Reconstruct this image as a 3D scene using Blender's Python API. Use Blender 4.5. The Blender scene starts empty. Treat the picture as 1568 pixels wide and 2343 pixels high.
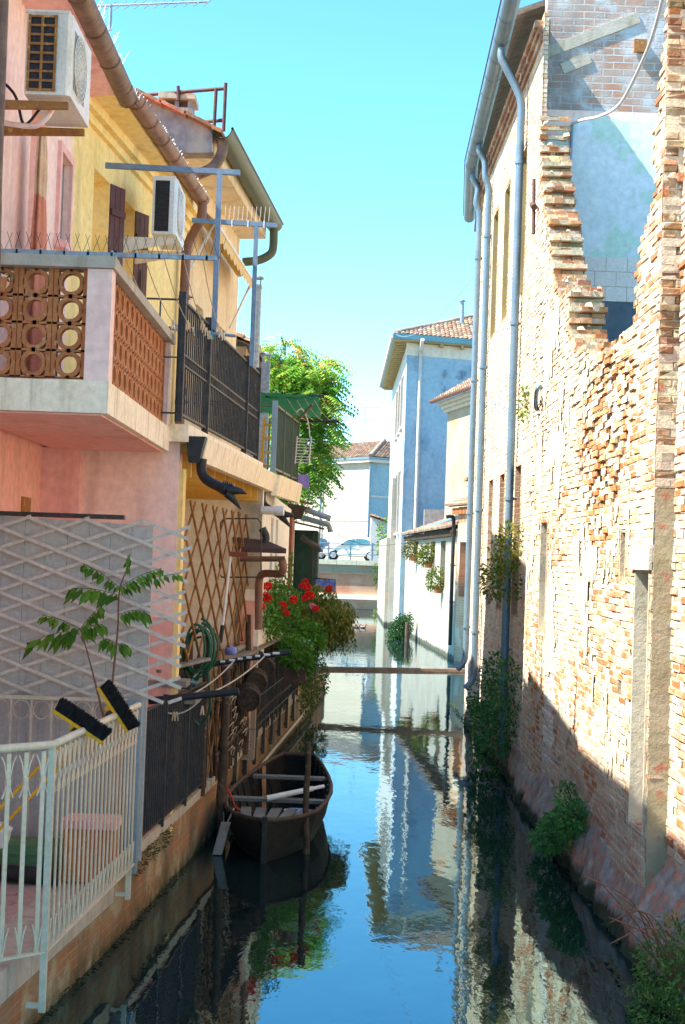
import bpy, math, random
from mathutils import Vector, Matrix, noise
S = bpy.context.scene
COL = S.collection
R = math.radians
V = Vector
rnd = random.Random(7)
# ---------------------------------------------------------------- viewpoint
F, CX, CY, RO, HC = 3300., 784., 1171., .034, 3.2
TH = math.atan(106 / F)
def ray(x, y):
    dx, dy = x - CX, y - CY; c, s = math.cos(RO), math.sin(RO)
    u = dx*c + dy*s; v = dx*s - dy*c
    return V((u, F*math.cos(TH) - v*math.sin(TH), F*math.sin(TH) + v*math.cos(TH)))
def PD(x, y, d):                     # point at distance d down the canal
    r = ray(x, y); return V((0, 0, HC)) + r*(d/r.y)
def PZ(x, y, z):                     # point at height z
    r = ray(x, y); return V((0, 0, HC)) + r*((z-HC)/r.z)
def PV(x, y, pl):                    # point on a vertical wall line ((X1,Y1),(X2,Y2))
    (x1, y1), (x2, y2) = pl; r = ray(x, y)
    nx, ny = y2-y1, -(x2-x1)
    t = (nx*x1 + ny*y1)/(nx*r.x + ny*r.y)
    return V((0, 0, HC)) + r*t
XK = ((4, -2.53), (9.8, -1.95), (12, -1.73), (16.9, -1.34), (21.9, -1.07), (29.5, -.55), (40, .1))
def XL(d):                                     # left bank line
    for (a, p), (b, q) in zip(XK, XK[1:]):
        if d <= b or b == 40: return p+(q-p)*(d-a)/(b-a)
LB = ((XL(9.8), 9.8), (XL(29.8), 29.8))
# ---------------------------------------------------------------- mesh builder
WL = {}
class MB:
    def __init__(s): s.v = []; s.f = []; s.c = []; s.sm = []; s.col = None
    def add(s, vs, fs, smooth=False, col=None):
        n = len(s.v); s.v += [tuple(p) for p in vs]
        for f in fs:
            s.f.append([i+n for i in f]); s.c.append(col or s.col or (1, 1, 1)); s.sm.append(smooth)
    def quad(s, a, b, c, d, col=None): s.add([a, b, c, d], [(0, 1, 2, 3)], col=col)
    def box(s, a, b, col=None, jit=0):
        x0, y0, z0 = a; x1, y1, z1 = b
        p = [V((x, y, z)) for z in (z0, z1) for x, y in ((x0, y0), (x1, y0), (x1, y1), (x0, y1))]
        if jit: p = [q+V((rnd.uniform(-jit, jit),)*1+(rnd.uniform(-jit, jit), rnd.uniform(-jit, jit))) for q in p]
        s.add(p, [(3, 2, 1, 0), (4, 5, 6, 7), (0, 1, 5, 4), (1, 2, 6, 5), (2, 3, 7, 6), (3, 0, 4, 7)], col=col)
    def obox(s, c, ax, ay, az, col=None):        # centre and three half axes
        c, ax, ay, az = V(c), V(ax), V(ay), V(az)
        p = [c + ax*i + ay*j + az*k for k in (-1, 1) for i, j in ((-1, -1), (1, -1), (1, 1), (-1, 1))]
        s.add(p, [(3, 2, 1, 0), (4, 5, 6, 7), (0, 1, 5, 4), (1, 2, 6, 5), (2, 3, 7, 6), (3, 0, 4, 7)], col=col)
    def bar(s, a, b, w, h, up=(0, 0, 1), col=None):  # rectangular bar from a to b
        a, b = V(a), V(b); d = (b-a); n = d.normalized(); up = V(up)
        if abs(n.dot(up)) > .95: up = V((0, 1, 0))
        sx = n.cross(up).normalized(); sz = sx.cross(n).normalized()
        s.obox((a+b)/2, d/2, sx*w/2, sz*h/2, col)
    def tube(s, path, r, n=8, cap=True, col=None):
        path = [V(p) for p in path]; rs = r if isinstance(r, (list, tuple)) else [r]*len(path)
        vs = []; N = len(path); ref = V((0, 0, 1))
        prev = None
        for i, p in enumerate(path):
            t = (path[min(i+1, N-1)]-path[max(i-1, 0)]).normalized()
            if prev is None:
                if abs(t.dot(ref)) > .9: ref = V((1, 0, 0))
                a = t.cross(ref).normalized()
            else:
                a = (prev - t*prev.dot(t)).normalized()
            prev = a; b = t.cross(a)
            for k in range(n):
                w = 2*math.pi*k/n; vs.append(p + (a*math.cos(w)+b*math.sin(w))*rs[i])
        fs = [(i*n+k, i*n+(k+1) % n, (i+1)*n+(k+1) % n, (i+1)*n+k) for i in range(N-1) for k in range(n)]
        s.add(vs, fs, True, col)
        if cap:
            s.add(vs[:n], [tuple(range(n-1, -1, -1))], False, col); s.add(vs[-n:], [tuple(range(n))], False, col)
    def half(s, path, r, n=8, up=(0, 0, 1), a0=180, a1=360, th=.006, col=None):   # open gutter trough
        path = [V(p) for p in path]
        t = (path[-1]-path[0]).normalized(); sx = t.cross(V(up)).normalized(); sz = sx.cross(t)
        vs = []
        for p in path:
            for rr in (r, r-th):
                for k in range(n+1):
                    w = R(a0+(a1-a0)*k/n); vs.append(p+sx*math.cos(w)*rr+sz*math.sin(w)*rr)
        m = 2*(n+1); fs = []
        for i in range(len(path)-1):
            for k in range(n):
                fs.append((i*m+k, i*m+k+1, (i+1)*m+k+1, (i+1)*m+k))
                q = n+1; fs.append((i*m+q+k+1, i*m+q+k, (i+1)*m+q+k, (i+1)*m+q+k+1))
        s.add(vs, fs, True, col)
    def prism(s, poly, ext, col=None):           # polygon of 3-D points, extruded by a vector
        n = len(poly); e = V(ext); vs = [V(p) for p in poly]+[V(p)+e for p in poly]
        s.add(vs, [tuple(range(n)), tuple(range(2*n-1, n-1, -1))]+[(i, i+n, (i+1) % n+n, (i+1) % n) for i in range(n)], col=col)
    def lathe(s, base, prof, n=16, col=None, sy=1):
        b = V(base); vs = []
        for r, z in prof:
            for k in range(n):
                w = 2*math.pi*k/n; vs.append(b+V((r*math.cos(w), r*math.sin(w)*sy, z)))
        s.add(vs, [(i*n+k, i*n+(k+1) % n, (i+1)*n+(k+1) % n, (i+1)*n+k) for i in range(len(prof)-1) for k in range(n)], True, col)
        s.add(vs[:n], [tuple(range(n-1, -1, -1))], False, col); s.add(vs[-n:], [tuple(range(n))], False, col)
    def build(s, name, mat, parent=None):
        me = bpy.data.meshes.new(name); off = WL.get(parent.name, V((0, 0, 0))) if parent else V((0, 0, 0))
        me.from_pydata([(p[0]-off.x, p[1]-off.y, p[2]-off.z) for p in s.v], [], s.f)
        me.materials.append(mat)
        me.polygons.foreach_set('use_smooth', s.sm)
        at = me.color_attributes.new('Col', 'FLOAT_COLOR', 'CORNER')
        buf = []
        for f, c in zip(s.f, s.c): buf += [c[0], c[1], c[2], 1.]*len(f)
        at.data.foreach_set('color', buf)
        me.update()
        o = bpy.data.objects.new(name, me); COL.objects.link(o)
        if parent: o.parent = parent; WL[o.name] = off
        return o
def tag(o, label, cat, group=None):
    o['label'] = label; o['category'] = cat
    if group: o['group'] = group
    return o
def thing(name, label, cat, loc=(0, 0, 0), group=None):
    o = bpy.data.objects.new(name, None); COL.objects.link(o); o.location = loc; o.empty_display_size = .2
    WL[o.name] = V(loc); return tag(o, label, cat, group)
def struct(o): o['kind'] = 'structure'; return o
def setorigin(o, p):                               # single-mesh things: origin at the base
    p = V(p)
    for v in o.data.vertices: v.co -= p
    o.location = p; return o
def base_of(mb):
    xs = [p[0] for p in mb.v]; ys = [p[1] for p in mb.v]; zs = [p[2] for p in mb.v]
    return ((min(xs)+max(xs))/2, (min(ys)+max(ys))/2, min(zs))
def solo(mb, name, mat, label, cat, group=None):
    return tag(setorigin(mb.build(name, mat), base_of(mb)), label, cat, group)
# ---------------------------------------------------------------- materials
def new_mat(name):
    m = bpy.data.materials.new(name); m.use_nodes = True; nt = m.node_tree
    return m, nt, nt.nodes['Principled BSDF']
def nd(nt, t, **k):
    n = nt.nodes.new(t)
    for a, b in k.items(): setattr(n, a, b)
    return n
def c4(c): return (c[0], c[1], c[2], 1)
def pos_scaled(nt, sc):
    g = nd(nt, 'ShaderNodeNewGeometry'); mp = nd(nt, 'ShaderNodeMapping')
    mp.inputs['Scale'].default_value = sc; nt.links.new(g.outputs['Position'], mp.inputs['Vector']); return mp.outputs[0]
def noise_fac(nt, sc, lo, hi, detail=5, rough=.6, vec=(1, 1, 1)):
    n = nd(nt, 'ShaderNodeTexNoise'); n.inputs['Scale'].default_value = sc; n.inputs['Detail'].default_value = detail
    n.inputs['Roughness'].default_value = rough
    nt.links.new(pos_scaled(nt, vec), n.inputs['Vector'])
    m = nd(nt, 'ShaderNodeMapRange'); m.inputs[1].default_value = lo; m.inputs[2].default_value = hi
    nt.links.new(n.outputs['Fac'], m.inputs[0]); return m.outputs[0], n.outputs['Fac']
def mixc(nt, fac, a, b, mode='MIX'):
    m = nd(nt, 'ShaderNodeMix', data_type='RGBA', blend_type=mode)
    for sock, val in ((m.inputs[0], fac), (m.inputs[6], a), (m.inputs[7], b)):
        if hasattr(val, 'is_output'): nt.links.new(val, sock)
        elif isinstance(val, (int, float)): sock.default_value = val
        else: sock.default_value = c4(val)
    return m.outputs[2]
def surf(name, c1, c2=None, sc=3, rough=.75, metal=0, bump=.15, bsc=60, lo=.4, hi=.65, stain=None, ssc=(3, 3, .35), slo=.52, shi=.75,
         attr=False, fine=.12, transl=0, spots=None, psc=8, plo=.6, phi=.64, spec=.3, tide=None):
    m, nt, b = new_mat(name)
    base = c1
    if attr:
        a = nd(nt, 'ShaderNodeAttribute', attribute_name='Col'); base = a.outputs['Color']
        if c1 != (1, 1, 1): base = mixc(nt, 1., base, c1, 'MULTIPLY')
    if c2 is not None:
        f, _ = noise_fac(nt, sc, lo, hi); base = mixc(nt, f, base, c2)
    if stain is not None:
        f, _ = noise_fac(nt, 1., slo, shi, vec=ssc); base = mixc(nt, f, base, stain)
    if spots is not None:
        f, _ = noise_fac(nt, psc, plo, phi, detail=8); base = mixc(nt, f, base, spots)
    if tide is not None:                             # dark algae stain with a ragged upper edge at the waterline
        g = nd(nt, 'ShaderNodeNewGeometry'); sp = nd(nt, 'ShaderNodeSeparateXYZ'); nt.links.new(g.outputs['Position'], sp.inputs[0])
        _, h = noise_fac(nt, 3.5, 0, 1); a = nd(nt, 'ShaderNodeMath', operation='MULTIPLY_ADD'); a.inputs[1].default_value = -.28; nt.links.new(h, a.inputs[0]); nt.links.new(sp.outputs[2], a.inputs[2])
        mr = nd(nt, 'ShaderNodeMapRange'); mr.inputs[1].default_value = .06; mr.inputs[2].default_value = -.03; nt.links.new(a.outputs[0], mr.inputs[0]); base = mixc(nt, mr.outputs[0], base, tide)
    if fine:
        f, _ = noise_fac(nt, bsc*.5, .3, .7, detail=4)
        m2 = nd(nt, 'ShaderNodeMapRange'); m2.inputs[3].default_value = 1-fine; m2.inputs[4].default_value = 1+fine; nt.links.new(f, m2.inputs[0])
        cc = nd(nt, 'ShaderNodeCombineColor'); [nt.links.new(m2.outputs[0], cc.inputs[i]) for i in range(3)]
        base = mixc(nt, 1., base, cc.outputs[0], 'MULTIPLY')
    if hasattr(base, 'is_output'): nt.links.new(base, b.inputs['Base Color'])
    else: b.inputs['Base Color'].default_value = c4(base)
    b.inputs['Roughness'].default_value = rough; b.inputs['Metallic'].default_value = metal
    b.inputs['Specular IOR Level'].default_value = spec
    if bump:
        _, h = noise_fac(nt, bsc, 0, 1, detail=6)
        bp = nd(nt, 'ShaderNodeBump'); bp.inputs['Strength'].default_value = bump; bp.inputs['Distance'].default_value = .02
        nt.links.new(h, bp.inputs['Height']); nt.links.new(bp.outputs[0], b.inputs['Normal'])
    if transl:
        t = nd(nt, 'ShaderNodeBsdfTranslucent'); mx = nd(nt, 'ShaderNodeMixShader'); mx.inputs[0].default_value = transl
        if hasattr(base, 'is_output'): nt.links.new(base, t.inputs['Color'])
        else: t.inputs['Color'].default_value = c4(base)
        out = nt.nodes['Material Output']
        nt.links.new(b.outputs[0], mx.inputs[1]); nt.links.new(t.outputs[0], mx.inputs[2]); nt.links.new(mx.outputs[0], out.inputs[0])
    return m
def brick_surf(name, c1, c2, mort, dirv, bw=.25, bh=.07, plaster=None, plo=.5, phi=.58, psc=.9, moss=None, dark=None):
    m, nt, b = new_mat(name)
    g = nd(nt, 'ShaderNodeNewGeometry')
    dt = nd(nt, 'ShaderNodeVectorMath', operation='DOT_PRODUCT'); dt.inputs[1].default_value = (dirv[0], dirv[1], 0)
    nt.links.new(g.outputs['Position'], dt.inputs[0])
    sp = nd(nt, 'ShaderNodeSeparateXYZ'); nt.links.new(g.outputs['Position'], sp.inputs[0])
    cb = nd(nt, 'ShaderNodeCombineXYZ'); nt.links.new(dt.outputs['Value'], cb.inputs[0]); nt.links.new(sp.outputs[2], cb.inputs[1])
    wn = nd(nt, 'ShaderNodeTexNoise'); wn.inputs['Scale'].default_value = 9; nt.links.new(g.outputs['Position'], wn.inputs['Vector'])
    wv = nd(nt, 'ShaderNodeVectorMath', operation='SCALE'); wv.inputs['Scale'].default_value = .02
    nt.links.new(wn.outputs['Color'], wv.inputs[0])
    ad = nd(nt, 'ShaderNodeVectorMath', operation='ADD'); nt.links.new(cb.outputs[0], ad.inputs[0]); nt.links.new(wv.outputs[0], ad.inputs[1])
    br = nd(nt, 'ShaderNodeTexBrick'); nt.links.new(ad.outputs[0], br.inputs['Vector'])
    br.inputs['Scale'].default_value = 1; br.inputs['Brick Width'].default_value = bw; br.inputs['Row Height'].default_value = bh
    br.inputs['Mortar Size'].default_value = bh*.11; br.inputs['Mortar Smooth'].default_value = .3; br.inputs['Bias'].default_value = 0
    br.inputs['Color1'].default_value = c4(c1); br.inputs['Color2'].default_value = c4(c2); br.inputs['Mortar'].default_value = c4(mort)
    base = br.outputs['Color']
    f, _ = noise_fac(nt, 2.2, .42, .62); base = mixc(nt, f, base, tuple(.5*x+.5*y for x, y in zip(c2, mort)))
    if plaster is not None:
        f, _ = noise_fac(nt, psc, plo, phi, detail=8); base = mixc(nt, f, base, plaster)
    if dark is not None:
        f, _ = noise_fac(nt, 1.4, .5, .7, vec=(1, 1, .4)); base = mixc(nt, f, base, dark)
    if moss is not None:
        mr = nd(nt, 'ShaderNodeMapRange'); mr.inputs[1].default_value = .22; mr.inputs[2].default_value = .0; nt.links.new(sp.outputs[2], mr.inputs[0])
        f, _ = noise_fac(nt, 6, .3, .6); mm = nd(nt, 'ShaderNodeMath', operation='MULTIPLY'); nt.links.new(f, mm.inputs[0]); nt.links.new(mr.outputs[0], mm.inputs[1])
        base = mixc(nt, mm.outputs[0], base, moss)
    nt.links.new(base, b.inputs['Base Color']); b.inputs['Roughness'].default_value = .9; b.inputs['Specular IOR Level'].default_value = .2
    _, h = noise_fac(nt, 40, 0, 1)
    sb = nd(nt, 'ShaderNodeMath', operation='MULTIPLY_ADD'); sb.inputs[1].default_value = -1.2
    nt.links.new(br.outputs['Fac'], sb.inputs[0]); nt.links.new(h, sb.inputs[2])
    bp = nd(nt, 'ShaderNodeBump'); bp.inputs['Strength'].default_value = .7; bp.inputs['Distance'].default_value = .012
    nt.links.new(sb.outputs[0], bp.inputs['Height']); nt.links.new(bp.outputs[0], b.inputs['Normal'])
    return m
M = {}
def mk(k, *a, **kw): M[k] = surf(k, *a, **kw)
mk('pink_plaster', (.86, .46, .42), (.88, .53, .47), sc=1.2, bump=.12, bsc=25, stain=(.60, .24, .22), slo=.55, shi=.8)
mk('pale_pink', (.93, .67, .58), (.89, .61, .52), sc=1.0, bump=.2, bsc=25, stain=(.66, .42, .37), ssc=(4, 2.5, .45), slo=.52, shi=.78, spots=(.70, .60, .54), psc=5, plo=.66, phi=.69)
mk('salmon_plaster', (.84, .41, .33), (.87, .48, .39), sc=1.5, bump=.2, bsc=25, stain=(.56, .26, .20), ssc=(4, 2.5, .4), slo=.52, shi=.78, spots=(.62, .42, .35), psc=5, plo=.66, phi=.7)
mk('yellow_plaster', (.90, .66, .25), (.91, .70, .33), sc=1.1, bump=.2, bsc=25, stain=(.58, .40, .15), ssc=(4, 2.5, .4), slo=.54, shi=.8, spots=(.70, .54, .30), psc=6, plo=.67, phi=.7)
mk('ochre_paint', (.74, .45, .09), (.78, .50, .13), sc=1.6, bump=.1)
mk('beige_plaster', (.76, .62, .41), (.68, .54, .35), sc=1.4, bump=.15, bsc=25, stain=(.45, .36, .25))
mk('white_plaster', (.90, .85, .76), (.84, .77, .67), sc=1.3, bump=.12, bsc=25, stain=(.52, .47, .40), slo=.56, shi=.82)
mk('grey_plaster', (.30, .28, .27), (.20, .19, .20), sc=5, bump=.4, bsc=18, stain=(.42, .36, .28))
mk('concrete', (.52, .46, .38), (.42, .37, .29), sc=5, bump=.3, bsc=40, stain=(.30, .27, .19), ssc=(9, 9, 1.5))
mk('white_concrete', (.93, .81, .61), (.87, .73, .52), sc=4, bump=.2, bsc=40, stain=(.48, .40, .26), ssc=(9, 9, 1.0), slo=.53, shi=.78)
mk('terracotta', (.50, .19, .065), (.40, .13, .045), sc=7, bump=.25, bsc=50, spots=(.5, .27, .13), psc=14)
mk('brown_gutter', (.20, .09, .06), (.27, .13, .09), sc=3, rough=.45, bump=.06, stain=(.12, .07, .05), ssc=(5, 5, 5))
mk('old_gutter', (.15, .085, .06), (.24, .14, .09), sc=7, rough=.5, bump=.1, stain=(.08, .05, .04), ssc=(6, 14, 6))
mk('green_gutter', (.10, .12, .07), (.075, .105, .075), sc=4, rough=.45, bump=.06, stain=(.14, .12, .07), ssc=(4, 4, 4))
mk('zinc', (.15, .23, .30), (.12, .19, .26), sc=3, rough=.42, metal=.25, bump=.06, stain=(.20, .26, .30), ssc=(6, 6, .8))
mk('zinc_dark', (.20, .27, .34), (.16, .22, .29), sc=3, rough=.4, metal=.5, bump=.05)
mk('galv', (.32, .38, .44), (.22, .26, .31), sc=14, rough=.45, metal=.4, bump=.1)
mk('blue_steel', (.20, .27, .36), (.15, .21, .29), sc=6, rough=.5, metal=.2, bump=.05, spots=(.25, .15, .1), psc=20, plo=.66, phi=.7)
mk('black_iron', (.032, .032, .036), (.06, .055, .05), sc=8, rough=.5, bump=.1, spots=(.11, .06, .035), psc=18)
mk('rust_iron', (.07, .035, .034), (.10, .05, .04), sc=10, rough=.7, bump=.2)
mk('rust', (.38, .17, .045), (.28, .12, .05), sc=14, rough=.8, bump=.3, spots=(.55, .33, .12), psc=22)
mk('grey_paint', (.64, .56, .41), (.57, .50, .36), sc=5, rough=.45, bump=.06, spots=(.34, .31, .27), psc=20, plo=.66, phi=.72)
mk('bluegrey_paint', (.25, .33, .37), (.22, .29, .32), sc=2, rough=.45, bump=.04)
mk('screen_grey', (.54, .49, .44), (.47, .43, .39), sc=2, rough=.55, bump=.08, stain=(.33, .32, .32), ssc=(6, 6, .5))
mk('lattice_white', (.62, .56, .48), (.54, .48, .41), sc=8, rough=.6, bump=.1)
mk('bamboo', (.36, .17, .06), (.26, .12, .045), sc=9, rough=.6, bump=.2, spots=(.45, .25, .1), psc=16)
mk('wood_dark', (.085, .055, .035), (.05, .034, .024), sc=9, rough=.8, bump=.5, bsc=45, spots=(.16, .11, .07), psc=14)
mk('wood_grey', (.27, .245, .22), (.19, .165, .14), sc=9, rough=.8, bump=.4, bsc=45)
mk('wood_beam', (.24, .185, .145), (.17, .125, .09), sc=6, rough=.8, bump=.4, bsc=40, stain=(.10, .07, .05), ssc=(2, 12, 12))
mk('boat_wood', (.011, .0105, .010), (.022, .019, .016), sc=5, rough=.5, bump=.5, bsc=40, stain=(.036, .030, .022), ssc=(8, 2, 8), slo=.58, shi=.74)
mk('boat_board', (.12, .13, .125), (.20, .195, .18), sc=6, rough=.75, bump=.4, bsc=40)
mk('shutter_brown', (.10, .03, .028), (.13, .045, .04), sc=5, rough=.5, bump=.12)
mk('shutter_red', (.20, .045, .02), (.26, .07, .03), sc=5, rough=.5, bump=.12)
mk('ac_white', (.80, .74, .64), (.70, .63, .52), sc=4, rough=.4, bump=.04, spots=(.45, .29, .14), psc=10, plo=.67, phi=.7)
mk('ac_white_clean', (.74, .74, .72), (.68, .67, .64), sc=4, rough=.4, bump=.03)
mk('ac_coil', (.022, .022, .026), (.04, .04, .045), sc=30, rough=.6, bump=.2)
mk('black_plastic', (.018, .018, .02), (.03, .03, .032), sc=9, rough=.45, bump=.06)
mk('bristle', (.012, .011, .012), (.03, .028, .03), sc=40, rough=.8, bump=.6, bsc=140)
mk('yellow_plastic', (.70, .38, .01), (.62, .32, .01), sc=5, rough=.4, bump=.03)
mk('white_plastic', (.72, .70, .66), None, rough=.4, bump=.03)
mk('grey_shutter', (.25, .24, .235), (.22, .21, .21), sc=3, rough=.6, bump=.1)
mk('curtain', (.62, .24, .15), (.55, .19, .12), sc=3, rough=.9, bump=.1)
mk('curtain_top', (.68, .47, .30), (.52, .33, .2), sc=5, rough=.9, bump=.1)
mk('awning_cloth', (.75, .46, .10), (.66, .55, .38), sc=6, rough=.9, bump=.1)
mk('green_mesh', (.03, .24, .10), (.05, .34, .14), sc=7, rough=.9, bump=.2, transl=.4)
mk('green_hose', (.012, .075, .04), (.02, .11, .06), sc=8, rough=.4, bump=.05)
mk('green_box', (.10, .22, .09), (.14, .27, .12), sc=4, rough=.6, bump=.1)
mk('shed_green', (.012, .045, .032), (.02, .07, .05), sc=4, rough=.6, bump=.2)
mk('wicker', (.075, .052, .036), (.032, .022, .016), sc=26, rough=.9, bump=.8, bsc=60)
mk('tile_roof', (1, 1, 1), None, attr=True, bump=.4, bsc=25, fine=.3, stain=(.20, .16, .12), ssc=(2.4, 2.4, 2.4), slo=.5, shi=.68, rough=.9)
mk('brick3d', (1, 1, 1), None, attr=True, bump=.55, bsc=45, fine=.22, rough=.95, spec=.15, stain=(.64, .55, .40), ssc=(1.6, 1.6, 1.1), slo=.55, shi=.78, spots=(.60, .52, .39), psc=4.5, plo=.57, phi=.66)
mk('render_cream', (.62, .53, .37), (.54, .44, .30), sc=3, bump=.5, bsc=22, fine=.16, rough=.95, stain=(.46, .37, .24), ssc=(7, 7, .8), slo=.5, shi=.7, spots=(.50, .30, .18), psc=6, plo=.62, phi=.68)
mk('footing_cement', (.33, .29, .25), (.21, .18, .155), sc=6, bump=.6, bsc=16, rough=.95, spots=(.42, .20, .13), psc=6, plo=.52, phi=.57, fine=.3, tide=(.035, .04, .02))
mk('blue_interior', (.74, .75, .76), (.66, .68, .70), sc=2.2, bump=.15, bsc=20, spots=(.58, .70, .60), psc=1.1, plo=.54, phi=.56, rough=.9)
mk('tile_cream', (.78, .66, .60), (.73, .61, .55), sc=3, bump=.05, rough=.4)
mk('room_shade', (.09, .12, .15), (.12, .15, .18), sc=4, bump=.3, bsc=20)  # darkness of the room behind the hole, put into the colour
mk('door_fill', (.24, .21, .18), (.17, .15, .13), sc=3, bump=.4, bsc=20, spots=(.33, .13, .07), psc=3, plo=.64, phi=.67)
mk('lintel_stone', (.62, .56, .42), (.54, .47, .34), sc=5, bump=.3, bsc=25)
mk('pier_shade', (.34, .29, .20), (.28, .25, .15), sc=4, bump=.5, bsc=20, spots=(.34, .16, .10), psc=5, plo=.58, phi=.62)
mk('blue_wall', (.33, .46, .56), (.29, .42, .52), sc=.8, bump=.15, bsc=12, stain=(.20, .28, .37), ssc=(1.2, 1.2, .6), slo=.55, shi=.72, spots=(.13, .18, .25), psc=.9, plo=.62, phi=.75)
mk('shaded_cream', (.33, .46, .50), (.29, .42, .46), sc=.8, bump=.15, bsc=12, stain=(.24, .33, .37), ssc=(1.2, 1.2, .4))  # bluish shade on the cream end house's unlit side, put into the colour
mk('house_white', (.52, .51, .49), (.47, .46, .44), sc=.6, bump=.1, bsc=12)
mk('cream_frieze', (.70, .62, .52), (.64, .56, .46), sc=.8, bump=.1, bsc=12)
mk('far_cream', (.43, .39, .305), (.40, .36, .28), sc=.5, bump=.08, bsc=10)
mk('far_pale', (.33, .31, .255), (.275, .25, .205), sc=.7, bump=.2, bsc=10, stain=(.34, .29, .22), ssc=(2.5, 1.6, .3), slo=.5, shi=.72, spots=(.44, .27, .18), psc=1.3, plo=.6, phi=.68, tide=(.06, .06, .035))
mk('peel_cream', (.34, .29, .215), (.29, .235, .165), sc=.8, bump=.4, bsc=10, spots=(.42, .22, .12), psc=1.1, plo=.58, phi=.64)
mk('teal_fascia', (.16, .34, .40), (.14, .29, .35), sc=1, rough=.5, bump=.05)
mk('soffit_wood', (.40, .31, .15), (.32, .24, .11), sc=2, bump=.2)
mk('window_dark', (.035, .045, .055), (.06, .07, .08), sc=2, rough=.25, bump=0, fine=0, spec=.5)
mk('window_grey', (.09, .085, .075), (.13, .12, .105), sc=2, rough=.6, bump=.1)
mk('white_frame', (.72, .71, .68), None, rough=.5, bump=.03)
mk('asphalt', (.12, .115, .105), (.09, .088, .08), sc=1.5, bump=.2, bsc=30)
mk('earth', (.20, .17, .12), (.12, .11, .07), sc=1.2, bump=.4, bsc=12)
mk('floor_tiles', (.46, .33, .29), (.40, .27, .24), sc=2.5, bump=.2, bsc=30, spots=(.34, .17, .14), psc=4, plo=.58, phi=.62)
mk('car_cream', (.86, .82, .72), None, rough=.22, bump=0, fine=0, spec=.5)
mk('car_navy', (.07, .10, .14), None, rough=.2, bump=0, fine=0, spec=.5)
mk('car_glass', (.05, .16, .19), None, rough=.06, bump=0, fine=0, spec=.8)
mk('rubber', (.02, .02, .02), None, rough=.8, bump=.1)
mk('alloy', (.62, .62, .64), None, rough=.3, metal=.7, bump=0)
mk('red_lamp', (.45, .02, .03), None, rough=.2, bump=0, fine=0)
mk('leaf', (1, 1, 1), None, attr=True, bump=0, fine=.15, bsc=20, rough=.6, transl=.32, spec=.18)
mk('petal', (1, 1, 1), None, attr=True, bump=0, fine=.1, rough=.6, transl=.2)
mk('bark', (.13, .10, .07), (.08, .06, .045), sc=9, bump=.6, bsc=30)
mk('stem', (.20, .085, .055), (.16, .10, .05), sc=8, bump=.1)
mk('attr', (1, 1, 1), None, attr=True, bump=.05, fine=.06, rough=.6)
mk('rope', (.55, .49, .40), (.45, .38, .29), sc=30, bump=.3, bsc=90)
mk('rope_red', (.55, .05, .02), None, bump=.1)
mk('cable_white', (.70, .69, .68), None, rough=.5, bump=.05)
mk('enamel_blue', (.30, .48, .60), None, rough=.25, bump=.03)
mk('blue_cloth', (.10, .16, .55), (.35, .42, .75), sc=9, rough=.9, bump=.1)
mk('duck', (1, 1, 1), None, attr=True, bump=.1, fine=.1, rough=.7)
mk('wire_glint', (.60, .58, .55), None, rough=.4, metal=.5, bump=0, fine=0)
M['bank_brick'] = brick_surf('bank_brick', (.42, .15, .06), (.30, .16, .08), (.36, .28, .17), (.072, 1), plaster=(.42, .34, .21), plo=.5, phi=.56, psc=1.6, moss=(.05, .055, .02), dark=(.14, .10, .06))
M['quay_brick'] = brick_surf('quay_brick', (.56, .17, .085), (.54, .23, .13), (.54, .36, .25), (1, 0), plaster=(.62, .36, .24), plo=.5, phi=.6, psc=.6)
M['far_brick'] = brick_surf('far_brick', (.50, .23, .12), (.55, .33, .20), (.58, .46, .34), (0, 1), bw=.27, bh=.085, plaster=(.60, .50, .38), plo=.58, phi=.68, psc=.8)
M['cross_brick'] = brick_surf('cross_brick', (.46, .24, .16), (.40, .30, .24), (.50, .50, .50), (1, 0), bw=.3, bh=.105, plaster=(.54, .55, .57), plo=.48, phi=.56, psc=1.1, dark=(.22, .22, .23))
# water
def water_mat():
    m, nt, b = new_mat('canal_water')
    b.inputs['Base Color'].default_value = (.006, .014, .016, 1); b.inputs['Roughness'].default_value = .015
    b.inputs['IOR'].default_value = 3.0; b.inputs['Specular IOR Level'].default_value = .5; b.inputs['Specular Tint'].default_value = (.36, .84, 1, 1)
    outs = []
    for sc, vec in ((1., (2.2, 1.1, 1)), (1., (9, 4.5, 1)), (1., (24, 11, 1))):
        _, h = noise_fac(nt, sc, 0, 1, detail=2, rough=.5, vec=vec); outs.append(h)
    mu = nd(nt, 'ShaderNodeMath', operation='MULTIPLY'); mu.inputs[1].default_value = .25; nt.links.new(outs[1], mu.inputs[0])
    ad = nd(nt, 'ShaderNodeMath', operation='ADD'); nt.links.new(outs[0], ad.inputs[0]); nt.links.new(mu.outputs[0], ad.inputs[1])
    mu2 = nd(nt, 'ShaderNodeMath', operation='MULTIPLY'); mu2.inputs[1].default_value = .07; nt.links.new(outs[2], mu2.inputs[0])
    ad2 = nd(nt, 'ShaderNodeMath', operation='ADD'); nt.links.new(ad.outputs[0], ad2.inputs[0]); nt.links.new(mu2.outputs[0], ad2.inputs[1])
    bp = nd(nt, 'ShaderNodeBump'); bp.inputs['Strength'].default_value = .032; bp.inputs['Distance'].default_value = .12
    nt.links.new(ad2.outputs[0], bp.inputs['Height']); nt.links.new(bp.outputs[0], b.inputs['Normal'])
    return m
M['water'] = water_mat()
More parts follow.
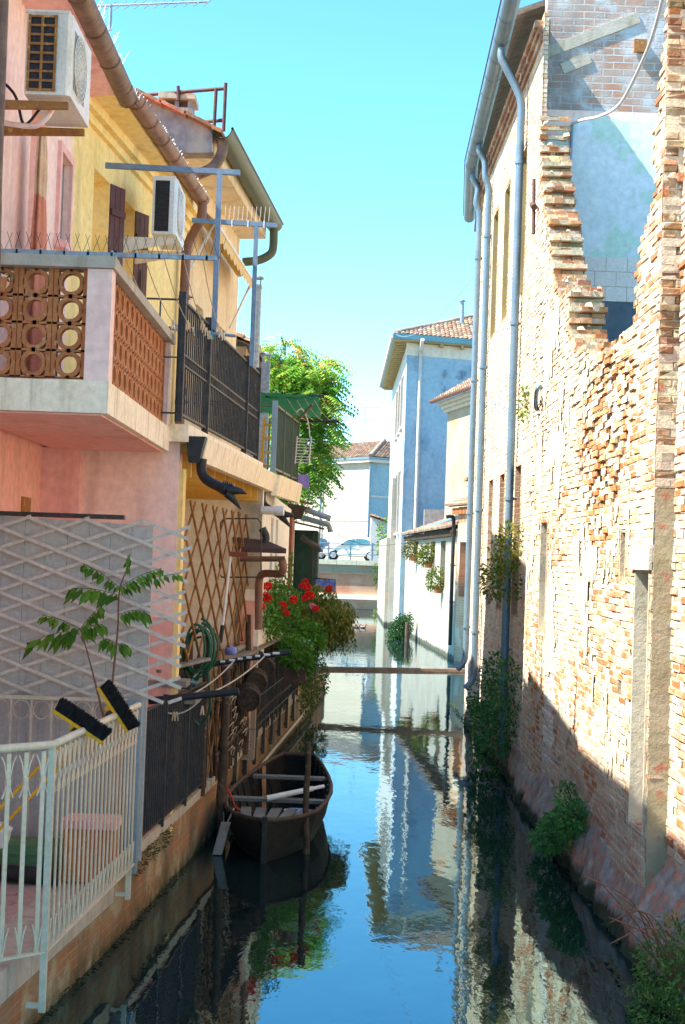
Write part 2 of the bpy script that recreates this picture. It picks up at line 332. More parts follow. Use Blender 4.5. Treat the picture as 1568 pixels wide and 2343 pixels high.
# ---------------------------------------------------------------- shape helpers
def lerp(a, b, t): return V(a)+(V(b)-V(a))*t
def arc(c, ax, ay, r, a0, a1, n=8):
    return [V(c)+V(ax)*r*math.cos(R(a0+(a1-a0)*i/n))+V(ay)*r*math.sin(R(a0+(a1-a0)*i/n)) for i in range(n+1)]
def smooth_path(pts, n=6):
    pts = [V(p) for p in pts]; out = []
    for i in range(len(pts)-1):
        p0, p1, p2, p3 = pts[max(i-1, 0)], pts[i], pts[i+1], pts[min(i+2, len(pts)-1)]
        for k in range(n):
            t = k/n
            out.append(.5*((2*p1)+(p2-p0)*t+(2*p0-5*p1+4*p2-p3)*t*t+(3*p1-p0-3*p2+p3)*t**3))
    return out+[pts[-1]]
def shade(c, k): return tuple(max(0, x*k) for x in c)
def vary(c, a=.15, r=rnd): k = 1+r.uniform(-a, a); return tuple(x*k*(1+r.uniform(-a, a)*.3) for x in c)
def wall(mb, fn, a0, a1, z0, z1, holes, th, lining=True):
    """flat wall in (a,z) with rectangular openings (with reveals); fn(a,z,off) -> point, off<0 goes into the wall"""
    As = sorted({a0, a1, *[min(max(v, a0), a1) for h in holes for v in h[:2]]}); Zs = sorted({z0, z1, *[min(max(v, z0), z1) for h in holes for v in h[2:4]]})
    for i in range(len(As)-1):
        for j in range(len(Zs)-1):
            am, zm = (As[i]+As[i+1])/2, (Zs[j]+Zs[j+1])/2
            if any(h[0] < am < h[1] and h[2] < zm < h[3] for h in holes): continue
            mb.quad(fn(As[i], Zs[j], 0), fn(As[i+1], Zs[j], 0), fn(As[i+1], Zs[j+1], 0), fn(As[i], Zs[j+1], 0))
            mb.quad(fn(As[i], Zs[j], -th), fn(As[i], Zs[j+1], -th), fn(As[i+1], Zs[j+1], -th), fn(As[i+1], Zs[j], -th))
    rects = [(a0, a1, z0, z1)]+[h[:4] for h in holes]
    for (b0, b1, y0, y1) in rects:
        for p, q in (((b0, y0), (b1, y0)), ((b1, y0), (b1, y1)), ((b1, y1), (b0, y1)), ((b0, y1), (b0, y0))):
            mb.quad(fn(*p, 0), fn(*q, 0), fn(*q, -th), fn(*p, -th))
def line_fn(p, q, side):
    """wall along the ground line p->q; a = metres from p; side=+1: outward is to the left of p->q, -1 right"""
    p, q = V((p[0], p[1], 0)), V((q[0], q[1], 0)); t = (q-p).normalized(); n = V((-t.y, t.x, 0))*side
    return lambda a, z, off=0: p+t*a+n*off+V((0, 0, z))
def tiles(mb, o, eu, ev, nu, nv, keep=lambda u, v: True, r=None, pal=((.30, .17, .105), (.24, .14, .09), (.33, .25, .175), (.17, .125, .10))):
    """barrel tiles: o eave corner, eu along the eave (full), ev up the slope (full)"""
    o, eu, ev = V(o), V(eu), V(ev); n = eu.cross(ev).normalized()
    if n.z < 0: n = -n
    du, dv = eu/nu, ev/nv; h = du.length*.38
    for i in range(nu):
        for j in range(nv):
            if not keep((i+.5)/nu, (j+.5)/nv): continue
            col = vary(rnd.choice(pal), .2); ks = 4; vs = []
            jx = rnd.uniform(-.05, .05)
            for jj, lift in ((0, 1.25), (1, .75)):
                for k in range(ks+1):
                    w = math.pi*k/ks
                    vs.append(o+du*(i+.5+jx-.52*math.cos(w))+dv*(j+jj*1.12-.06)+n*(h*math.sin(w)*(1.0 if jj == 0 else .8)+h*.35*lift))
            m = ks+1
            mb.add(vs, [(k, k+1, m+k+1, m+k) for k in range(ks)]+[(0, *range(1, m))[::-1]], False, col)
    mb.quad(o-n*.01, o+eu-n*.01, o+eu+ev-n*.01, o+ev-n*.01, col=(.2, .15, .11)) if keep(.02, .98) and keep(.98, .98) else None
def leafq(mb, p, d, n, L, W, col, droop=.15):
    d = V(d).normalized(); s = d.cross(V(n))
    if s.length < 1e-4: s = d.cross(V((1, 0, .2)))
    s.normalize(); nn = s.cross(d)
    mb.add([p, p+d*L*.45+s*W*.5-nn*W*.15, p+d*L-V((0, 0, droop*L)), p+d*L*.45-s*W*.5-nn*W*.15], [(0, 1, 2, 3)], False, col)
def rvec(r=rnd):
    while True:
        v = V((r.uniform(-1, 1), r.uniform(-1, 1), r.uniform(-1, 1)))
        if .01 < v.length < 1: return v.normalized()
def bush(mb, clumps, n, L, pal, r, W=.55, up=.25, fill=.55):
    """leaves through the volume of several ellipsoid clumps (centre, radii)"""
    tot = sum(c[1][0]*c[1][1]*c[1][2] for c in clumps)**1
    for c, rad in clumps:
        k = max(20, int(n*(rad[0]*rad[1]*rad[2])/tot)); base = rnd.uniform(.85, 1.15)
        for _ in range(k):
            v = rvec(r); f = r.uniform(fill, 1.08)
            if noise.noise(V(c)*3+v*2.2) < -.22: continue
            p = V(c)+V((v.x*rad[0], v.y*rad[1], v.z*rad[2]))*f
            col = vary(shade(r.choice(pal), base), .22, r)
            leafq(mb, p, v+rvec(r)*.9+V((0, 0, up)), rvec(r), L*r.uniform(.6, 1.3), L*W, col)
GREENS = ((.055, .13, .025), (.08, .18, .03), (.04, .10, .02), (.11, .21, .04))
# ================================================================ SETTING
mb = MB(); mb.quad((-60, -40, 0), (60, -40, 0), (60, 92.6, 0), (-60, 92.6, 0)); struct(mb.build('water', M['water']))
mb = MB(); mb.quad((-1500, 92.4, 3.1), (1500, 92.4, 3.1), (1500, 2500, 3.1), (-1500, 2500, 3.1)); struct(mb.build('road', M['asphalt']))
mb = MB(); mb.quad((-1500, -300, -1.4), (1500, -300, -1.4), (1500, 2500, -1.4), (-1500, 2500, -1.4)); struct(mb.build('ground', M['earth']))
# bank earth behind the canal walls
mb = MB()
mb.prism([(XL(5)-.3, 5, -.9), (XL(34)-.3, 34, -.9), (-1.6, 60, -.9), (-3.5, 92, -.9), (-40, 92, -.9), (-40, 5, -.9)], (0, 0, 1.46))
struct(mb.build('left_bank', M['earth']))
mb = MB()
mb.prism([(3.2, 4, -.9), (40, 4, -.9), (40, 92, -.9), (4.2, 92, -.9), (4.2, 48, -.9), (3.4, 33, -.9)], (0, 0, 1.5))
struct(mb.build('right_bank', M['earth']))
# ================================================================ RIGHT SIDE: the ruin
XA, XN, XB = 2.63, 2.80, 2.65
pA = ((XA, 0), (XA, 50)); pN = ((XN, 0), (XN, 50)); pB = ((XB, 0), (XB, 50))
hole = [PV(x, y, pA) for x, y in [(1233, -80), (1233, 224), (1236, 330), (1242, 430), (1249, 482), (1262, 551), (1266, 619), (1271, 654), (1300, 671), (1304, 723), (1313, 792),
        (1360, 800), (1398, 782), (1448, 742), (1452, 654), (1462, 568), (1476, 516), (1490, 458), (1495, 396), (1497, 310), (1500, 207), (1517, 120), (1526, 0), (1538, -80)]]
hole = [(p.y, p.z) for p in hole]
hole[0] = (hole[0][0], 14); hole[-1] = (hole[-1][0], 14)
def inpoly(a, z, poly):
    c = False; n = len(poly)
    for i in range(n):
        (x1, y1), (x2, y2) = poly[i], poly[(i+1) % n]
        if (y1 > z) != (y2 > z) and a < (x2-x1)*(z-y1)/(y2-y1)+x1: c = not c
    return c
BP = ((.46, .18, .08), (.50, .25, .13), (.56, .42, .29), (.40, .15, .06), (.58, .49, .36), (.50, .30, .20), (.48, .22, .13), (.55, .38, .29))
MORT = (.56, .48, .36)
def brickwall(mb, fn, a0, a1, z0, z1, keep, colf, depf, L=.255, H=.069, th=.40, second=True, rough=1., rects=()):
    rows = int((z1-z0)/H); n = int((a1-a0)/L)+2
    K = {}; X = {}
    for j in range(rows):
        for i in range(-1, n):
            aa = a0+(i+(.5 if j % 2 else 0))*L
            if aa+L*.85 < a0 or aa+L*.15 > a1: continue
            A, B = max(a0, aa), min(a1, aa+L); zm = z0+(j+.5)*H; cut = False
            for r in rects:
                if r[2] < zm < r[3] and A < r[1] and B > r[0]:
                    cut = True
                    if A < r[0] and r[0]-A >= B-r[1]: B = r[0]
                    elif B > r[1]: A = r[1]
                    else: B = A
            X[(i, j)] = (A, B, cut)
            K[(i, j)] = B-A > .02 and keep((A+B)/2 if cut else aa+L/2, zm)
    for (i, j), ok in K.items():
        if not ok: continue
        aa, ab, cut = X[(i, j)]; za = z0+j*H; zb = za+H
        s = 0 if j % 2 else -1
        nb = [(i-1, j), (i+1, j), (i+s, j-1), (i+s+1, j-1), (i+s, j+1), (i+s+1, j+1)]
        border = cut or any(not K.get(q, True) for q in nb)
        am, zm = (aa+ab)/2, (za+zb)/2
        o, drop = depf(am, zm); o += rnd.gauss(0, .004)*rough
        mo = depf(am, zm)[0]-.005
        col = colf(am, zm, border)
        mc = vary(MORT, .12) if not border else vary((.5, .42, .3), .2)
        dm = -th if border else mo-.02
        ia, ib = (aa+.022 if border and not K.get((i-1, j), True) else aa), (ab-.022 if border and not K.get((i+1, j), True) else ab)
        ja = .007 if border and not (K.get(nb[2], True) and K.get(nb[3], True)) else 0; jb = .007 if border and not (K.get(nb[4], True) and K.get(nb[5], True)) else 0
        aa0, ab0, za0, zb0 = aa, ab, za, zb; aa, ab, za, zb = ia, ib, za+ja, zb-jb
        F8 = [fn(aa, za, mo), fn(ab, za, mo), fn(ab, zb, mo), fn(aa, zb, mo), fn(aa, za, dm), fn(ab, za, dm), fn(ab, zb, dm), fn(aa, zb, dm)]
        aa, ab, za, zb = aa0, ab0, za0, zb0
        mb.add(F8, [(0, 1, 2, 3)]+([(1, 0, 4, 5), (2, 1, 5, 6), (3, 2, 6, 7), (0, 3, 7, 4), (7, 6, 5, 4)] if border else []), col=mc)
        if drop and not border: continue
        segs = [(o, -.11 if border else o-.07)]
        if border and second:
            segs.append((-.115, -.255))
            segs.append((-.265, -th-.01-rnd.uniform(0, .03)))
        if border and not cut and second and rough == 1.:
            for q in range(rnd.choice((0, 1, 2, 3))):        # crumbs of mortar left on the broken edge
                s_ = rnd.uniform(.018, .055); a_ = rnd.uniform(aa-.05, ab+.05); f_ = rnd.uniform(-th, -.02); z_ = zb+rnd.uniform(-.02, .015)
                vs = [fn(a_+s_*x*rnd.uniform(.6, 1.3), z_+s_*.6*y*rnd.uniform(.6, 1.3), f_+s_*w_*rnd.uniform(.6, 1.3)) for x, y, w_ in ((-1, -1, -1), (1, -1, -1), (1, -1, 1), (-1, -1, 1), (-.6, .8, -.6), (.6, .8, -.6), (.6, .8, .6), (-.6, .8, .6))]
                mb.add(vs, [(3, 2, 1, 0), (4, 5, 6, 7), (0, 1, 5, 4), (1, 2, 6, 5), (2, 3, 7, 6), (3, 0, 4, 7)], col=vary((.56, .47, .34), .25))
        for q, (f0, f1) in enumerate(segs):
            if q and rnd.random() < .10: continue
            m = .0045; ch = .011; rr_ = 2.6 if border and not cut and rough == 1. and second else 1.; j4 = lambda k=.0035: rnd.uniform(-k, k)*rough*rr_
            ex = rnd.uniform(-.05, .03) if border and not cut else 0; rr_ = 2.6 if border and not cut and rough == 1. else 1.
            b = [(aa+m-ex+j4(), za+m+j4()), (ab-m+ex+j4(), za+m+j4()), (ab-m+ex+j4(), zb-m+j4()), (aa+m-ex+j4(), zb-m+j4())]
            cen = (am, zm)
            tp = [(x+(ch if x < am else -ch)*(1 if k != 9 else 0), y+(ch*.7 if y < zm else -ch*.7)) for k, (x, y) in enumerate(b)]
            vs = [fn(x, y, f1) for x, y in b]+[fn(x, y, f0-.009) for x, y in b]+[fn(x, y, f0+rnd.gauss(0, .003)*rough) for x, y in tp]
            fs = [(8, 9, 10, 11)]+[(4+k, 4+(k+1) % 4, 8+(k+1) % 4, 8+k) for k in range(4)]+[(k, (k+1) % 4, 4+(k+1) % 4, 4+k) for k in range(4)]
            if border: fs.append((3, 2, 1, 0))
            mb.add(vs, fs, col=col if q == 0 else vary(col, .2))
def ns(a, z, s, off=0): return noise.noise(V((a*s, z*s, off)))
er = PV(1385, 1010, pA)
door = (12.28, 12.88, .98, 3.17); win1 = (18.45, 19.05, 2.32, 3.75); win2 = (13.33, 13.60, 3.08, 3.55); slot = (13.42, 13.62, 2.02, 2.12)
def keepA(a, z):
    if inpoly(a+ns(a, z, 2.1)*.10, z+ns(a, z, 2.7, 5)*.08, hole): return False
    return True
def colA(a, z, border):
    c = BP[min(7, max(0, int(4+4.5*ns(a, z, 1.3, 21)+rnd.gauss(0, 2))))]; n = ns(a, z, .55, 3)
    if border: c = rnd.choice(((.40, .17, .075), (.46, .24, .12), (.52, .36, .22), (.42, .24, .14)))
    elif n > .12: c = tuple(.45*x+.55*y for x, y in zip(c, (.62, .52, .38)))
    if not border:
        pf = .12+.75*ns(a, z, .5, 31)+.5*ns(a, z, 1.6, 33)+(.30 if z > 4.4 else 0)*min(1, max(0, (a-14.2)/1.5))-(.15 if z < 3 else 0)
        pf = min(.75, max(0, pf)); c = tuple(x*(1-pf)+y*pf for x, y in zip(c, (.63, .54, .40)))
    if 17.55 < a < 18.35 and z < 2.6 and not border: c = (.72, .68, .62)
    e = ((a-er.y)/1.5)**2+((z-er.z)/1.0)**2
    if e < 1.2: c = rnd.choice(((.46, .21, .09), (.52, .29, .15), (.40, .17, .07), (.56, .42, .28)))
    if z < 1.0: c = tuple(.6*x+.4*y for x, y in zip(c, (.36, .22, .20)))
    return vary(c, .16)
def depA(a, z):
    e = ((a-er.y)/1.6)**2+((z-er.z)/1.05)**2+ns(a, z, 1.7)*.5
    o = ns(a, z, 1.1)*.012; drop = False
    if e < .9:
        o -= .055*(1-max(e, 0)/.9)*(1+ns(a, z, 4)); drop = rnd.random() < .16*(1-e)
        o += rnd.uniform(-.022, .006)
    elif ns(a, z, .9, 9) > .25: o += rnd.uniform(-.02, .006); drop = rnd.random() < .05
    return o, drop
fA = lambda a, z, off=0: V((XA-off, a, z))
fN = lambda a, z, off=0: V((XN-off, a, z))
ruin = thing('ruined_house', 'tall roofless brick ruin with a jagged hole torn in its canal wall', 'building', (XA, 13, 0))
mb = MB(); brickwall(mb, fA, 12.2, 20.42, -.4, 11.2, keepA, colA, depA, rects=(door, win1, win2, slot)); mb.build('canal_wall', M['brick3d'], ruin)
mb = MB(); brickwall(mb, fN, 7.5, 12.2, -.4, 10.4, lambda a, z: True, lambda a, z, b: vary(rnd.choice(BP), .15), lambda a, z: (ns(a, z, 1.1)*.012+rnd.uniform(-.012, .006), False))
mb.build('near_wall', M['brick3d'], ruin)
# shaded pier face between the two wall planes
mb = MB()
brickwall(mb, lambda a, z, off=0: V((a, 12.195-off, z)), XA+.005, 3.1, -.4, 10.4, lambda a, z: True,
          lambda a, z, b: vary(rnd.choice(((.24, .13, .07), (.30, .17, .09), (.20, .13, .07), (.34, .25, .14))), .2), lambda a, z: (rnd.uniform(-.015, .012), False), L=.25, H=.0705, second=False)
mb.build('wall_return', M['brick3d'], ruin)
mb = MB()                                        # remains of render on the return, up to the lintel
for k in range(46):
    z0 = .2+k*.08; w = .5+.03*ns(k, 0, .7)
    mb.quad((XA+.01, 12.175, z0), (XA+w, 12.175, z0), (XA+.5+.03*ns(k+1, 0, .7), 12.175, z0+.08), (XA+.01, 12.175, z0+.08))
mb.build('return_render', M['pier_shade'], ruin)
# patches of old render over the brick
mb = MB(); st = .055
def rendcov(a, z):
    n = ns(a, z, .75, 1)+.5*ns(a, z, 2.3, 2)+.25*ns(a, z*.35, 9, 4)
    t = .34-.1*(z > 4.2)-.14*(15 < a < 19.5 and z > 4.2)+.2*(z < 1.2)
    e = ((a-er.y)/1.6)**2+((z-er.z)/1.05)**2
    return n > t+(.5 if e < 1.1 else 0)
for i in range(int(8.2/st)):
    for j in range(int(9.6/st)):
        a, z = 12.22+i*st, .4+j*st
        if z > 9 and a < 19.5: continue
        if not rendcov(a, z) or any(h[0]-.08 < a < h[1]+.05 and h[2]-.1 < z < h[3]+.06 for h in (door, win1, win2, slot)) or not all(keepA(a+da, z+dz) for da in (-.12, .12) for dz in (-.07, .07)): continue
        f = lambda p, q: fA(p, q, .008+ns(p, q, 5)*.004)
        mb.quad(f(a, z), f(a+st, z), f(a+st, z+st), f(a, z+st))
mb.build('old_render', M['render_cream'], ruin)
# rough cement footing
def footing(name, fn, a0, a1, par, top=.62, outw=.20):
    mb = MB(); na = int((a1-a0)/.035); vs = []; pr = [(1.0-.062*k, math.sin(min(1, k/16)*math.pi/2)) for k in range(22)]
    for i in range(na+1):
        a = a0+(a1-a0)*i/na; t = top*(1+.4*ns(a, 0, .8)+.2*ns(a, 0, 3))
        for zz, oo in pr:
            h = zz*t; vs.append(fn(a, h, (oo*outw)*(1+.45*ns(a, h, 2.2))+(.025*ns(a, h, 8)+.012*ns(a, h, 19))*min(1, oo*3)-.012))
    m = len(pr); mb.add(vs, [(i*m+k, i*m+k+1, (i+1)*m+k+1, (i+1)*m+k) for i in range(na) for k in range(m-1)], True)
    mb.build(name, M['footing_cement'], par)
footing('footing', fA, 12.1, 20.3, ruin, .52, .16); footing('footing', lambda a, z, off=0: V((XN-off, a, z)), 7.5, 12.25, ruin, .8, .34)
# openings
def recess(name, fn, h, dep, mat, par, frame=None, fw=.05, mullion=0):
    mb = MB(); a0, a1, z0, z1 = h
    mb.quad(fn(a0-.03, z0-.03, -dep), fn(a1+.03, z0-.03, -dep), fn(a1+.03, z1+.03, -dep), fn(a0-.03, z1+.03, -dep))
    o = mb.build(name, mat, par)
    if frame:
        mb = MB()
        for (b0, b1, y0, y1) in ((a0-.01, a0+fw, z0, z1), (a1-fw, a1+.01, z0, z1), (a0+fw, a1-fw, z1-fw, z1+.01), (a0+fw, a1-fw, z0-.01, z0+fw))+(((( a0+a1)/2-fw/2, (a0+a1)/2+fw/2, z0+fw, z1-fw),) if mullion else ()):
            p = [fn(x, z, o_) for o_ in (-dep+.005, -dep+.06) for x, z in ((b0, y0), (b1, y0), (b1, y1), (b0, y1))]
            mb.add(p, [(3, 2, 1, 0), (4, 5, 6, 7), (0, 1, 5, 4), (1, 2, 6, 5), (2, 3, 7, 6), (3, 0, 4, 7)])
        mb.build('frame', frame, o)
    return o
def jambs(par, fn, h, th, mat, name='reveal'):
    mb = MB(); a0, a1, z0, z1 = h; t = .018
    for p in ((a0, a0+t, z0+t, z1-t), (a1-t, a1, z0+t, z1-t), (a0, a1, z0, z0+t), (a0, a1, z1-t, z1)):
        b0, b1, y0, y1 = p
        q = [fn(x, z, o_) for o_ in (-th, .006) for x, z in ((b0, y0), (b1, y0), (b1, y1), (b0, y1))]
        mb.add(q, [(3, 2, 1, 0), (4, 5, 6, 7), (0, 1, 5, 4), (1, 2, 6, 5), (2, 3, 7, 6), (3, 0, 4, 7)])
    return mb.build(name, mat, par)
o = recess('bricked_doorway', fA, (12.2, 12.95, .9, 3.25), .2, M['door_fill'], ruin); jambs(o, fA, (12.28, 12.88, .94, 3.19), .22, M['lintel_stone'])
mb = MB(); mb.box((XA-.03, 12.2, 3.19), (XA+.2, 13.0, 3.40)); mb.build('lintel', M['lintel_stone'], ruin)
o = recess('window_opening', fA, (18.4, 19.1, 2.25, 3.8), .24, M['window_grey'], ruin); jambs(o, fA, (18.45, 19.05, 2.29, 3.78), .25, M['lintel_stone'])
o = recess('window_opening', fA, (13.3, 13.65, 3.05, 3.6), .2, M['window_dark'], ruin); jambs(o, fA, (13.33, 13.60, 3.05, 3.58), .21, M['render_cream'])
recess('vent_hole', fA, (13.4, 13.65, 1.98, 2.15), .12, M['window_grey'], ruin)
# inside: cross wall with plaster layers
yc = 20.9
def cz(y): return PD(1380, y, yc).z
cross = MB(); cross.box((XA+.12, yc, cz(262)), (7.5, yc+.25, 13))
cw = cross.build('cross_wall', M['cross_brick'], ruin)
mb = MB(); px = .06                                # blue plaster with a ragged top edge
for i in range(int(4.4/px)):
    xx = XA+.16+i*px; top = cz(262)-.06-.35*max(0, 1-(xx-XA)/.9)+.16*ns(xx, 0, 1.6)+.05*ns(xx, 0, 6)
    x2 = xx+px; top2 = cz(262)-.06-.35*max(0, 1-(x2-XA)/.9)+.16*ns(x2, 0, 1.6)+.05*ns(x2, 0, 6)
    mb.quad((xx, yc-.02, cz(588)), (x2, yc-.02, cz(588)), (x2, yc-.02, top2), (xx, yc-.02, top))
mb.build('blue_plaster', M['blue_interior'], cw)
mb = MB(); mb.quad((XA+.12, yc-.01, cz(588)-.02), (7.5, yc-.01, cz(588)-.02), (7.5, yc-.01, cz(255)), (XA+.12, yc-.01, cz(255))); mb.build('pink_undercoat', M['pale_pink'], cw)
mb = MB()
zt0, zt1 = cz(690), cz(588)
for i in range(14):
    for j in range(3):
        hx, hz = .31, (zt1-zt0)/3; x0 = XA+.15+i*hx+(.15 if j % 2 else 0); mb.box((x0+.003, yc-.04, zt0+j*hz+.003), (x0+hx-.003, yc-.015, zt0+(j+1)*hz-.003))
mb.build('wall_tiles', M['tile_cream'], cw)
mb = MB(); mb.box((XA+.12, yc-.03, 3), (7.5, yc, zt0)); mb.build('room_shade_panel', M['room_shade'], cw)  # shade-coloured panel standing in for the dark lower room
mb = MB()                                          # diagonal line of the vanished stair roof
for (xa, ya, xb, yb, w) in ((1240, 124, 1462, 40, .16), (1286, 158, 1350, 132, .16)):
    a, b = PD(xa, ya, yc-.005), PD(xb, yb, yc-.005); mb.bar(a, b, .03, w)
mb.build('flashing_mortar', M['concrete'], cw)
o = MB(); a, b = PD(1450, 92, yc), PD(1478, 122, yc); o.box((a.x, yc-.06, b.z), (b.x, yc-.01, a.z)); o.build('beam_pocket', M['rust'], cw)
mb = MB(); a, b = PD(1309, 285, yc-.06), PD(1303, 350, yc-.06); mb.tube([PD(1309, 283, yc-.06), PD(1307, 330, yc-.06), PD(1303, 385, yc-.06)], .022); mb.build('wall_pipe', M['zinc_dark'], cw)
mb = MB(); mb.quad((XA+.42, yc, 2), (XA+.42, 12.0, 2), (7.5, 12.0, 2), (7.5, yc, 2)); mb.build('rubble_floor', M['earth'], ruin)
mb = MB(); mb.tube(smooth_path([PV(1236, 882, ((XA-.05, 0), (XA-.05, 9))), PV(1229, 892, ((XA-.09, 0), (XA-.09, 9))), PV(1226, 915, ((XA-.06, 0), (XA-.06, 9))), PV(1228, 935, ((XA-.02, 0), (XA-.02, 9)))]), .03); mb.build('conduit', M['zinc'], ruin)
mb = MB(); mb.tube([PV(1222, 410, ((XA-.04, 0), (XA-.04, 9))), PV(1221, 535, ((XA-.04, 0), (XA-.04, 9)))], .025); mb.tube([PV(1218, 468, ((XA-.06, 0), (XA-.06, 9))), PV(1223, 474, ((XA-.06, 0), (XA-.06, 9)))], .045); mb.build('tie_bar', M['rust_iron'], ruin)
cab = smooth_path([PD(1309, 283, yc-.1), PD(1335, 274, yc-.5), PD(1375, 265, 20), PD(1420, 236, 19), PD(1470, 140, 17), PD(1500, 60, 15.5), PD(1530, -60, 13.5)])
mb = MB(); mb.tube(cab, .022); solo(mb, 'cable', M['cable_white'], 'white cable sagging across the hole in the ruined brick wall', 'cable')
# ---------------------------------------------------------------- brick house with three downpipes
fB = lambda a, z, off=0: V((XB-off, a, z))
fC0 = line_fn((XB, 28.9), (2.97, 33.5), 1)
fC = lambda a, z, off=0: fC0(a, z, off)
upw = [(21.95, 22.85), (24.2, 24.95), (26.0, 26.85)]
loww = [(21.5, 22.25), (23.7, 24.4), (25.5, 26.2)]
hB = [(a, b, 7.4, 9.7) for a, b in upw]+[(a, b, 2.45, 4.68) for a, b in loww]
house = thing('brick_house', 'long cream brick house with three zinc downpipes and a wide eaves gutter', 'building', (XB, 25, 0))
BP2 = ((.62, .44, .30), (.66, .52, .38), (.58, .36, .22), (.66, .55, .42), (.60, .40, .27))
colB = lambda a, z, b: vary(tuple(.55*x+.45*y for x, y in zip(rnd.choice(BP2), (.64, .54, .40))) if ns(a, z, .5, 8) > 0 else rnd.choice(BP2), .12) if z > 1.6 else vary(rnd.choice(((.56, .46, .40), (.60, .52, .45), (.48, .34, .28))), .15)
mb = MB(); brickwall(mb, fB, 20.42, 28.9, -.4, 11.15, lambda a, z: True, colB, lambda a, z: (ns(a, z, 1)*.004, False), rough=.6, second=False, rects=hB)
mb.build('canal_wall', M['brick3d'], house)
hC = [(1.2, 1.95, 2.6, 4.6), (1.2, 1.95, 7.4, 9.6)]
mb = MB(); brickwall(mb, fC, 0, 4.6, -.4, 11.1, lambda a, z: True, colB, lambda a, z: (0, False), rough=.6, second=False); mb.build('canal_wall', M['brick3d'], house)
mb = MB(); mb.box((2.97, 33.4, -.4), (9, 33.6, 11.1));  mb.build('end_wall', M['far_brick'], house)
for h in hB:
    h2 = (h[0]-.1, h[1]+.1, h[2]-.05, h[3]+.05); o = recess('window_opening', fB, h2, .20, M['window_grey'], house, frame=M['lintel_stone'] if h[2] > 5 else None)
    if h[2] < 5:
        jambs(o, fB, (h[0], h[1], h[2]-.03, h[3]+.03), .19, M['far_brick'])
    else: jambs(o, fB, (h[0], h[1], h[2]-.03, h[3]+.03), .19, M['soffit_wood'])
footing('footing', fB, 20.42, 28.9, house, .5, .10)
# eaves: stepped cornice, gutter, roof edge
g0, g1, g2 = PZ(1190, -165, 11.35), PZ(1078, 375, 11.25), PZ(1101, 480, 11.2)
g0 = V((2.18, 17.0, 11.35)); g1 = V((2.36, 28.8, 11.25)); g2 = V((2.72, 33.4, 11.25))
mb = MB()
for (dz, o0) in ((-.32, .04), (-.22, .08), (-.12, .12)):
    mb.prism([fB(20.5, 11.05+dz, -.1), fB(28.95, 11.05+dz, -.1), fB(28.95, 11.05+dz, o0), fB(20.5, 11.05+dz, o0)], (0, 0, .098), col=rnd.choice(((.30, .17, .11), (.38, .21, .13))))
    mb.prism([fC(0, 11.05+dz, -.1), fC(4.6, 11.05+dz, -.1), fC(4.6, 11.05+dz, o0), fC(0, 11.05+dz, o0)], (0, 0, .098), col=(.32, .19, .12))
mb.build('cornice', M['brick3d'], house)
mb = MB()
for p, q in ((g0+V((0, 3.3, 0)), g1), (g1, g2)): mb.half([p, q], .135, 10); mb.half([lerp(p, q, .999), lerp(p, q, 1)], .13, 10, th=.12)
for k in range(11):
    p = lerp(g0+V((0, 3.3, 0)), g1, k/10.); mb.half([p-V((0, .012, 0)), p+V((0, .012, 0))], .142, 10)
mb.build('gutter', M['zinc'], house)
mb = MB(); e = V((-.02, 0, .06))
mb.prism([g0+V((.1, 4.3, .02)), g1+V((.1, 0, .02)), g2+V((.1, 0, .02)), g2+V((5, 0, 1.9)), g1+V((5, 0, 1.9)), g0+V((5, 4.3, 1.9))], (0, 0, .09)); mb.build('roof', M['wood_beam'], house)
mb = MB()                                          # dark snow wire along the gutter lip
mb.tube([g0+V((-.14, 3.3, .03)), g1+V((-.14, 0, .03)), g2+V((-.14, 0, .03))], .012, 5)
mb.build('gutter_lip', M['black_iron'], house)
def downpipe(pts, r, par, mat, clips=(), name='downpipe', n=10):
    mb = MB(); mb.tube(smooth_path(pts, 5), r, n); o = mb.build(name, mat, par)
    if clips:
        for c in clips: mb = MB(); mb.tube([V(c)-V((0, 0, .025)), V(c)+V((0, 0, .025))], r*1.22, n); mb.tube([V(c), V(c)+V((.12, 0, 0))], .012, 5); mb.build('clip', mat, o)
    return o
def rpipe(xt, xb, dt, wallx, zb, out, side=1):
    zt = 11.15; g = V((2.2+.03*(dt-22)+.02, dt, zt)); w = wallx-.10
    pts = [g+V((0, 0, .03)), g-V((0, 0, .12)), g+V((.10, .0, -.32)), V((w-.07, dt, zt-.62)), V((w, dt, zt-.85)), V((w, dt, zt-1.3)), V((w, dt, 8)), V((w, dt, 5)), V((w, dt, 2.4)), V((w, dt, zb+.35))]
    pts += [V((w-.05, dt-.03, zb+.12)), V((w-.16, dt-.06, zb))] if out else [V((w, dt, zb))]
    return downpipe(pts, .062, house, M['zinc'], clips=[(w, dt, z) for z in (9.4, 6.9, 4.2, 1.9)])
rpipe(0, 0, 22.1, XB, .25, False); rpipe(0, 0, 27.2, XB+.02, .85, True); rpipe(0, 0, 29.2, XB+.03, 1.05, True)
